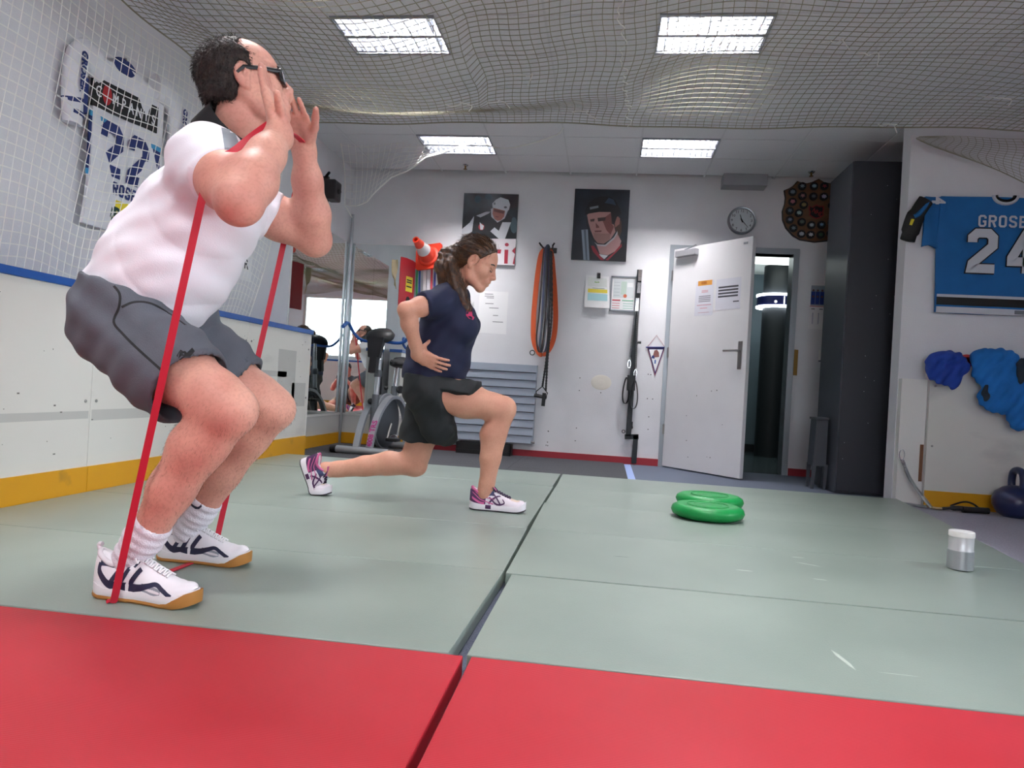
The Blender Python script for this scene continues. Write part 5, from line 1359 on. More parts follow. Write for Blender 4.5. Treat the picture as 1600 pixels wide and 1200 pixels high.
cons = pl('console', G().lathe([(.0, -.02), (.12, -.02), (.13, .0), (.11, .035), (.05, .05), (0, .052)], 26, (.15, 0, 1.0), (.55, 0, .85), sx=1, sy=.8), M_black)
pl('console_neck', G().prism([(-.075, 0), (.075, 0), (.05, -.17), (.032, -.17), (.032, -.30), (-.032, -.30), (-.032, -.17), (-.05, -.17)], (.195, 0, .98), (0, 1, 0), (-.12, 0, 1), .05), M_black, cons, None)
for sg in (-1, 1):
    hb = pl('handlebar', G().tube(spline([(.13, 0, .965), (.14, sg*.10, .955), (.15, sg*.18, .965), (.18, sg*.235, 1.02), (.24, sg*.25, 1.085), (.30, sg*.25, 1.09), (.345, sg*.25, 1.06)] if sg == -1 else [(.13, 0, .965), (.14, sg*.12, .95), (.14, sg*.20, .955), (.15, sg*.25, .99), (.16, sg*.265, 1.05), (.17, sg*.27, 1.11)], 6), .0135, 12), M_bb)
    pl('grip', G().tube([(.29, -.25, 1.092), (.35, -.25, 1.055)] if sg == -1 else [(.158, .264, 1.04), (.172, .271, 1.12)], .0165, 12), mat('bike_grip', '#3568b4', .6), hb)
pl('seat_post', G().tube([(-.20, 0, .46), (-.26, 0, .77)], .022, 14), M_chrome); pl('seat_knob', G().lathe([(.012, 0), (.012, .03), (.034, .034), (.034, .055), (0, .058)], 16, (-.215, .02, .55), (.3, 1, 0)), M_black); pl('seat_clamp', G().tube([(-.20, 0, .46), (-.222, 0, .575)], .03, 14), M_bd)
s_ = SDF((-.46, -.14, .72), (-.06, .14, .86), .006); s_.cone((-.36, -.055, .805), (-.36, .055, .805), .04, .04, .03); s_.cone((-.34, 0, .80), (-.12, 0, .795), .045, .02, .03); s_.ell((-.3, 0, .78), (.14, .08, .035), k=.02)
pl('seat', s_.mesh(1), M_black, sm=180)
for sg in (-1, 1):
    cr_ = pl('crank', G().cyl((-.02, sg*.075, .25), (-.02+sg*.09, sg*.08, .25-sg*.13), .011), M_steel); pc_ = Vector((-.02+sg*.09, sg*.09, .25-sg*.13))
    pl('pedal', G().box(pc_.x-.05, pc_.x+.05, min(sg*.09, sg*.19), max(sg*.09, sg*.19), pc_.z-.014, pc_.z+.014, .005), M_black, cr_); pl('pedal_strap', G().tube(arc((pc_.x, sg*.14, pc_.z), .045, 0, PI, 10, (0, 1, 0)), .005, 6), M_chrome, cr_)
# ---------------------------------------------------------------- people
def skinmat(name, c1, c2, c3):
    m = mat(name, c1, 0.5, sss=.12, spec=.35)
    nt = m.node_tree; N, L = nt.nodes, nt.links; b = N['Principled BSDF']
    t = N.new('ShaderNodeTexCoord')
    n1 = N.new('ShaderNodeTexNoise'); n1.inputs['Scale'].default_value = 9; n1.inputs['Detail'].default_value = 4
    r1 = N.new('ShaderNodeValToRGB'); r1.color_ramp.elements[0].position = .35; r1.color_ramp.elements[1].position = .68
    r1.color_ramp.elements[0].color = (*hexc(c1), 1); r1.color_ramp.elements[1].color = (*hexc(c2), 1)
    n2 = N.new('ShaderNodeTexNoise'); n2.inputs['Scale'].default_value = 130; n2.inputs['Detail'].default_value = 3
    r2 = N.new('ShaderNodeValToRGB'); r2.color_ramp.elements[0].position = .38; r2.color_ramp.elements[1].position = .52
    mx = N.new('ShaderNodeMixRGB'); mx.inputs[2].default_value = (*hexc(c3), 1)
    inv = N.new('ShaderNodeMath'); inv.operation = 'MULTIPLY_ADD'; inv.inputs[1].default_value = -.18; inv.inputs[2].default_value = .18
    L.new(t.outputs['Object'], n1.inputs['Vector']); L.new(t.outputs['Object'], n2.inputs['Vector'])
    L.new(n1.outputs['Fac'], r1.inputs['Fac']); L.new(n2.outputs['Fac'], r2.inputs['Fac']); L.new(r2.outputs['Color'], inv.inputs[0])
    L.new(inv.outputs[0], mx.inputs[0]); L.new(r1.outputs['Color'], mx.inputs[1]); L.new(mx.outputs['Color'], b.inputs['Base Color'])
    return m
M_skin_m = skinmat('skin_man', '#dfa996', '#cf9283', '#a3705f')
M_skin_w = skinmat('skin_woman', '#d39d86', '#c58d78', '#b07c66')
M_hair_m = mat('hair_dark', '#1d1512', .6, color2='#33261f', vscale=60, bump=.6, bscale=160)
def A3(v): return np.array([v[0], v[1], v[2]], float)

class Frame:
    """head or hand frame: forward, left, up"""
    def __init__(s, c, fwd, up, sc=1.0):
        s.c = A3(c); f = A3(fwd); s.f = f/np.linalg.norm(f); u = A3(up); u = u-s.f*(u@s.f); s.u = u/np.linalg.norm(u); s.l = np.cross(s.u, s.f); s.sc = sc
    def __call__(s, x, y, z): return s.c+s.sc*(x*s.f+y*s.l+z*s.u)
    def V(s, x, y, z): return Vector(s(x, y, z))
    @property
    def ax(s): return (s.f, s.l, s.u)

def head(S, H, neck_to, female=False, neck_r=.062):
    q = H.sc; E = lambda c, r, k=.015, op='u': S.ell(H(*c), np.array(r)*q, H.ax, k*q, op)
    C = lambda a, b, ra, rb, k=.012, op='u', w=None, e=1: S.cone(H(*a), H(*b), ra*q, rb*q, k*q, op=op, w=w, e0=e)
    S.chain([H(-.022, 0, -.045), H(-.034, 0, -.09), neck_to], [.052*q, neck_r*.88, neck_r], .025)
    E((-.012, 0, .036), (.100, .076, .084)); E((.02, 0, .01), (.078, .068, .085), .02)
    E((.036, 0, -.035), (.056, .056, .078), .02)
    for s in (-1, 1):
        C((-.008, s*.054, -.045), (.02, s*.048, -.082), .020, .018, .02); C((.02, s*.048, -.082), (.072, s*.016, -.105), .018, .017, .02)
        E((.058, s*.038, -.024), (.028, .024, .024), .02)
        C((.078, s*.012, .024), (.062, s*.052, .022), .011, .010, .014)
        E((.100, s*.031, -.001), (.020, .020, .013), .010, 's')
        E((.079, s*.030, -.001), (.0125, .013, .012), .003)
        C((.092, s*.012, .006), (.085, s*.050, .008), .0035, .003, .004)
        E((.103, s*.0135, -.034), (.012, .008, .009), .006)
        # ear
        E((-.008, s*.076, -.004), (.021, .009, .034), .008); E((-.003, s*.087, .0), (.012, .010, .021), .003, 's'); C((-.004, s*.080, -.004), (.003, s*.083, .010), .003, .003, .003); E((-.002, s*.076, -.034), (.010, .008, .012), .006)
    C((.087, 0, .018), (.112, 0, -.026), .0085, .0115, .010); E((.113, 0, -.029), (.012, .012, .010), .006)
    E((.088, 0, -.062), (.022, .028, .026), .015)
    C((.097, -.018, -.060), (.1045, 0, -.0565), .0055, .0065, .004); C((.1045, 0, -.0565), (.097, .018, -.060), .0065, .0055, .004)
    C((.096, -.015, -.071), (.1015, 0, -.0725), .0055, .0072, .004); C((.1015, 0, -.0725), (.096, .015, -.071), .0072, .0055, .004)
    C((.106, -.02, -.0655), (.110, .0, -.0645), .0025, .0025, .003, 's'); C((.110, 0, -.0645), (.106, .02, -.0655), .0025, .0025, .003, 's')
    E((.080, 0, -.100), (.021, .022, .019), .018)

def hand(S, wrist, d, w, palm, thumb, curl=(8, 14, 12), spread=4, size=1.0, thumb_dir=None, k=.006, wr=.027):
    """d: towards the fingers, w: across the knuckles (index side), palm: normal of the palm, thumb: +1 on the w side"""
    d = A3(d); d /= np.linalg.norm(d); w = A3(w); w -= d*(w@d); w /= np.linalg.norm(w); p = np.cross(d, w); p = p if p@A3(palm) > 0 else -p
    W = A3(wrist); z = size
    S.cone(W-d*.02*z, W+d*.035*z, wr*z*.82, .0150*z, .02, w, 1.3, 2.2); S.cone(W+d*.03*z, W+d*.088*z, .0150*z, .0125*z, .012, w, 2.35, 3.1)
    S.ell(W+d*.045*z+w*.024*z*thumb+p*.008*z, (.03*z, .016*z, .015*z), (d, w, p), .012)
    tips = []
    offs = [.031, .0105, -.0105, -.030]; lens = [.070, .079, .073, .057]; base = [.088, .092, .089, .082]; rad = [.0088, .0092, .0088, .0078]
    for i in range(4):
        b = W+d*base[i]*z+w*offs[i]*z; ang = 0; cur = b; sd = R((1.5-i)*spread)
        S.cone(W+d*.05*z+w*offs[i]*.8*z, b, .011*z, rad[i]*1.08*z, k)
        for j, fr in enumerate((.45, .30, .25)):
            ang += R(curl[j]); dd = (d*math.cos(sd)+w*math.sin(sd))*math.cos(ang)+p*math.sin(ang)
            nx_ = cur+dd*lens[i]*fr*z
            S.cone(cur, nx_, rad[i]*(1-.07*j)*z, rad[i]*(1-.07*(j+1))*z, k*.6); cur = nx_
        tips.append(cur)
    td = d*.55+w*thumb*.75+p*.35 if thumb_dir is None else A3(thumb_dir); td = td/np.linalg.norm(td)
    tb = W+d*.025*z+w*thumb*.026*z+p*.006*z; t1 = tb+td*.045*z; td2 = td*.75+d*.55; td2 /= np.linalg.norm(td2); t2 = t1+td2*.034*z; t3 = t2+td2*.026*z
    S.cone(tb, t1, .0145*z, .0115*z, .012); S.cone(t1, t2, .0112*z, .0100*z, .004); S.cone(t2, t3, .0100*z, .0078*z, .004)
    return tips

def strands(g, n, ln, r, flow, seed, keep=None):
    """fine hairs rooted on a surface; flow(p) leans them"""
    rr = random.Random(seed); out = G(); V = g.v
    for k_ in range(n):
        f = g.f[rr.randrange(len(g.f))]; a, b, c, d = (Vector(V[i]) for i in f)
        nn = (b-a).cross(d-a)
        if nn.length < 1e-12: continue
        nn.normalize(); p = a.lerp(c, rr.random()).lerp(b.lerp(d, rr.random()), rr.random()*.5)
        if keep and not keep(p, nn): continue
        fl = flow(p, nn); L_ = ln*rr.uniform(.6, 1.3); jit = Vector((rr.uniform(-1, 1), rr.uniform(-1, 1), rr.uniform(-1, 1)))*.25
        d1 = (nn*.55+fl+jit).normalized(); d2 = (nn*.15+fl*1.2+jit).normalized()
        out.tube([p-nn*.002, p+d1*L_*.5, p+d1*L_*.5+d2*L_*.5], [r, r*.9, r*.3], 3, caps=False)
    return out
# ---------------------------------------------------------------- shoes
def shoe(root, M, L, m_upper, m_mid, m_out, bend=0.0, gum=True, deco=None, wide=1.0, foot_name='shoe'):
    """lace-up sports shoe; local x heel to toe, y to the inner side, z up from the ground; M places it"""
    ub = .66
    def deform(p):
        x, y, z = p
        if bend:
            xb = ub*L
            t = min(1, max(0, (xb+.03-x)/.06)); a = bend*t*t*(3-2*t)
            if a:
                rx, rz = x-xb, z-.008
                x = xb+rx*math.cos(a)-(-rz)*math.sin(a)*-1*-1; z = .008-rx*math.sin(a)*1+rz*math.cos(a)
                x = xb+rx*math.cos(a)+rz*math.sin(a)
        return M @ Vector((x, y, z))
    wtab = [(0, .012), (.03, .024), (.10, .0355), (.25, .0385), (.42, .0385), (.60, .043), (.74, .0475), (.86, .043), (.94, .032), (.985, .018), (1.0, .006)]
    htab = [(0, .070), (.04, .083), (.12, .080), (.22, .066), (.33, .074), (.40, .080), (.50, .070), (.62, .054), (.75, .040), (.88, .031), (.95, .023), (1, .010)]
    def lt(tab, u):
        xs_, ys_ = zip(*tab); return float(np.interp(u, xs_, ys_))
    wd = lambda u: lt(wtab, u)*wide*L/.29; ht = lambda u: lt(htab, u)*L/.29
    spring = lambda u: .012*max(0, (u-.8)/.2)**2+.003*max(0, (.08-u)/.08)
    mid_top = lambda u: .030+.006*max(0, 1-u/.2)+.012*max(0, (u-.86)/.14)
    def cy(u): return .006*math.sin(u*PI)*(1 if u > .4 else .5)
    def Su(u, v, off=0.0):
        a = PI*v; w_ = wd(u)*(.97-.12*max(0, (u-.8)/.2))+off; h = ht(u)+off
        if u > .90: q = max(.02, math.sqrt(max(0, 1-((u-.90)/.10)**2))); w_ *= q**.6; h *= q
        c, s = math.cos(a), math.sin(a)
        y = w_*(abs(c)**.85)*(1 if c > 0 else -1)*(1-.34*s*s*(1 if .15 < u < .8 else .5)); z = mid_top(u)-.006+h*(s**.8 if s > 0 else 0)
        return deform((u*L*.985, cy(u)+y, z+spring(u)))
    def ring(u, z0, z1, ex): 
        w_ = wd(u)+ex; c = cy(u)
        return [(u*L, c-w_*.92, z0), (u*L, c-w_, (z0+z1)/2), (u*L, c-w_*.96, z1), (u*L, c+w_*.96, z1), (u*L, c+w_, (z0+z1)/2), (u*L, c+w_*.92, z0)]
    def sole(zf0, zf1, exf, nm, m, xs=1.0):
        us = [0, .01, .03, .06, .1, .16, .22, .3, .38, .46, .54, .6, .64, .68, .74, .8, .86, .9, .94, .965, .985, 1.0]; vs = []; fs = []
        for u in us: vs += [deform((p[0]*xs+L*(1-xs)*.5, p[1], p[2]+spring(u))) for p in ring(u, zf0(u), zf1(u), exf(u) if callable(exf) else exf)]
        for i in range(len(us)-1):
            for k_ in range(6): l = (k_+1) % 6; fs.append((i*6+k_, i*6+l, (i+1)*6+l, (i+1)*6+k_))
        fs += [(5, 4, 3, 2, 1, 0), tuple((len(us)-1)*6+k_ for k_ in range(6))]
        return part(nm, G().add(vs, fs), m, sh, smooth=50)
    sh = part(foot_name, G().grid(lambda u, v: Su(u, v), 40, 18), m_upper, root, smooth=60)
    if gum:
        sole(lambda u: 0, lambda u: .010+.022*min(1, max(0, (u-.76)/.18)), lambda u: .002+.0035*min(1, max(0, (u-.80)/.05)), 'outsole', m_out); sole(lambda u: .009, lambda u: min(mid_top(u), .034)+.003*math.sin(u*26)*(1 if u < .75 else 0), lambda u: .0035-.006*max(0, (u-.85)/.15), 'midsole', m_mid, xs=.975)
        tv = G().grid(lambda u, v: Su(.86+.14*u, .02+.96*v, .0022) if False else Su(.885+.115*u, v, .002), 8, 14); part('toe_guard', tv, m_out, sh, smooth=60) if False else None
    else:
        sole(lambda u: 0, lambda u: .007, .001, 'outsole', m_out); sole(lambda u: .006, lambda u: mid_top(u)+.004*max(0, 1-u/.35), .0035, 'midsole', m_mid)
    def strip(path, w_, m, nm='stripe', off=.0014):
        P = [Vector((p[0], p[1], 0)) for p in path]; P = spline(P, 5); vs = []; fs = []
        for i, p in enumerate(P):
            t_ = P[min(i+1, len(P)-1)]-P[max(i-1, 0)]; t_ = Vector((t_.x*L, t_.y*.16, 0)); t_.normalize(); nrm = Vector((-t_.y/L, t_.x/.16, 0))
            for sg in (-1, 1): vs.append(Su(min(max(p.x+nrm.x*w_/2*sg, 0), 1), min(max(p.y+nrm.y*w_/2*sg, 0.0), 1), off))
        n_ = len(vs)
        for i in range(len(P)-1): fs.append((i*2, i*2+1, i*2+3, i*2+2))
        return part(nm, G().add(vs, fs), m, sh, smooth=60)
    collar = [Su(u, v, .001) for (u, v) in [(.03, .5), (.05, .35), (.12, .30), (.20, .30), (.30, .36), (.36, .5), (.30, .64), (.20, .70), (.12, .70), (.05, .65)]]
    part('collar', G().tube(spline(collar, 4, closed=True), .0065, 8, closed=True), deco['collar'], sh, smooth=60)
    # tongue
    def tong(u, v):
        p = Su(.34+.14*(1-u), .40+.20*v, .004); q = M.to_3x3() @ Vector((-.012, 0, .038)) if not bend else (deform((.25*L, 0, .13))-deform((.28*L, 0, .09)))*.8
        return p+q*u
    part('tongue', G().grid(tong, 6, 6, thick=.006), deco['tongue'], sh, smooth=60)
    for k_ in range(7):
        u0 = .42+k_*.046
        a, b = Su(u0, .37, .003), Su(u0+.022, .5, .006); c = Su(u0+.03, .63, .003)
        part('lace', G().tube(spline([a, b, c], 5), .0026, 6), deco['lace'], sh, smooth=60)
        part('lace', G().tube(spline([Su(u0+.03, .37, .003), Su(u0+.012, .5, .0075), Su(u0, .63, .003)], 5), .0026, 6), deco['lace'], sh, smooth=60)
    bow = Su(.40, .5, .010); e1 = (Su(.40, .2, .03)-Su(.40, .5, .01)); e2 = (Su(.40, .8, .03)-Su(.40, .5, .01)); upv = (Su(.40, .5, .05)-Su(.40, .5, .0)).normalized(); fw = (Su(.5, .5, .01)-bow).normalized()
    for e_ in (e1, e2):
        part('bow_loop', G().tube(spline([bow, bow+e_*.35+upv*.012, bow+e_*.6+upv*.0+fw*.02, bow+e_*.3+fw*.012, bow], 5), .0022, 6), deco['lace'], sh, smooth=60)
    part('knot', G().sphere(bow, .006), deco['lace'], sh, smooth=60)
    return sh, Su, strip, deform
M_sw = mat('shoe_white', '#eceaf0', .5, var=.03, vscale=25); M_sw2 = mat('shoe_midsole', '#eeedf2', .45); M_gum = mat('shoe_gum', '#b07838', .55); M_navy = mat('shoe_navy', '#1c2140', .5)
M_sgrey = mat('shoe_grey', '#9aa0ac', .45); M_lace = mat('lace_white', '#efeef2', .7); M_sock = mat('sock_white', '#e6e4ee', .9, bump=.6, bscale=240)
def court_shoe(root, M, side):
    """side = +1: the camera looks at the v<.5 flank"""
    sh, Su, strip, df = shoe(root, M, .295, M_sw, M_sw2, M_gum, deco=dict(collar=M_sw, tongue=M_sgrey, lace=M_lace))
    v = (lambda t: t) if side > 0 else (lambda t: 1-t)
    strip([(.10, v(.235)), (.11, v(.14)), (.20, v(.06)), (.34, v(.04)), (.50, v(.045)), (.60, v(.10)), (.68, v(.17)), (.76, v(.12)), (.84, v(.03))], .0115, M_navy, 'navy_trim')
    strip([(.10, v(.235)), (.20, v(.29)), (.32, v(.33)), (.40, v(.36))], .012, M_navy, 'navy_trim')
    for u0 in (.23, .325, .42): strip([(u0, v(.05)), (u0+.04, v(.16)), (u0+.07, v(.27))], .0125, M_navy, 'stripe')
    strip([(.38, v(.335)), (.44, v(.30))], .02, M_navy, 'eyelet_patch')
    strip([(.54, v(.045)), (.64, v(.055)), (.74, v(.05))], .020, M_sgrey, 'grey_panel', .001)
    if side > 0:
        for (uu, hh) in ((.585, .035), (.603, .05), (.621, .066)): strip([(uu-.006, .052), (uu+.004, .052+hh)], .006, M_jred, 'red_mark', .0025)
    hp_ = [Su(.015, .5, .004), Su(.0, .5, .010)+Vector((0, 0, .012)), Su(.03, .5, .004)+Vector((0, 0, .012))]
    part('heel_loop', G().tube(spline(hp_, 5), .006, 8), M_sw, sh, smooth=60); part('heel_patch', G().grid(lambda u, v_: Su(.004+.05*u*(1-abs(v_-.5)), .40+.2*v_, .0022), 4, 6), M_navy, sh, smooth=60)
    tr = G().grid(lambda u, v_: Su(.90+.10*u, v_, .0028) if True else None, 6, 14); 
    tg2 = G().grid(lambda u, v_: Su(.88+.12*u, (.0+.30*v_*(.3+.7*u)) , .003), 6, 5); pass
    tg3 = G().grid(lambda u, v_: Su(.88+.12*u, 1-(.0+.30*v_*(.3+.7*u)), .003), 6, 5); pass
    return sh

# ================================================================ the man
man = thing('person', 'man in white polo and grey shorts squatting with a red band', 'person', (-1.15, 1.9, MAT_Z))
mid = np.array([-1.085, 1.89, 1.165]); sv = np.array([-.07, .19, .01])
m_shN, m_shF = mid-sv, mid+sv
m_elN = A3(atY(374, 314, 1.53)); m_wrN = A3(atY(437, 206, 1.69)); m_elF = A3(atY(491, 374, 2.22)); m_wrF = A3(atY(474, 228, 2.04))
m_hipN = A3(atY(192, 508, 1.80)); m_hipF = m_hipN+np.array([-.01, .20, 0]); m_knN = A3(atY(358, 642, 1.67)); m_knF = A3(atY(424, 640, 2.05)); m_anN = np.array([-1.175, 1.725, .155]); m_anF = np.array([-1.25, 2.10, .155])
MH = Frame(atY(382, 131, 1.86), (.84, .46, .26), (-.20, -.06, 1), 1.0)
S = SDF((-1.36, 1.40, .90), (-.66, 2.40, 1.64), .0034)
head(S, MH, A3(mid)+np.array([.0, 0, .03]), neck_r=.060)
for (sh_, el, wr, sgn) in ((m_shN, m_elN, m_wrN, -1), (m_shF, m_elF, m_wrF, 1)):
    S.chain([sh_, sh_*.45+el*.55, el], [.066, .060, .048], .03)
    # biceps, elbow, forearm with a fuller upper third
    up_ = (wr-el)/np.linalg.norm(wr-el); ua = (el-sh_)/np.linalg.norm(el-sh_); bi = up_-ua*(up_@ua); bi /= np.linalg.norm(bi)+1e-9
    S.ell(sh_*.5+el*.5+bi*.012, (.09, .055, .056), (ua, bi, np.cross(ua, bi)), .03)
    S.ell(el-bi*.004+ua*.012, (.038, .042, .042), (ua, bi, np.cross(ua, bi)), .02)
    S.chain([el, el*.72+wr*.28, el*.35+wr*.65, wr], [.047, .055, .041, .030], .03)
S.chain([m_shN, A3(mid), m_shF], [.06, .085, .06], .04); S.cone(A3(mid), (m_hipN+m_hipF)/2, .09, .09, .04)
m_view = np.array([-.50, .86, .0])
tipN = A3(atY(404, 100, 1.71)); tipF = A3(atY(451, 158, 1.93))
hand(S, m_wrN, tipN-m_wrN, np.array([-.22, .95, .1]), np.array([.9, .25, 0]), 1, curl=(2, 3, 4), spread=.5, size=1.10, thumb_dir=(.35, -.80, .05))
hand(S, m_wrF, tipF-m_wrF, np.array([-.88, .10, -.3]), np.array([-.1, -.95, 0]), -1, curl=(2, 5, 5), spread=0, size=1.06, thumb_dir=(.45, -.55, .30))
upper_m = S.mesh(2)
S = SDF((-1.48, 1.52, .05), (-.72, 2.26, .92), .0048)
for (h, kn, an) in ((m_hipN, m_knN, m_anN), (m_hipF, m_knF, m_anF)):
    th = (kn-h)/np.linalg.norm(kn-h); sn = (an-kn)/np.linalg.norm(an-kn); fr = -(th*-1+sn); fr = th-sn; fr /= np.linalg.norm(fr)
    S.chain([h, h*.5+kn*.5, h*.12+kn*.88, kn], [.100, .086, .066, .060], .04)
    S.ell(kn+fr*.014, (.05, .046, .046), None, .03); S.ell(kn*.80+an*.20-fr*.0, (.05, .05, .05), None, .03)
    back = -fr-sn*((-fr)@sn); back /= np.linalg.norm(back)
    S.chain([kn, kn*.72+an*.28+back*.022, kn*.45+an*.55+back*.014, kn*.15+an*.85, an, an+np.array([.005, 0, -.05])], [.056, .062, .052, .038, .033, .024], .03)
    S.cone(kn+fr*.02, an+fr*.005, .028, .028, .03)
S.cone(m_hipN, m_hipF, .10, .10, .05)
lower_m = S.mesh(2)
part('body', joined(upper_m, lower_m), M_skin_m, man, smooth=180)
# hair
S = SDF(MH.c-.17, MH.c+.17, .003)
S.ell(MH(-.016, 0, .035), np.array([.107, .084, .087])*MH.sc, MH.ax, 0); S.ell(MH(-.05, 0, -.025), np.array([.066, .072, .058])*MH.sc, MH.ax, .02)
S.ell(MH(.0, 0, -.02), np.array([.05, .2, .045])*MH.sc, MH.ax, .006, 's') if False else None
for s_g in (-1, 1): S.ell(MH(-.004, s_g*.085, -.010), np.array([.024, .03, .040])*MH.sc, MH.ax, .004, 's')
S.cut(MH(-.0, 0, -.078), -MH.u*.9-MH.f*.3)
f_, l_, u_ = MH.ax
def hairline(x, y, z):
    qx, qy, qz = x-MH.c[0], y-MH.c[1], z-MH.c[2]
    a = (qx*f_[0]+qy*f_[1]+qz*f_[2])/MH.sc; b = (qx*u_[0]+qy*u_[1]+qz*u_[2])/MH.sc; c = (qx*l_[0]+qy*l_[1]+qz*l_[2])/MH.sc
    lim = .012+.010*np.sin(b*60)-.018*np.clip((b-.07)/.05, 0, 1)+.006*np.sin(c*140+b*90)
    return np.maximum(a-lim, 0)*1.2+.0016*np.sin(a*420+b*260)*np.sin(b*380-c*300)
S.warp(hairline)
hm = S.mesh(1); part('hair', hm, M_hair_m, man, smooth=180)
hs = strands(hm, 3800, .013, .0007, lambda p, n: (Vector(-MH.u)*.8+Vector(-MH.f)*.25)-n*n.dot(Vector(-MH.u)*.8+Vector(-MH.f)*.25), 3)
part('hair_strands', hs, M_hair_m, man)['kind'] = 'stuff'
# leg hair
def legkeep(p, n): return .22 < p.z < .56 and p.x > -1.4
lh = strands(lower_m, 7000, .010, .00024, lambda p, n: Vector((-.3, 0, -1))-n*n.dot(Vector((-.3, 0, -1))), 5, legkeep)
part('leg_hair', lh, mat('leg_hair_brown', '#6b4434', .6), man)['kind'] = 'stuff'
# glasses
M_glass_d = mat('lens_dark', '#15181c', .08, spec=.8); gl = G()
for s_g in (-1, 1):
    gl.tube(spline([MH.V(.098, s_g*.008, .004), MH.V(.100, s_g*.03, .014), MH.V(.094, s_g*.052, .012), MH.V(.092, s_g*.056, -.004), MH.V(.096, s_g*.04, -.020), MH.V(.102, s_g*.016, -.018)], 4, closed=True), .003, 6, closed=True)
part('glasses_frame', gl, M_black, man, smooth=60)
for s_g in (-1, 1):
    part('temple', G().tube([MH.V(.093, s_g*.055, .006), MH.V(.05, s_g*.074, .008), MH.V(.0, s_g*.083, .012), MH.V(-.02, s_g*.084, -.002)], [.007, .006, .0055, .004], 6, flat=.5, up=(0, 1, 0)), M_black, man, smooth=60)
    part('lens', G().grid(lambda u, v: MH.V(.106-.018*u*u-.002*v, s_g*(.010+.050*u), -.022+.040*v), 5, 4, thick=.0015), M_glass_d, man, smooth=60)
# polo shirt
M_polo = mat('polo_white', '#eceaf2', .8, bump=.15, bscale=300); M_poloc = mat('polo_collar', '#17181c', .8); M_polog = mat('polo_grey', '#8a939c', .8)
S = SDF((-1.60, 1.52, .60), (-.78, 2.26, 1.42), .0052)
ta = (mid-(m_hipN+m_hipF)/2); ta /= np.linalg.norm(ta)
P0, P1, P2, P3 = A3(atY(222, 470, 1.89)), A3(atY(266, 412, 1.89)), A3(atY(316, 339, 1.89)), A3(mid)+np.array([-.012, 0, -.06])
wv = m_shF-m_shN
S.chain([P0, P1, P2, P3], [.156, .160, .146, .124], .05, wv, [1.22, 1.2, 1.25, 1.42])
S.cone(m_shN+np.array([-.01, .02, .012]), m_shF+np.array([-.01, -.02, .012]), .072, .072, .06); S.cone(A3(mid)+np.array([-.012, 0, .0]), A3(mid)+np.array([.012, 0, .055]), .10, .072, .05)
for (sh_, el) in ((m_shN, m_elN), (m_shF, m_elF)):
    ua = (el-sh_); S.cone(sh_-ua*.05+np.array([-.006, 0, -.004]), sh_+ua*.50, .077, .076, .09)
    p_ = sh_+ua*.46
    n_ = ua/np.linalg.norm(ua)
    def cutsl(x, y, z, p_=p_, n_=n_, sh_=sh_):
        d = (x-p_[0])*n_[0]+(y-p_[1])*n_[1]+(z-p_[2])*n_[2]
        r_ = np.sqrt((x-p_[0])**2+(y-p_[1])**2+(z-p_[2])**2)
        return np.where(r_ < .15, np.maximum(d, 0)*2.0, 0)
    S.warp(cutsl)
    S.cone(p_-ua*.06, p_+ua*.3, .058, .060, .004, op='s')
ax0 = P0; hemn = -ta+np.array([.35, 0, -.0])*0
S.cut(A3(atY(215, 482, 1.89)), np.array([-.30, 0, -1.0]))
def folds(x, y, z):
    a = (x-P0[0])*ta[0]+(y-P0[1])*ta[1]+(z-P0[2])*ta[2]; b = (x-P0[0])*ta[2]-(z-P0[2])*ta[0]
    m_ = np.clip((.42-a)/.2, 0, 1)
    return -.0052*m_*(np.abs(np.sin(a*21+b*8+np.sin(y*9)*1.1+np.sin(b*11)*.8))**.6-.6)*np.clip(.5+b*3, .25, 1)-.0028*np.sin(a*70-b*46+y*14)*np.sin(b*30+y*8)
S.warp(folds)
polo = S.mesh(1)
part('polo_shirt', polo, M_polo, man, smooth=180)
bv = bvh_of(polo)
# collar: black stand-up band round the neck, grey inset on the shoulder
nb = A3(atY(358, 214, 1.87)); na = MH(-.03, 0, -.10)-nb; na /= np.linalg.norm(na)
S = SDF(nb-.16, nb+.16, .0036); S.cone(nb-na*.03, nb+na*.075, .097, .083, .0); S.cone(nb-na*.08, nb+na*.2, .088, .070, .0, op='s'); S.cut(nb+na*.05, na); S.cut(nb-na*.03, -na)
part('collar', S.mesh(1), M_poloc, man, smooth=180)
g = decal_quad(bv, [(344, 190), (362, 196), (378, 240), (352, 242)], 8, 10, .002)
if g.v: part('grey_inset', g, M_polog, man)
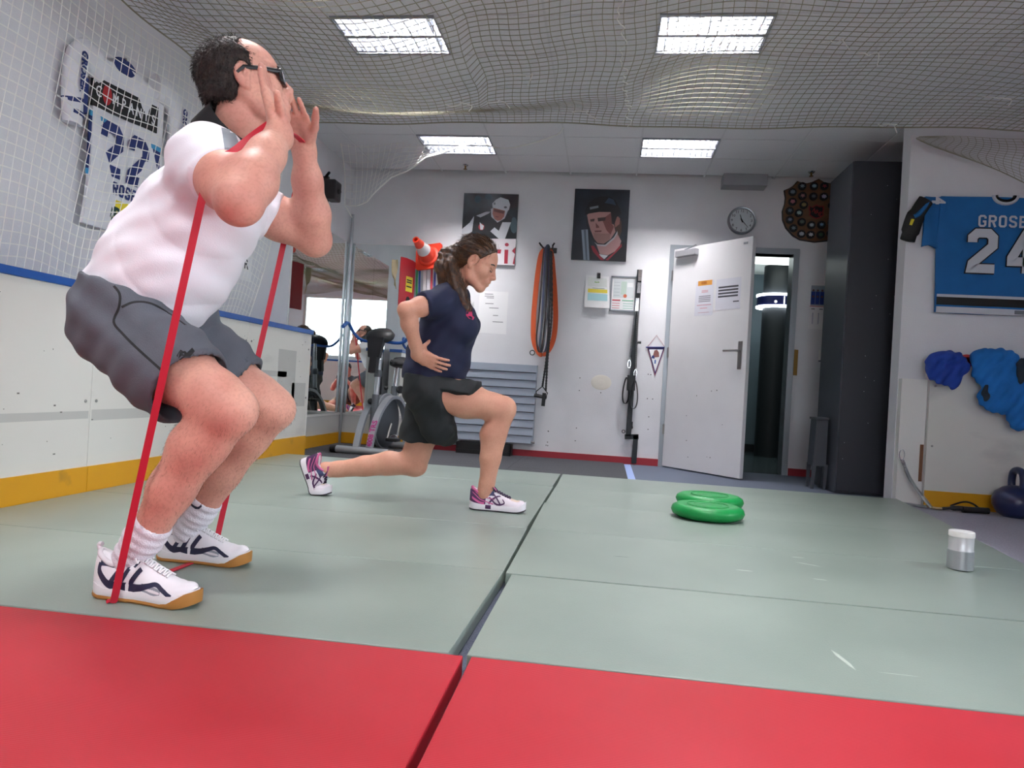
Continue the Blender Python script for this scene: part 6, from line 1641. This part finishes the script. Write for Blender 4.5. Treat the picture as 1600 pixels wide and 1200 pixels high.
# shorts
M_short = mat('shorts_grey', '#555962', .75, var=.05, vscale=20, bump=.2, bscale=300)
S = SDF((-1.60, 1.44, .38), (-.80, 2.34, 1.0), .0052)
pc_ = (m_hipN+m_hipF)/2
S.cone(m_hipN+np.array([-.004, .0, .008]), m_hipF+np.array([-.004, 0, .008]), .112, .112, .05); S.cone(m_hipN+np.array([.02, .01, .06]), m_hipF+np.array([.02, -.01, .06]), .13, .13, .06)
S.cone(pc_+np.array([-.02, 0, .04]), P0+np.array([-.01, 0, .0]), .15, .15, .05, wv, 1.2, 1.2)
for (h, kn) in ((m_hipN, m_knN), (m_hipF, m_knF)):
    th = kn-h
    S.chain([h+np.array([-.01, 0, -.0]), h+th*.45+np.array([-.006, 0, -.008]), h+th*.92+np.array([-.012, 0, -.012])], [.114, .116, .110], .04)
    p_ = h+th*.69; n_ = th/np.linalg.norm(th)+np.array([.0, 0, -.05]); n_ /= np.linalg.norm(n_)
    def cuthem(x, y, z, p_=p_, n_=n_, yc=h[1]):
        d = (x-p_[0])*n_[0]+(y-p_[1])*n_[1]+(z-p_[2])*n_[2]
        return np.where(abs(y-yc) < (.12 if True else 0), np.maximum(d, 0)*2.0, 0)
    S.warp(lambda x, y, z, p_=p_, n_=n_: np.where(((y < 1.91) if p_[1] < 1.9 else (y >= 1.91)), np.maximum((x-p_[0])*n_[0]+(y-p_[1])*n_[1]+(z-p_[2])*n_[2], 0)*1.5, 0))
    S.cone(h+th*.62+np.array([-.008, 0, -.01]), h+th*.95+np.array([-.012, 0, -.012]), .098, .102, .004, op='s')
S.cut(A3(atY(200, 444, 1.89)), np.array([.22, 0, 1.0]))
def sfold(x, y, z): return -.004*np.sin(x*38+z*58+y*12)*np.clip((z-.55)*5, 0, 1)-.0025*np.sin(x*70-z*52+y*25)
S.warp(sfold)
shorts = S.mesh(1); part('shorts', shorts, M_short, man, smooth=180)
bs = bvh_of(shorts); M_pipe = mat('piping_black', '#101114', .7)
for pts in ([(178, 447), (187, 460), (186, 480), (178, 503), (192, 522), (215, 545), (245, 572), (268, 592)], [(190, 480), (210, 472), (235, 474), (262, 488), (290, 508)]):
    g = decal_line(bs, pts, .006, .001)
    if g.v: part('piping', g, M_pipe, man)
for pts in ([(278, 558), (284, 546), (292, 545), (288, 552), (295, 553), (302, 549), (300, 556), (290, 561), (284, 558), (283, 564), (277, 565)],):
    pass
for pts in ([(276, 556), (282, 547), (291, 552), (300, 544), (304, 549), (297, 557), (289, 557), (281, 562)], [(281, 551), (289, 549), (297, 556), (301, 553), (299, 562), (291, 560), (283, 556), (278, 560)]):
    g = decal_poly(bs, pts, .002)
    if g.v: part('logo', g, M_pipe, man)
# socks and shoes
def sock(an, kn, foot_fwd, top=.42, nm='sock'):
    d = (kn-an)/np.linalg.norm(kn-an); an = np.array(an)
    S_ = SDF(an-.16, an+.24, .004)
    f3 = np.array([*foot_fwd, 0.]); S_.chain([an+f3*.03+np.array([0, 0, -.065]), an+np.array([0, 0, -.055]), an+np.array([0, 0, -.03]), an, an+d*.06, an+d*.135], [.024, .027, .036, .042, .0475, .050], .015)
    S_.warp(lambda x, y, z: -.0016*np.sin(((x-an[0])*d[0]+(y-an[1])*d[1]+(z-an[2])*d[2])*260))
    S_.cut(an+d*.115, d); S_.cone(an+d*.105, an+d*.2, .042, .044, .0, op='s')
    return part(nm, S_.mesh(1), M_sock, man, smooth=180)
sN = sock(m_anN, m_knN, (1, 0)); sF = sock(m_anF, m_knF, (1, 0))
MN = Matrix.Translation((-1.262, 1.718, MAT_Z+.001)) @ Matrix.Rotation(R(-5), 4, 'Z'); MF = Matrix.Translation((-1.338, 2.095, MAT_Z+.001)) @ Matrix.Rotation(R(1), 4, 'Z')
court_shoe(man, MN, -1); court_shoe(man, MF, -1)
# swoosh on the far sock
bsock = bvh_of(G().add([tuple(wm(sF) @ v.co) for v in sF.data.vertices], [tuple(p.vertices) for p in sF.data.polygons]))
g = decal_poly(bsock, [(296, 781), (299, 786), (304, 790), (309, 792), (313, 790), (314, 788), (315, 792), (311, 795), (306, 795), (301, 792), (297, 787)], .002)
if g.v: part('sock_logo', g, M_navy, man)
# ---------------------------------------------------------------- red loop band held by the man
M_band = mat('band_red', '#c01832', .5)
P_ = [Vector((-1.245, 2.19, .30)), None]
near = [Vector((-1.20, 1.78, .056)), Vector((-1.19, 1.70, .054)), Vector((-1.185, 1.664, .055)), atY(178, 938, 1.660)]
a_, b_ = atY(178, 936, 1.660), atY(322, 282, 1.56)
near += [a_.lerp(b_, k_/14) for k_ in range(1, 15)]
near += [atY(326, 262, 1.555), atY(338, 248, 1.56), atY(362, 238, 1.585), atY(392, 214, 1.635), atY(420, 194, 1.672), atY(434, 185, 1.69), atY(440, 186, 1.74), atY(450, 205, 1.86), atY(462, 212, 1.94), atY(474, 224, 2.02), atY(478, 236, 2.10)]
c_, d_ = atY(470, 262, 2.20), Vector((-1.20, 2.175, .075))
near += [c_.lerp(d_, k_/16) for k_ in range(17)]
near += [Vector((-1.205, 2.165, .056)), Vector((-1.21, 2.10, .054)), Vector((-1.212, 2.0, .054)), Vector((-1.214, 1.88, .054))]
vd = Vector((.86, .5, 0))
solo('resistance_band', ribbon(spline(near, 3, closed=True), lambda u: Vector((.86, .5, 0)) if .03 < u < .93 else Vector((1, 0, 0)), .017, .003), M_band, 'red loop band stretched from under both shoes to the squatting man\'s hands', 'exercise band', smooth=60)
# ================================================================ the woman
wom = thing('person', 'woman in navy T-shirt and black shorts in a deep lunge', 'person', (-.85, 3.5, MAT_Z))
w_hN = A3(atY(672, 610, 3.40)); w_hF = w_hN+np.array([-.01, .17, 0]); w_kN = A3(atY(786, 640, 3.42)); w_aN = np.array([-.545, 3.43, .128]); w_kF = A3(atY(646, 724, 3.56)); w_aF = A3(atY(508, 733, 3.51))
w_shN = A3(atY(690, 472, 3.33)); w_shF = w_shN+np.array([.01, .31, 0]); w_el = A3(atY(634, 484, 3.18)); w_wr = A3(atY(654, 556, 3.29)); wmid = (w_shN+w_shF)/2
WH = Frame(atY(744, 410, 3.47), (.90, .05, -.43), (.43, 0, .9), .99)
S = SDF((-1.06, 3.10, .62), (-.48, 3.76, 1.42), .0036)
head(S, WH, A3(atY(706, 468, 3.48)), True, .050)
S.chain([w_shN, w_shN*.4+w_el*.6, w_el], [.050, .042, .035], .03); S.chain([w_el, w_el*.7+w_wr*.3, w_wr*.75+w_el*.25, w_wr], [.033, .038, .027, .023], .02)
w_elF = w_shF+np.array([-.12, .14, -.13]); w_wrF = w_elF+np.array([.03, -.10, -.21])
S.chain([w_shF, w_elF], [.052, .038], .03); S.chain([w_elF, w_elF*.6+w_wrF*.4, w_wrF], [.036, .040, .024], .02)
hd = A3(atY(700, 576, 3.29))-w_wr
hand(S, w_wr, hd, np.array([.35, -.35, .85]), np.array([.05, .95, -.2]), 1, curl=(2, 10, 14), spread=4, size=.90, thumb_dir=(-.2, .45, .75))
hand(S, w_wrF, np.array([.35, -.25, -.9]), np.array([.3, .3, .9]), np.array([0, -1, 0]), 1, curl=(2, 10, 14), spread=4, size=.90)
S.cone(wmid, (w_hN+w_hF)/2, .07, .07, .03); S.cone(w_shN, w_shF, .05, .05, .03)
wu = S.mesh(2)
S = SDF((-1.62, 3.28, .05), (-.36, 3.72, .78), .0048)
# front leg
S.chain([w_hN, w_hN*.5+w_kN*.5, w_hN*.12+w_kN*.88, w_kN], [.092, .084, .062, .054], .03); S.ell(w_kN+np.array([.012, 0, .012]), (.046, .044, .046), None, .03)
S.chain([w_kN, w_kN*.7+w_aN*.3+np.array([-.026, 0, 0]), w_kN*.42+w_aN*.58+np.array([-.012, 0, 0]), w_kN*.12+w_aN*.88, w_aN, w_aN+np.array([0.0, 0, -.05])], [.050, .055, .045, .033, .031, .022], .02); S.cone(w_kN+np.array([.02, 0, -.02]), w_aN+np.array([.006, 0, .02]), .026, .022, .03)
# rear leg
S.chain([w_hF, w_hF*.5+w_kF*.5, w_kF*.88+w_hF*.12, w_kF], [.095, .086, .064, .056], .03); S.ell(w_kF+np.array([.018, 0, -.02]), (.048, .044, .042), None, .03)
up = np.array([0, 0, 1.])
S.chain([w_kF, w_kF*.72+w_aF*.28+up*.012, w_kF*.45+w_aF*.55+up*.006, w_kF*.15+w_aF*.85, w_aF, w_aF+np.array([-.03, 0, -.01])], [.052, .056, .046, .034, .032, .024], .02); S.cone(w_kF-up*.02, w_aF-up*.012, .028, .026, .03)
S.cone(w_hN, w_hF, .09, .09, .04)
wl = S.mesh(2)
part('body', joined(wu, wl), M_skin_w, wom, smooth=180)
# hair: smooth cap, ponytail, loose ends
M_hair_w = mat('hair_brown', '#2e1c12', .38, color2='#6a4629', c2lo=.42, c2hi=.70, vscale=22, bump=.25, bscale=120, stretch=(1, 6, 2))
S = SDF(WH.c-np.array([.24, .17, .30]), WH.c+.19, .0034)
S.ell(WH(-.014, 0, .037), np.array([.108, .085, .089])*WH.sc, WH.ax, 0); S.ell(WH(-.055, 0, -.01), np.array([.070, .074, .066])*WH.sc, WH.ax, .02)
for s_g in (-1, 1): S.ell(WH(.004, s_g*.085, -.020), np.array([.034, .03, .050])*WH.sc, WH.ax, .006, 's')
f2_, l2_, u2_ = WH.ax
def wline(x, y, z):
    qx, qy, qz = x-WH.c[0], y-WH.c[1], z-WH.c[2]
    a = (qx*f2_[0]+qy*f2_[1]+qz*f2_[2]); b = (qx*u2_[0]+qy*u2_[1]+qz*u2_[2]); c = (qx*l2_[0]+qy*l2_[1]+qz*l2_[2])
    lim = .018+.62*np.clip(b-.012, 0, .1)-.3*np.clip(-b, 0, .2)
    return np.maximum(a-lim, 0)*1.3+.0008*np.sin(c*300+b*30)
S.warp(wline)
tie = WH(-.112, 0, .018)
pt = [tie, A3(atY(697, 398, 3.46)), A3(atY(690, 418, 3.44)), A3(atY(697, 448, 3.42))]
S.chain(pt, [.024, .033, .035, .012], .015); S.chain([tie, A3(atY(704, 415, 3.43)), A3(atY(716, 455, 3.40)), A3(atY(727, 482, 3.40)), A3(atY(731, 502, 3.40))], [.022, .034, .032, .022, .006], .02)
S.chain([tie, A3(atY(700, 402, 3.44)), A3(atY(686, 396, 3.43))], [.02, .016, .004], .01)
S.warp(lambda x, y, z: np.where((x-WH.c[0])*f2_[0]+(z-WH.c[2])*f2_[2] < -.09, .003*np.sin(x*190+z*60)*np.sin(y*200+z*30), 0))
hw = S.mesh(1); part('hair', hw, M_hair_w, wom, smooth=180)
part('hair_tie', G().tube(arc(tie, .024, 0, 2*PI, 14, WH.l, WH.u), .006, 6, closed=False), M_black, wom, smooth=60)
g = G(); rr = random.Random(8)
for k_ in range(60):
    a0 = A3(tie)+np.array([rr.uniform(-.01, .01), rr.uniform(-.015, .01), rr.uniform(-.015, .015)]); which = rr.random()
    if which < .5: tgt = [atY(700+rr.uniform(-5, 6), 420, 3.42), atY(714+rr.uniform(-7, 8), 456, 3.385), atY(728+rr.uniform(-8, 7), 486+rr.uniform(-10, 14), 3.385)]
    else: tgt = [atY(694+rr.uniform(-4, 5), 400, 3.44), atY(688+rr.uniform(-5, 8), 420, 3.42), atY(692+rr.uniform(-8, 12), 446+rr.uniform(-6, 8), 3.41)]
    g.tube(spline([Vector(a0)]+tgt, 5), [.0022]*15+[.0006], 4)
tv = Vector(tie)
def wflow(p, n):
    q = tv-p; q = q-n*n.dot(q); return q.normalized()*1.4 if q.length > 1e-6 else q
hs = strands(hw, 2600, .035, .0009, wflow, 6, lambda p, n: (p-tv).dot(Vector(WH.f)) > .01)
part('hair_strands', hs, M_hair_w, wom)['kind'] = 'stuff'
st = part('loose_strands', g, M_hair_w, wom, smooth=60); st['kind'] = 'stuff'
# brows
for s_g in (-1, 1): part('eyebrow', G().tube(spline([WH.V(.092, s_g*.014, .022), WH.V(.090, s_g*.034, .027), WH.V(.078, s_g*.052, .021)], 4), [.0032]*8+[.0012], 6), M_hair_m, wom, smooth=60)
for s_g in (-1, 1): part('eyelash', G().tube(spline([WH.V(.094, s_g*.018, -.006), WH.V(.0945, s_g*.030, -.0085), WH.V(.088, s_g*.044, -.006)], 4), .0018, 6), M_black, wom, smooth=60)
# T-shirt
M_tee = mat('tee_navy', '#171d3a', .85, var=.08, vscale=12, bump=.2, bscale=250)
S = SDF((-1.12, 3.14, .60), (-.48, 3.86, 1.24), .005)
wv2 = w_shF-w_shN; Q0, Q1, Q2, Q3 = A3(atY(676, 592, 3.485)), A3(atY(685, 560, 3.485)), A3(atY(702, 505, 3.485)), A3(atY(700, 474, 3.485))
S.chain([Q0, Q1, Q2, Q3], [.150, .146, .128, .100], .05, wv2, [1.15, 1.12, 1.2, 1.5]); S.ell(A3(atY(722, 512, 3.40)), (.075, .07, .07), None, .05); S.ell(A3(atY(724, 512, 3.56)), (.075, .07, .07), None, .05)
S.cone(w_shN+np.array([0, .02, .01]), w_shF+np.array([0, -.02, .01]), .06, .06, .05); S.cone(Q3, A3(atY(712, 455, 3.48)), .085, .062, .04)
for (sh_, el) in ((w_shN, w_el), (w_shF, w_elF)):
    ua = el-sh_; S.cone(sh_, sh_+ua*.62, .066, .066, .03); p_ = sh_+ua*.52; n_ = ua/np.linalg.norm(ua)
    S.warp(lambda x, y, z, p_=p_, n_=n_: np.where(np.sqrt((x-p_[0])**2+(y-p_[1])**2+(z-p_[2])**2) < .11, np.maximum((x-p_[0])*n_[0]+(y-p_[1])*n_[1]+(z-p_[2])*n_[2], 0)*2, 0))
    S.cone(p_-ua*.06, p_+ua*.4, .049, .052, .004, op='s')
S.cut(A3(atY(680, 592, 3.48)), np.array([.05, 0, -1])); S.cut(A3(atY(716, 446, 3.48)), np.array([.3, 0, 1]))
S.warp(lambda x, y, z: -.004*np.sin(x*30+z*55+y*16)*np.clip((1.0-z)*4, 0, 1)-.002*np.sin(x*75-z*60+y*30))
tee = S.mesh(1); part('tee_shirt', tee, M_tee, wom, smooth=180)
bt_ = bvh_of(tee); M_pink = mat('print_pink', '#b8325e', .7)
for pts in ([(729, 484), (732, 480), (734, 488), (737, 486), (738, 494), (741, 496), (739, 500), (733, 498), (728, 493)],):
    g = decal_poly(bt_, pts, .002)
    if g.v: part('chest_print', g, M_pink, wom)
# shorts
M_wsh = mat('shorts_black', '#14191d', .75, var=.1, vscale=14, bump=.2, bscale=250)
S = SDF((-1.14, 3.20, .18), (-.50, 3.76, .80), .005)
S.cone(w_hN+np.array([-.02, .02, .03]), w_hF+np.array([-.02, -.02, .03]), .118, .118, .05); S.cone((w_hN+w_hF)/2+np.array([.0, 0, .05]), Q1, .13, .14, .04, wv2, 1.15, 1.1)
thF = w_kF-w_hF; S.chain([w_hF+np.array([-.015, 0, 0]), w_hF+thF*.45, w_hF+thF*.72], [.112, .110, .112], .04)
thN = w_kN-w_hN; S.chain([w_hN+np.array([-.01, 0, .0]), w_hN+thN*.45+np.array([0, 0, .008]), w_hN+thN*.80+np.array([0, 0, .012])], [.110, .102, .098], .03)
xs0 = w_hN[0]+.055; zb = w_hN[2]
def slit(x, y, z):
    hem = np.maximum(x-(xs0+.165+.5*(z-zb-.02)), 0)*1.5
    low = np.minimum(np.maximum(x-xs0-.012-(z-zb)*(-.10), 0), np.maximum(zb+.012-.05*(x-xs0)/.2+.03*np.clip((x-xs0)/.2, 0, 1)-z, 0))*1.6
    return np.where(y < 3.62, hem+low, hem)
S.warp(slit)
S.cone(w_hN+np.array([-.0, -.02, -.02]), A3(atY(682, 668, 3.40)), .10, .082, .04, np.array([0, 1., 0]), .8, .6)
S.cone(A3(atY(690, 640, 3.44)), A3(atY(700, 684, 3.46)), .06, .045, .03)
p_ = w_hF+thF*.68; n_ = thF/np.linalg.norm(thF)
S.cut(A3(atY(690, 697, 3.45)), np.array([-.05, 0, -1]))
S.cone(w_hF+thF*.5, w_hF+thF*1.0, .088, .098, .003, op='s')
S.cut(A3(atY(680, 588, 3.48)), np.array([.05, 0, 1]))
S.warp(lambda x, y, z: -.0035*np.sin(x*45+z*40+y*14)-.002*np.sin(x*80-z*62+y*30))
part('shorts', S.mesh(1), M_wsh, wom, smooth=180)
# running shoes
M_rw = mat('run_white', '#dcd3dc', .6, var=.04, vscale=20); M_rp = mat('run_purple', '#46214f', .55); M_rpk = mat('run_pink', '#c95f93', .55); M_rm = mat('run_midsole', '#e9e4ec', .5); M_rd = mat('run_outsole', '#2a2430', .6); M_lp = mat('lace_purple', '#2c1a3a', .7); M_rcream = mat('run_mesh', '#d8c3b4', .7)
def runner(M, bend=0.0):
    sh, Su, strip, df = shoe(wom, M, .27, M_rw, M_rm, M_rd, bend=bend, gum=False, deco=dict(collar=M_rpk, tongue=M_rpk, lace=M_lp), wide=.95)
    for v in ((lambda t: t), (lambda t: 1-t)):
        part('heel_panel', G().grid(lambda a, b: Su(.0+.30*a, v(.02+(.36-.04*a)*b), .0012), 8, 6), M_rp, sh, smooth=60)
        strip([(.05, v(.10)), (.16, v(.06)), (.28, v(.035))], .007, M_rpk, 'pink_flash', .0022); strip([(.05, v(.22)), (.18, v(.13)), (.34, v(.06)), (.44, v(.03))], .003, M_rpk, 'pink_line', .0024); strip([(.07, v(.28)), (.20, v(.20)), (.36, v(.14)), (.46, v(.12))], .003, M_rpk, 'pink_line', .0024)
        part('saddle_panel', G().grid(lambda a, b: Su(.30+.14*a, v(.20+.17*b), .0014), 6, 5), mat('run_blue', '#343a62', .55), sh, smooth=60)
        strip([(.36, v(.035)), (.44, v(.14)), (.52, v(.24)), (.56, v(.28))], .007, M_rp, 'side_stripe', .0024); strip([(.43, v(.26)), (.50, v(.16)), (.57, v(.04))], .007, M_rp, 'side_stripe', .0026)
        strip([(.36, v(.16)), (.47, v(.05)), (.56, v(.035)), (.64, v(.10)), (.60, v(.20))], .006, M_rp, 'side_stripe', .0024)
        part('midsole_plug', G().grid(lambda a, b: df(((.30+.10*a)*.27, (1 if v(0) == 0 else -1)*(.0355+.002*math.sin(b*PI)), .012+.018*b)), 5, 3), M_rp, sh)
    part('toe_mesh', G().grid(lambda a, b: Su(.74+.16*a, .30+.40*b, .0014), 8, 8), M_rcream, sh, smooth=60)
    part('lace_strip', G().grid(lambda a, b: Su(.40+.30*a, .43+.14*b, .0035), 8, 4), M_lp, sh, smooth=60)
    return sh
runner(Matrix.Translation((-.612, 3.428, MAT_Z+.001)) @ Matrix.Rotation(R(-1), 4, 'Z'))
runner(Matrix.Translation((-1.592, 3.485, MAT_Z+.001)) @ Matrix.Rotation(R(-2), 4, 'Z'), bend=R(66))
# rear sock cuff
S = SDF(w_aF-.14, w_aF+.14, .004); S.chain([w_aF+np.array([-.022, 0, -.015]), w_aF+np.array([.012, 0, -.006])], [.042, .039], .01); S.cut(w_aF+np.array([.006, 0, 0]), np.array([.8, 0, .5])); S.cut(w_aF+np.array([-.03, 0, 0]), np.array([-1, 0, 0]))
part('sock', S.mesh(1), mat('sock_grey', '#c3cbd6', .9), wom, smooth=180)
# ================================================================ the photographer, seen in the corner mirrors
ph = thing('person', 'crouching photographer in grey T-shirt reflected in the corner mirrors', 'person', (.03, -.42, MAT_Z))
PHh = Frame((.03, -.30, .815), (-.03, .97, -.22), (0, .22, .97), 1.0)
S = SDF((-.48, -1.0, .05), (.56, -.004, 1.02), .007)
head(S, PHh, np.array([.03, -.38, .66]))
hipc = np.array([.03, -.60, .24]); Y0 = -.062
for s_g in (-1, 1):
    sh_ = np.array([.03+s_g*.19, -.40, .61]); el = np.array([.03+s_g*.24, -.22, .42]); wr = np.array([.045+s_g*.105, -.085, .585])
    S.chain([sh_, el], [.055, .042], .03); S.chain([el, el*.6+wr*.4, wr], [.042, .046, .028], .03)
    hand(S, wr, np.array([-s_g*.35, .10, .85]), np.array([-s_g*.5, .8, .1]), np.array([-s_g*1., 0, 0]), 1, curl=(25, 40, 30), size=.9)
    h = hipc+np.array([s_g*.09, 0, 0])
    if s_g < 0: kn, an = np.array([-.17, -.14, .44]), np.array([-.15, -.30, .12])
    else: kn, an = np.array([.24, -.13, .12]), np.array([.20, -.60, .12])
    S.chain([h, h*.5+kn*.5, kn], [.095, .085, .058], .04); S.chain([kn, kn*.65+an*.35, an], [.055, .056, .036], .03)
S.cut((0, -.010, 0), (0, 1, 0))
part('body', S.mesh(1), M_skin_m, ph, smooth=180)
S = SDF((-.3, -.75, .15), (.36, -.1, .80), .008)
S.chain([hipc, np.array([.03, -.52, .42]), np.array([.03, -.42, .58])], [.14, .13, .12], .04, np.array([1., 0, 0]), [1.25, 1.25, 1.5])
for s_g in (-1, 1):
    sh_ = np.array([.03+s_g*.18, -.40, .61]); el = np.array([.03+s_g*.24, -.22, .42]); S.cone(sh_, sh_*.45+el*.55, .075, .07, .04)
part('tee_shirt', S.mesh(1), mat('tee_grey', '#5d6068', .85), ph, smooth=180)
S = SDF((-.36, -.82, .06), (.42, -.0, .62), .008); S.cone(hipc+np.array([-.08, 0, 0]), hipc+np.array([.08, 0, 0]), .13, .13, .03)
S.cone(hipc+np.array([-.09, 0, 0]), np.array([-.13, -.26, .385]), .115, .095, .03); S.cone(hipc+np.array([.09, 0, 0]), np.array([.20, -.26, .155]), .115, .09, .03)
part('shorts', S.mesh(1), mat('shorts_khaki', '#a3937c', .85), ph, smooth=180)
S = SDF(PHh.c-.16, PHh.c+.16, .006); S.ell(PHh(-.016, 0, .038), (.106, .083, .088), PHh.ax, 0); S.ell(PHh(-.05, 0, -.02), (.06, .07, .06), PHh.ax, .02); S.cut(PHh(.03, 0, .02), PHh.f*.9-PHh.u*.5)
part('hair', S.mesh(1), M_hair_m, ph, smooth=180)
for (x, y, rz) in ((-.15, -.36, 90), (.20, -.66, 90)):
    shoe(ph, Matrix.Translation((x, y, MAT_Z)) @ Matrix.Rotation(R(rz), 4, 'Z'), .28, M_navy, M_sw2, M_black, gum=False, deco=dict(collar=M_navy, tongue=M_navy, lace=M_lace))
t = thing('phone', 'black phone held by the photographer', 'phone', (.055, -.02, .60))
part('case', G().box(-.02, .13, -.026, -.018, .603, .678, .003), M_black, t); part('screen', G().box(-.012, .122, -.0268, -.026, .608, .673), mat('screen_dark', '#20242a', .1), t)
part('lens', G().lathe([(.008, 0), (.008, .003), (.005, .003), (.005, .001), (0, .001)], 14, (0, -.018, .64), (0, 1, 0)), M_chrome, t)
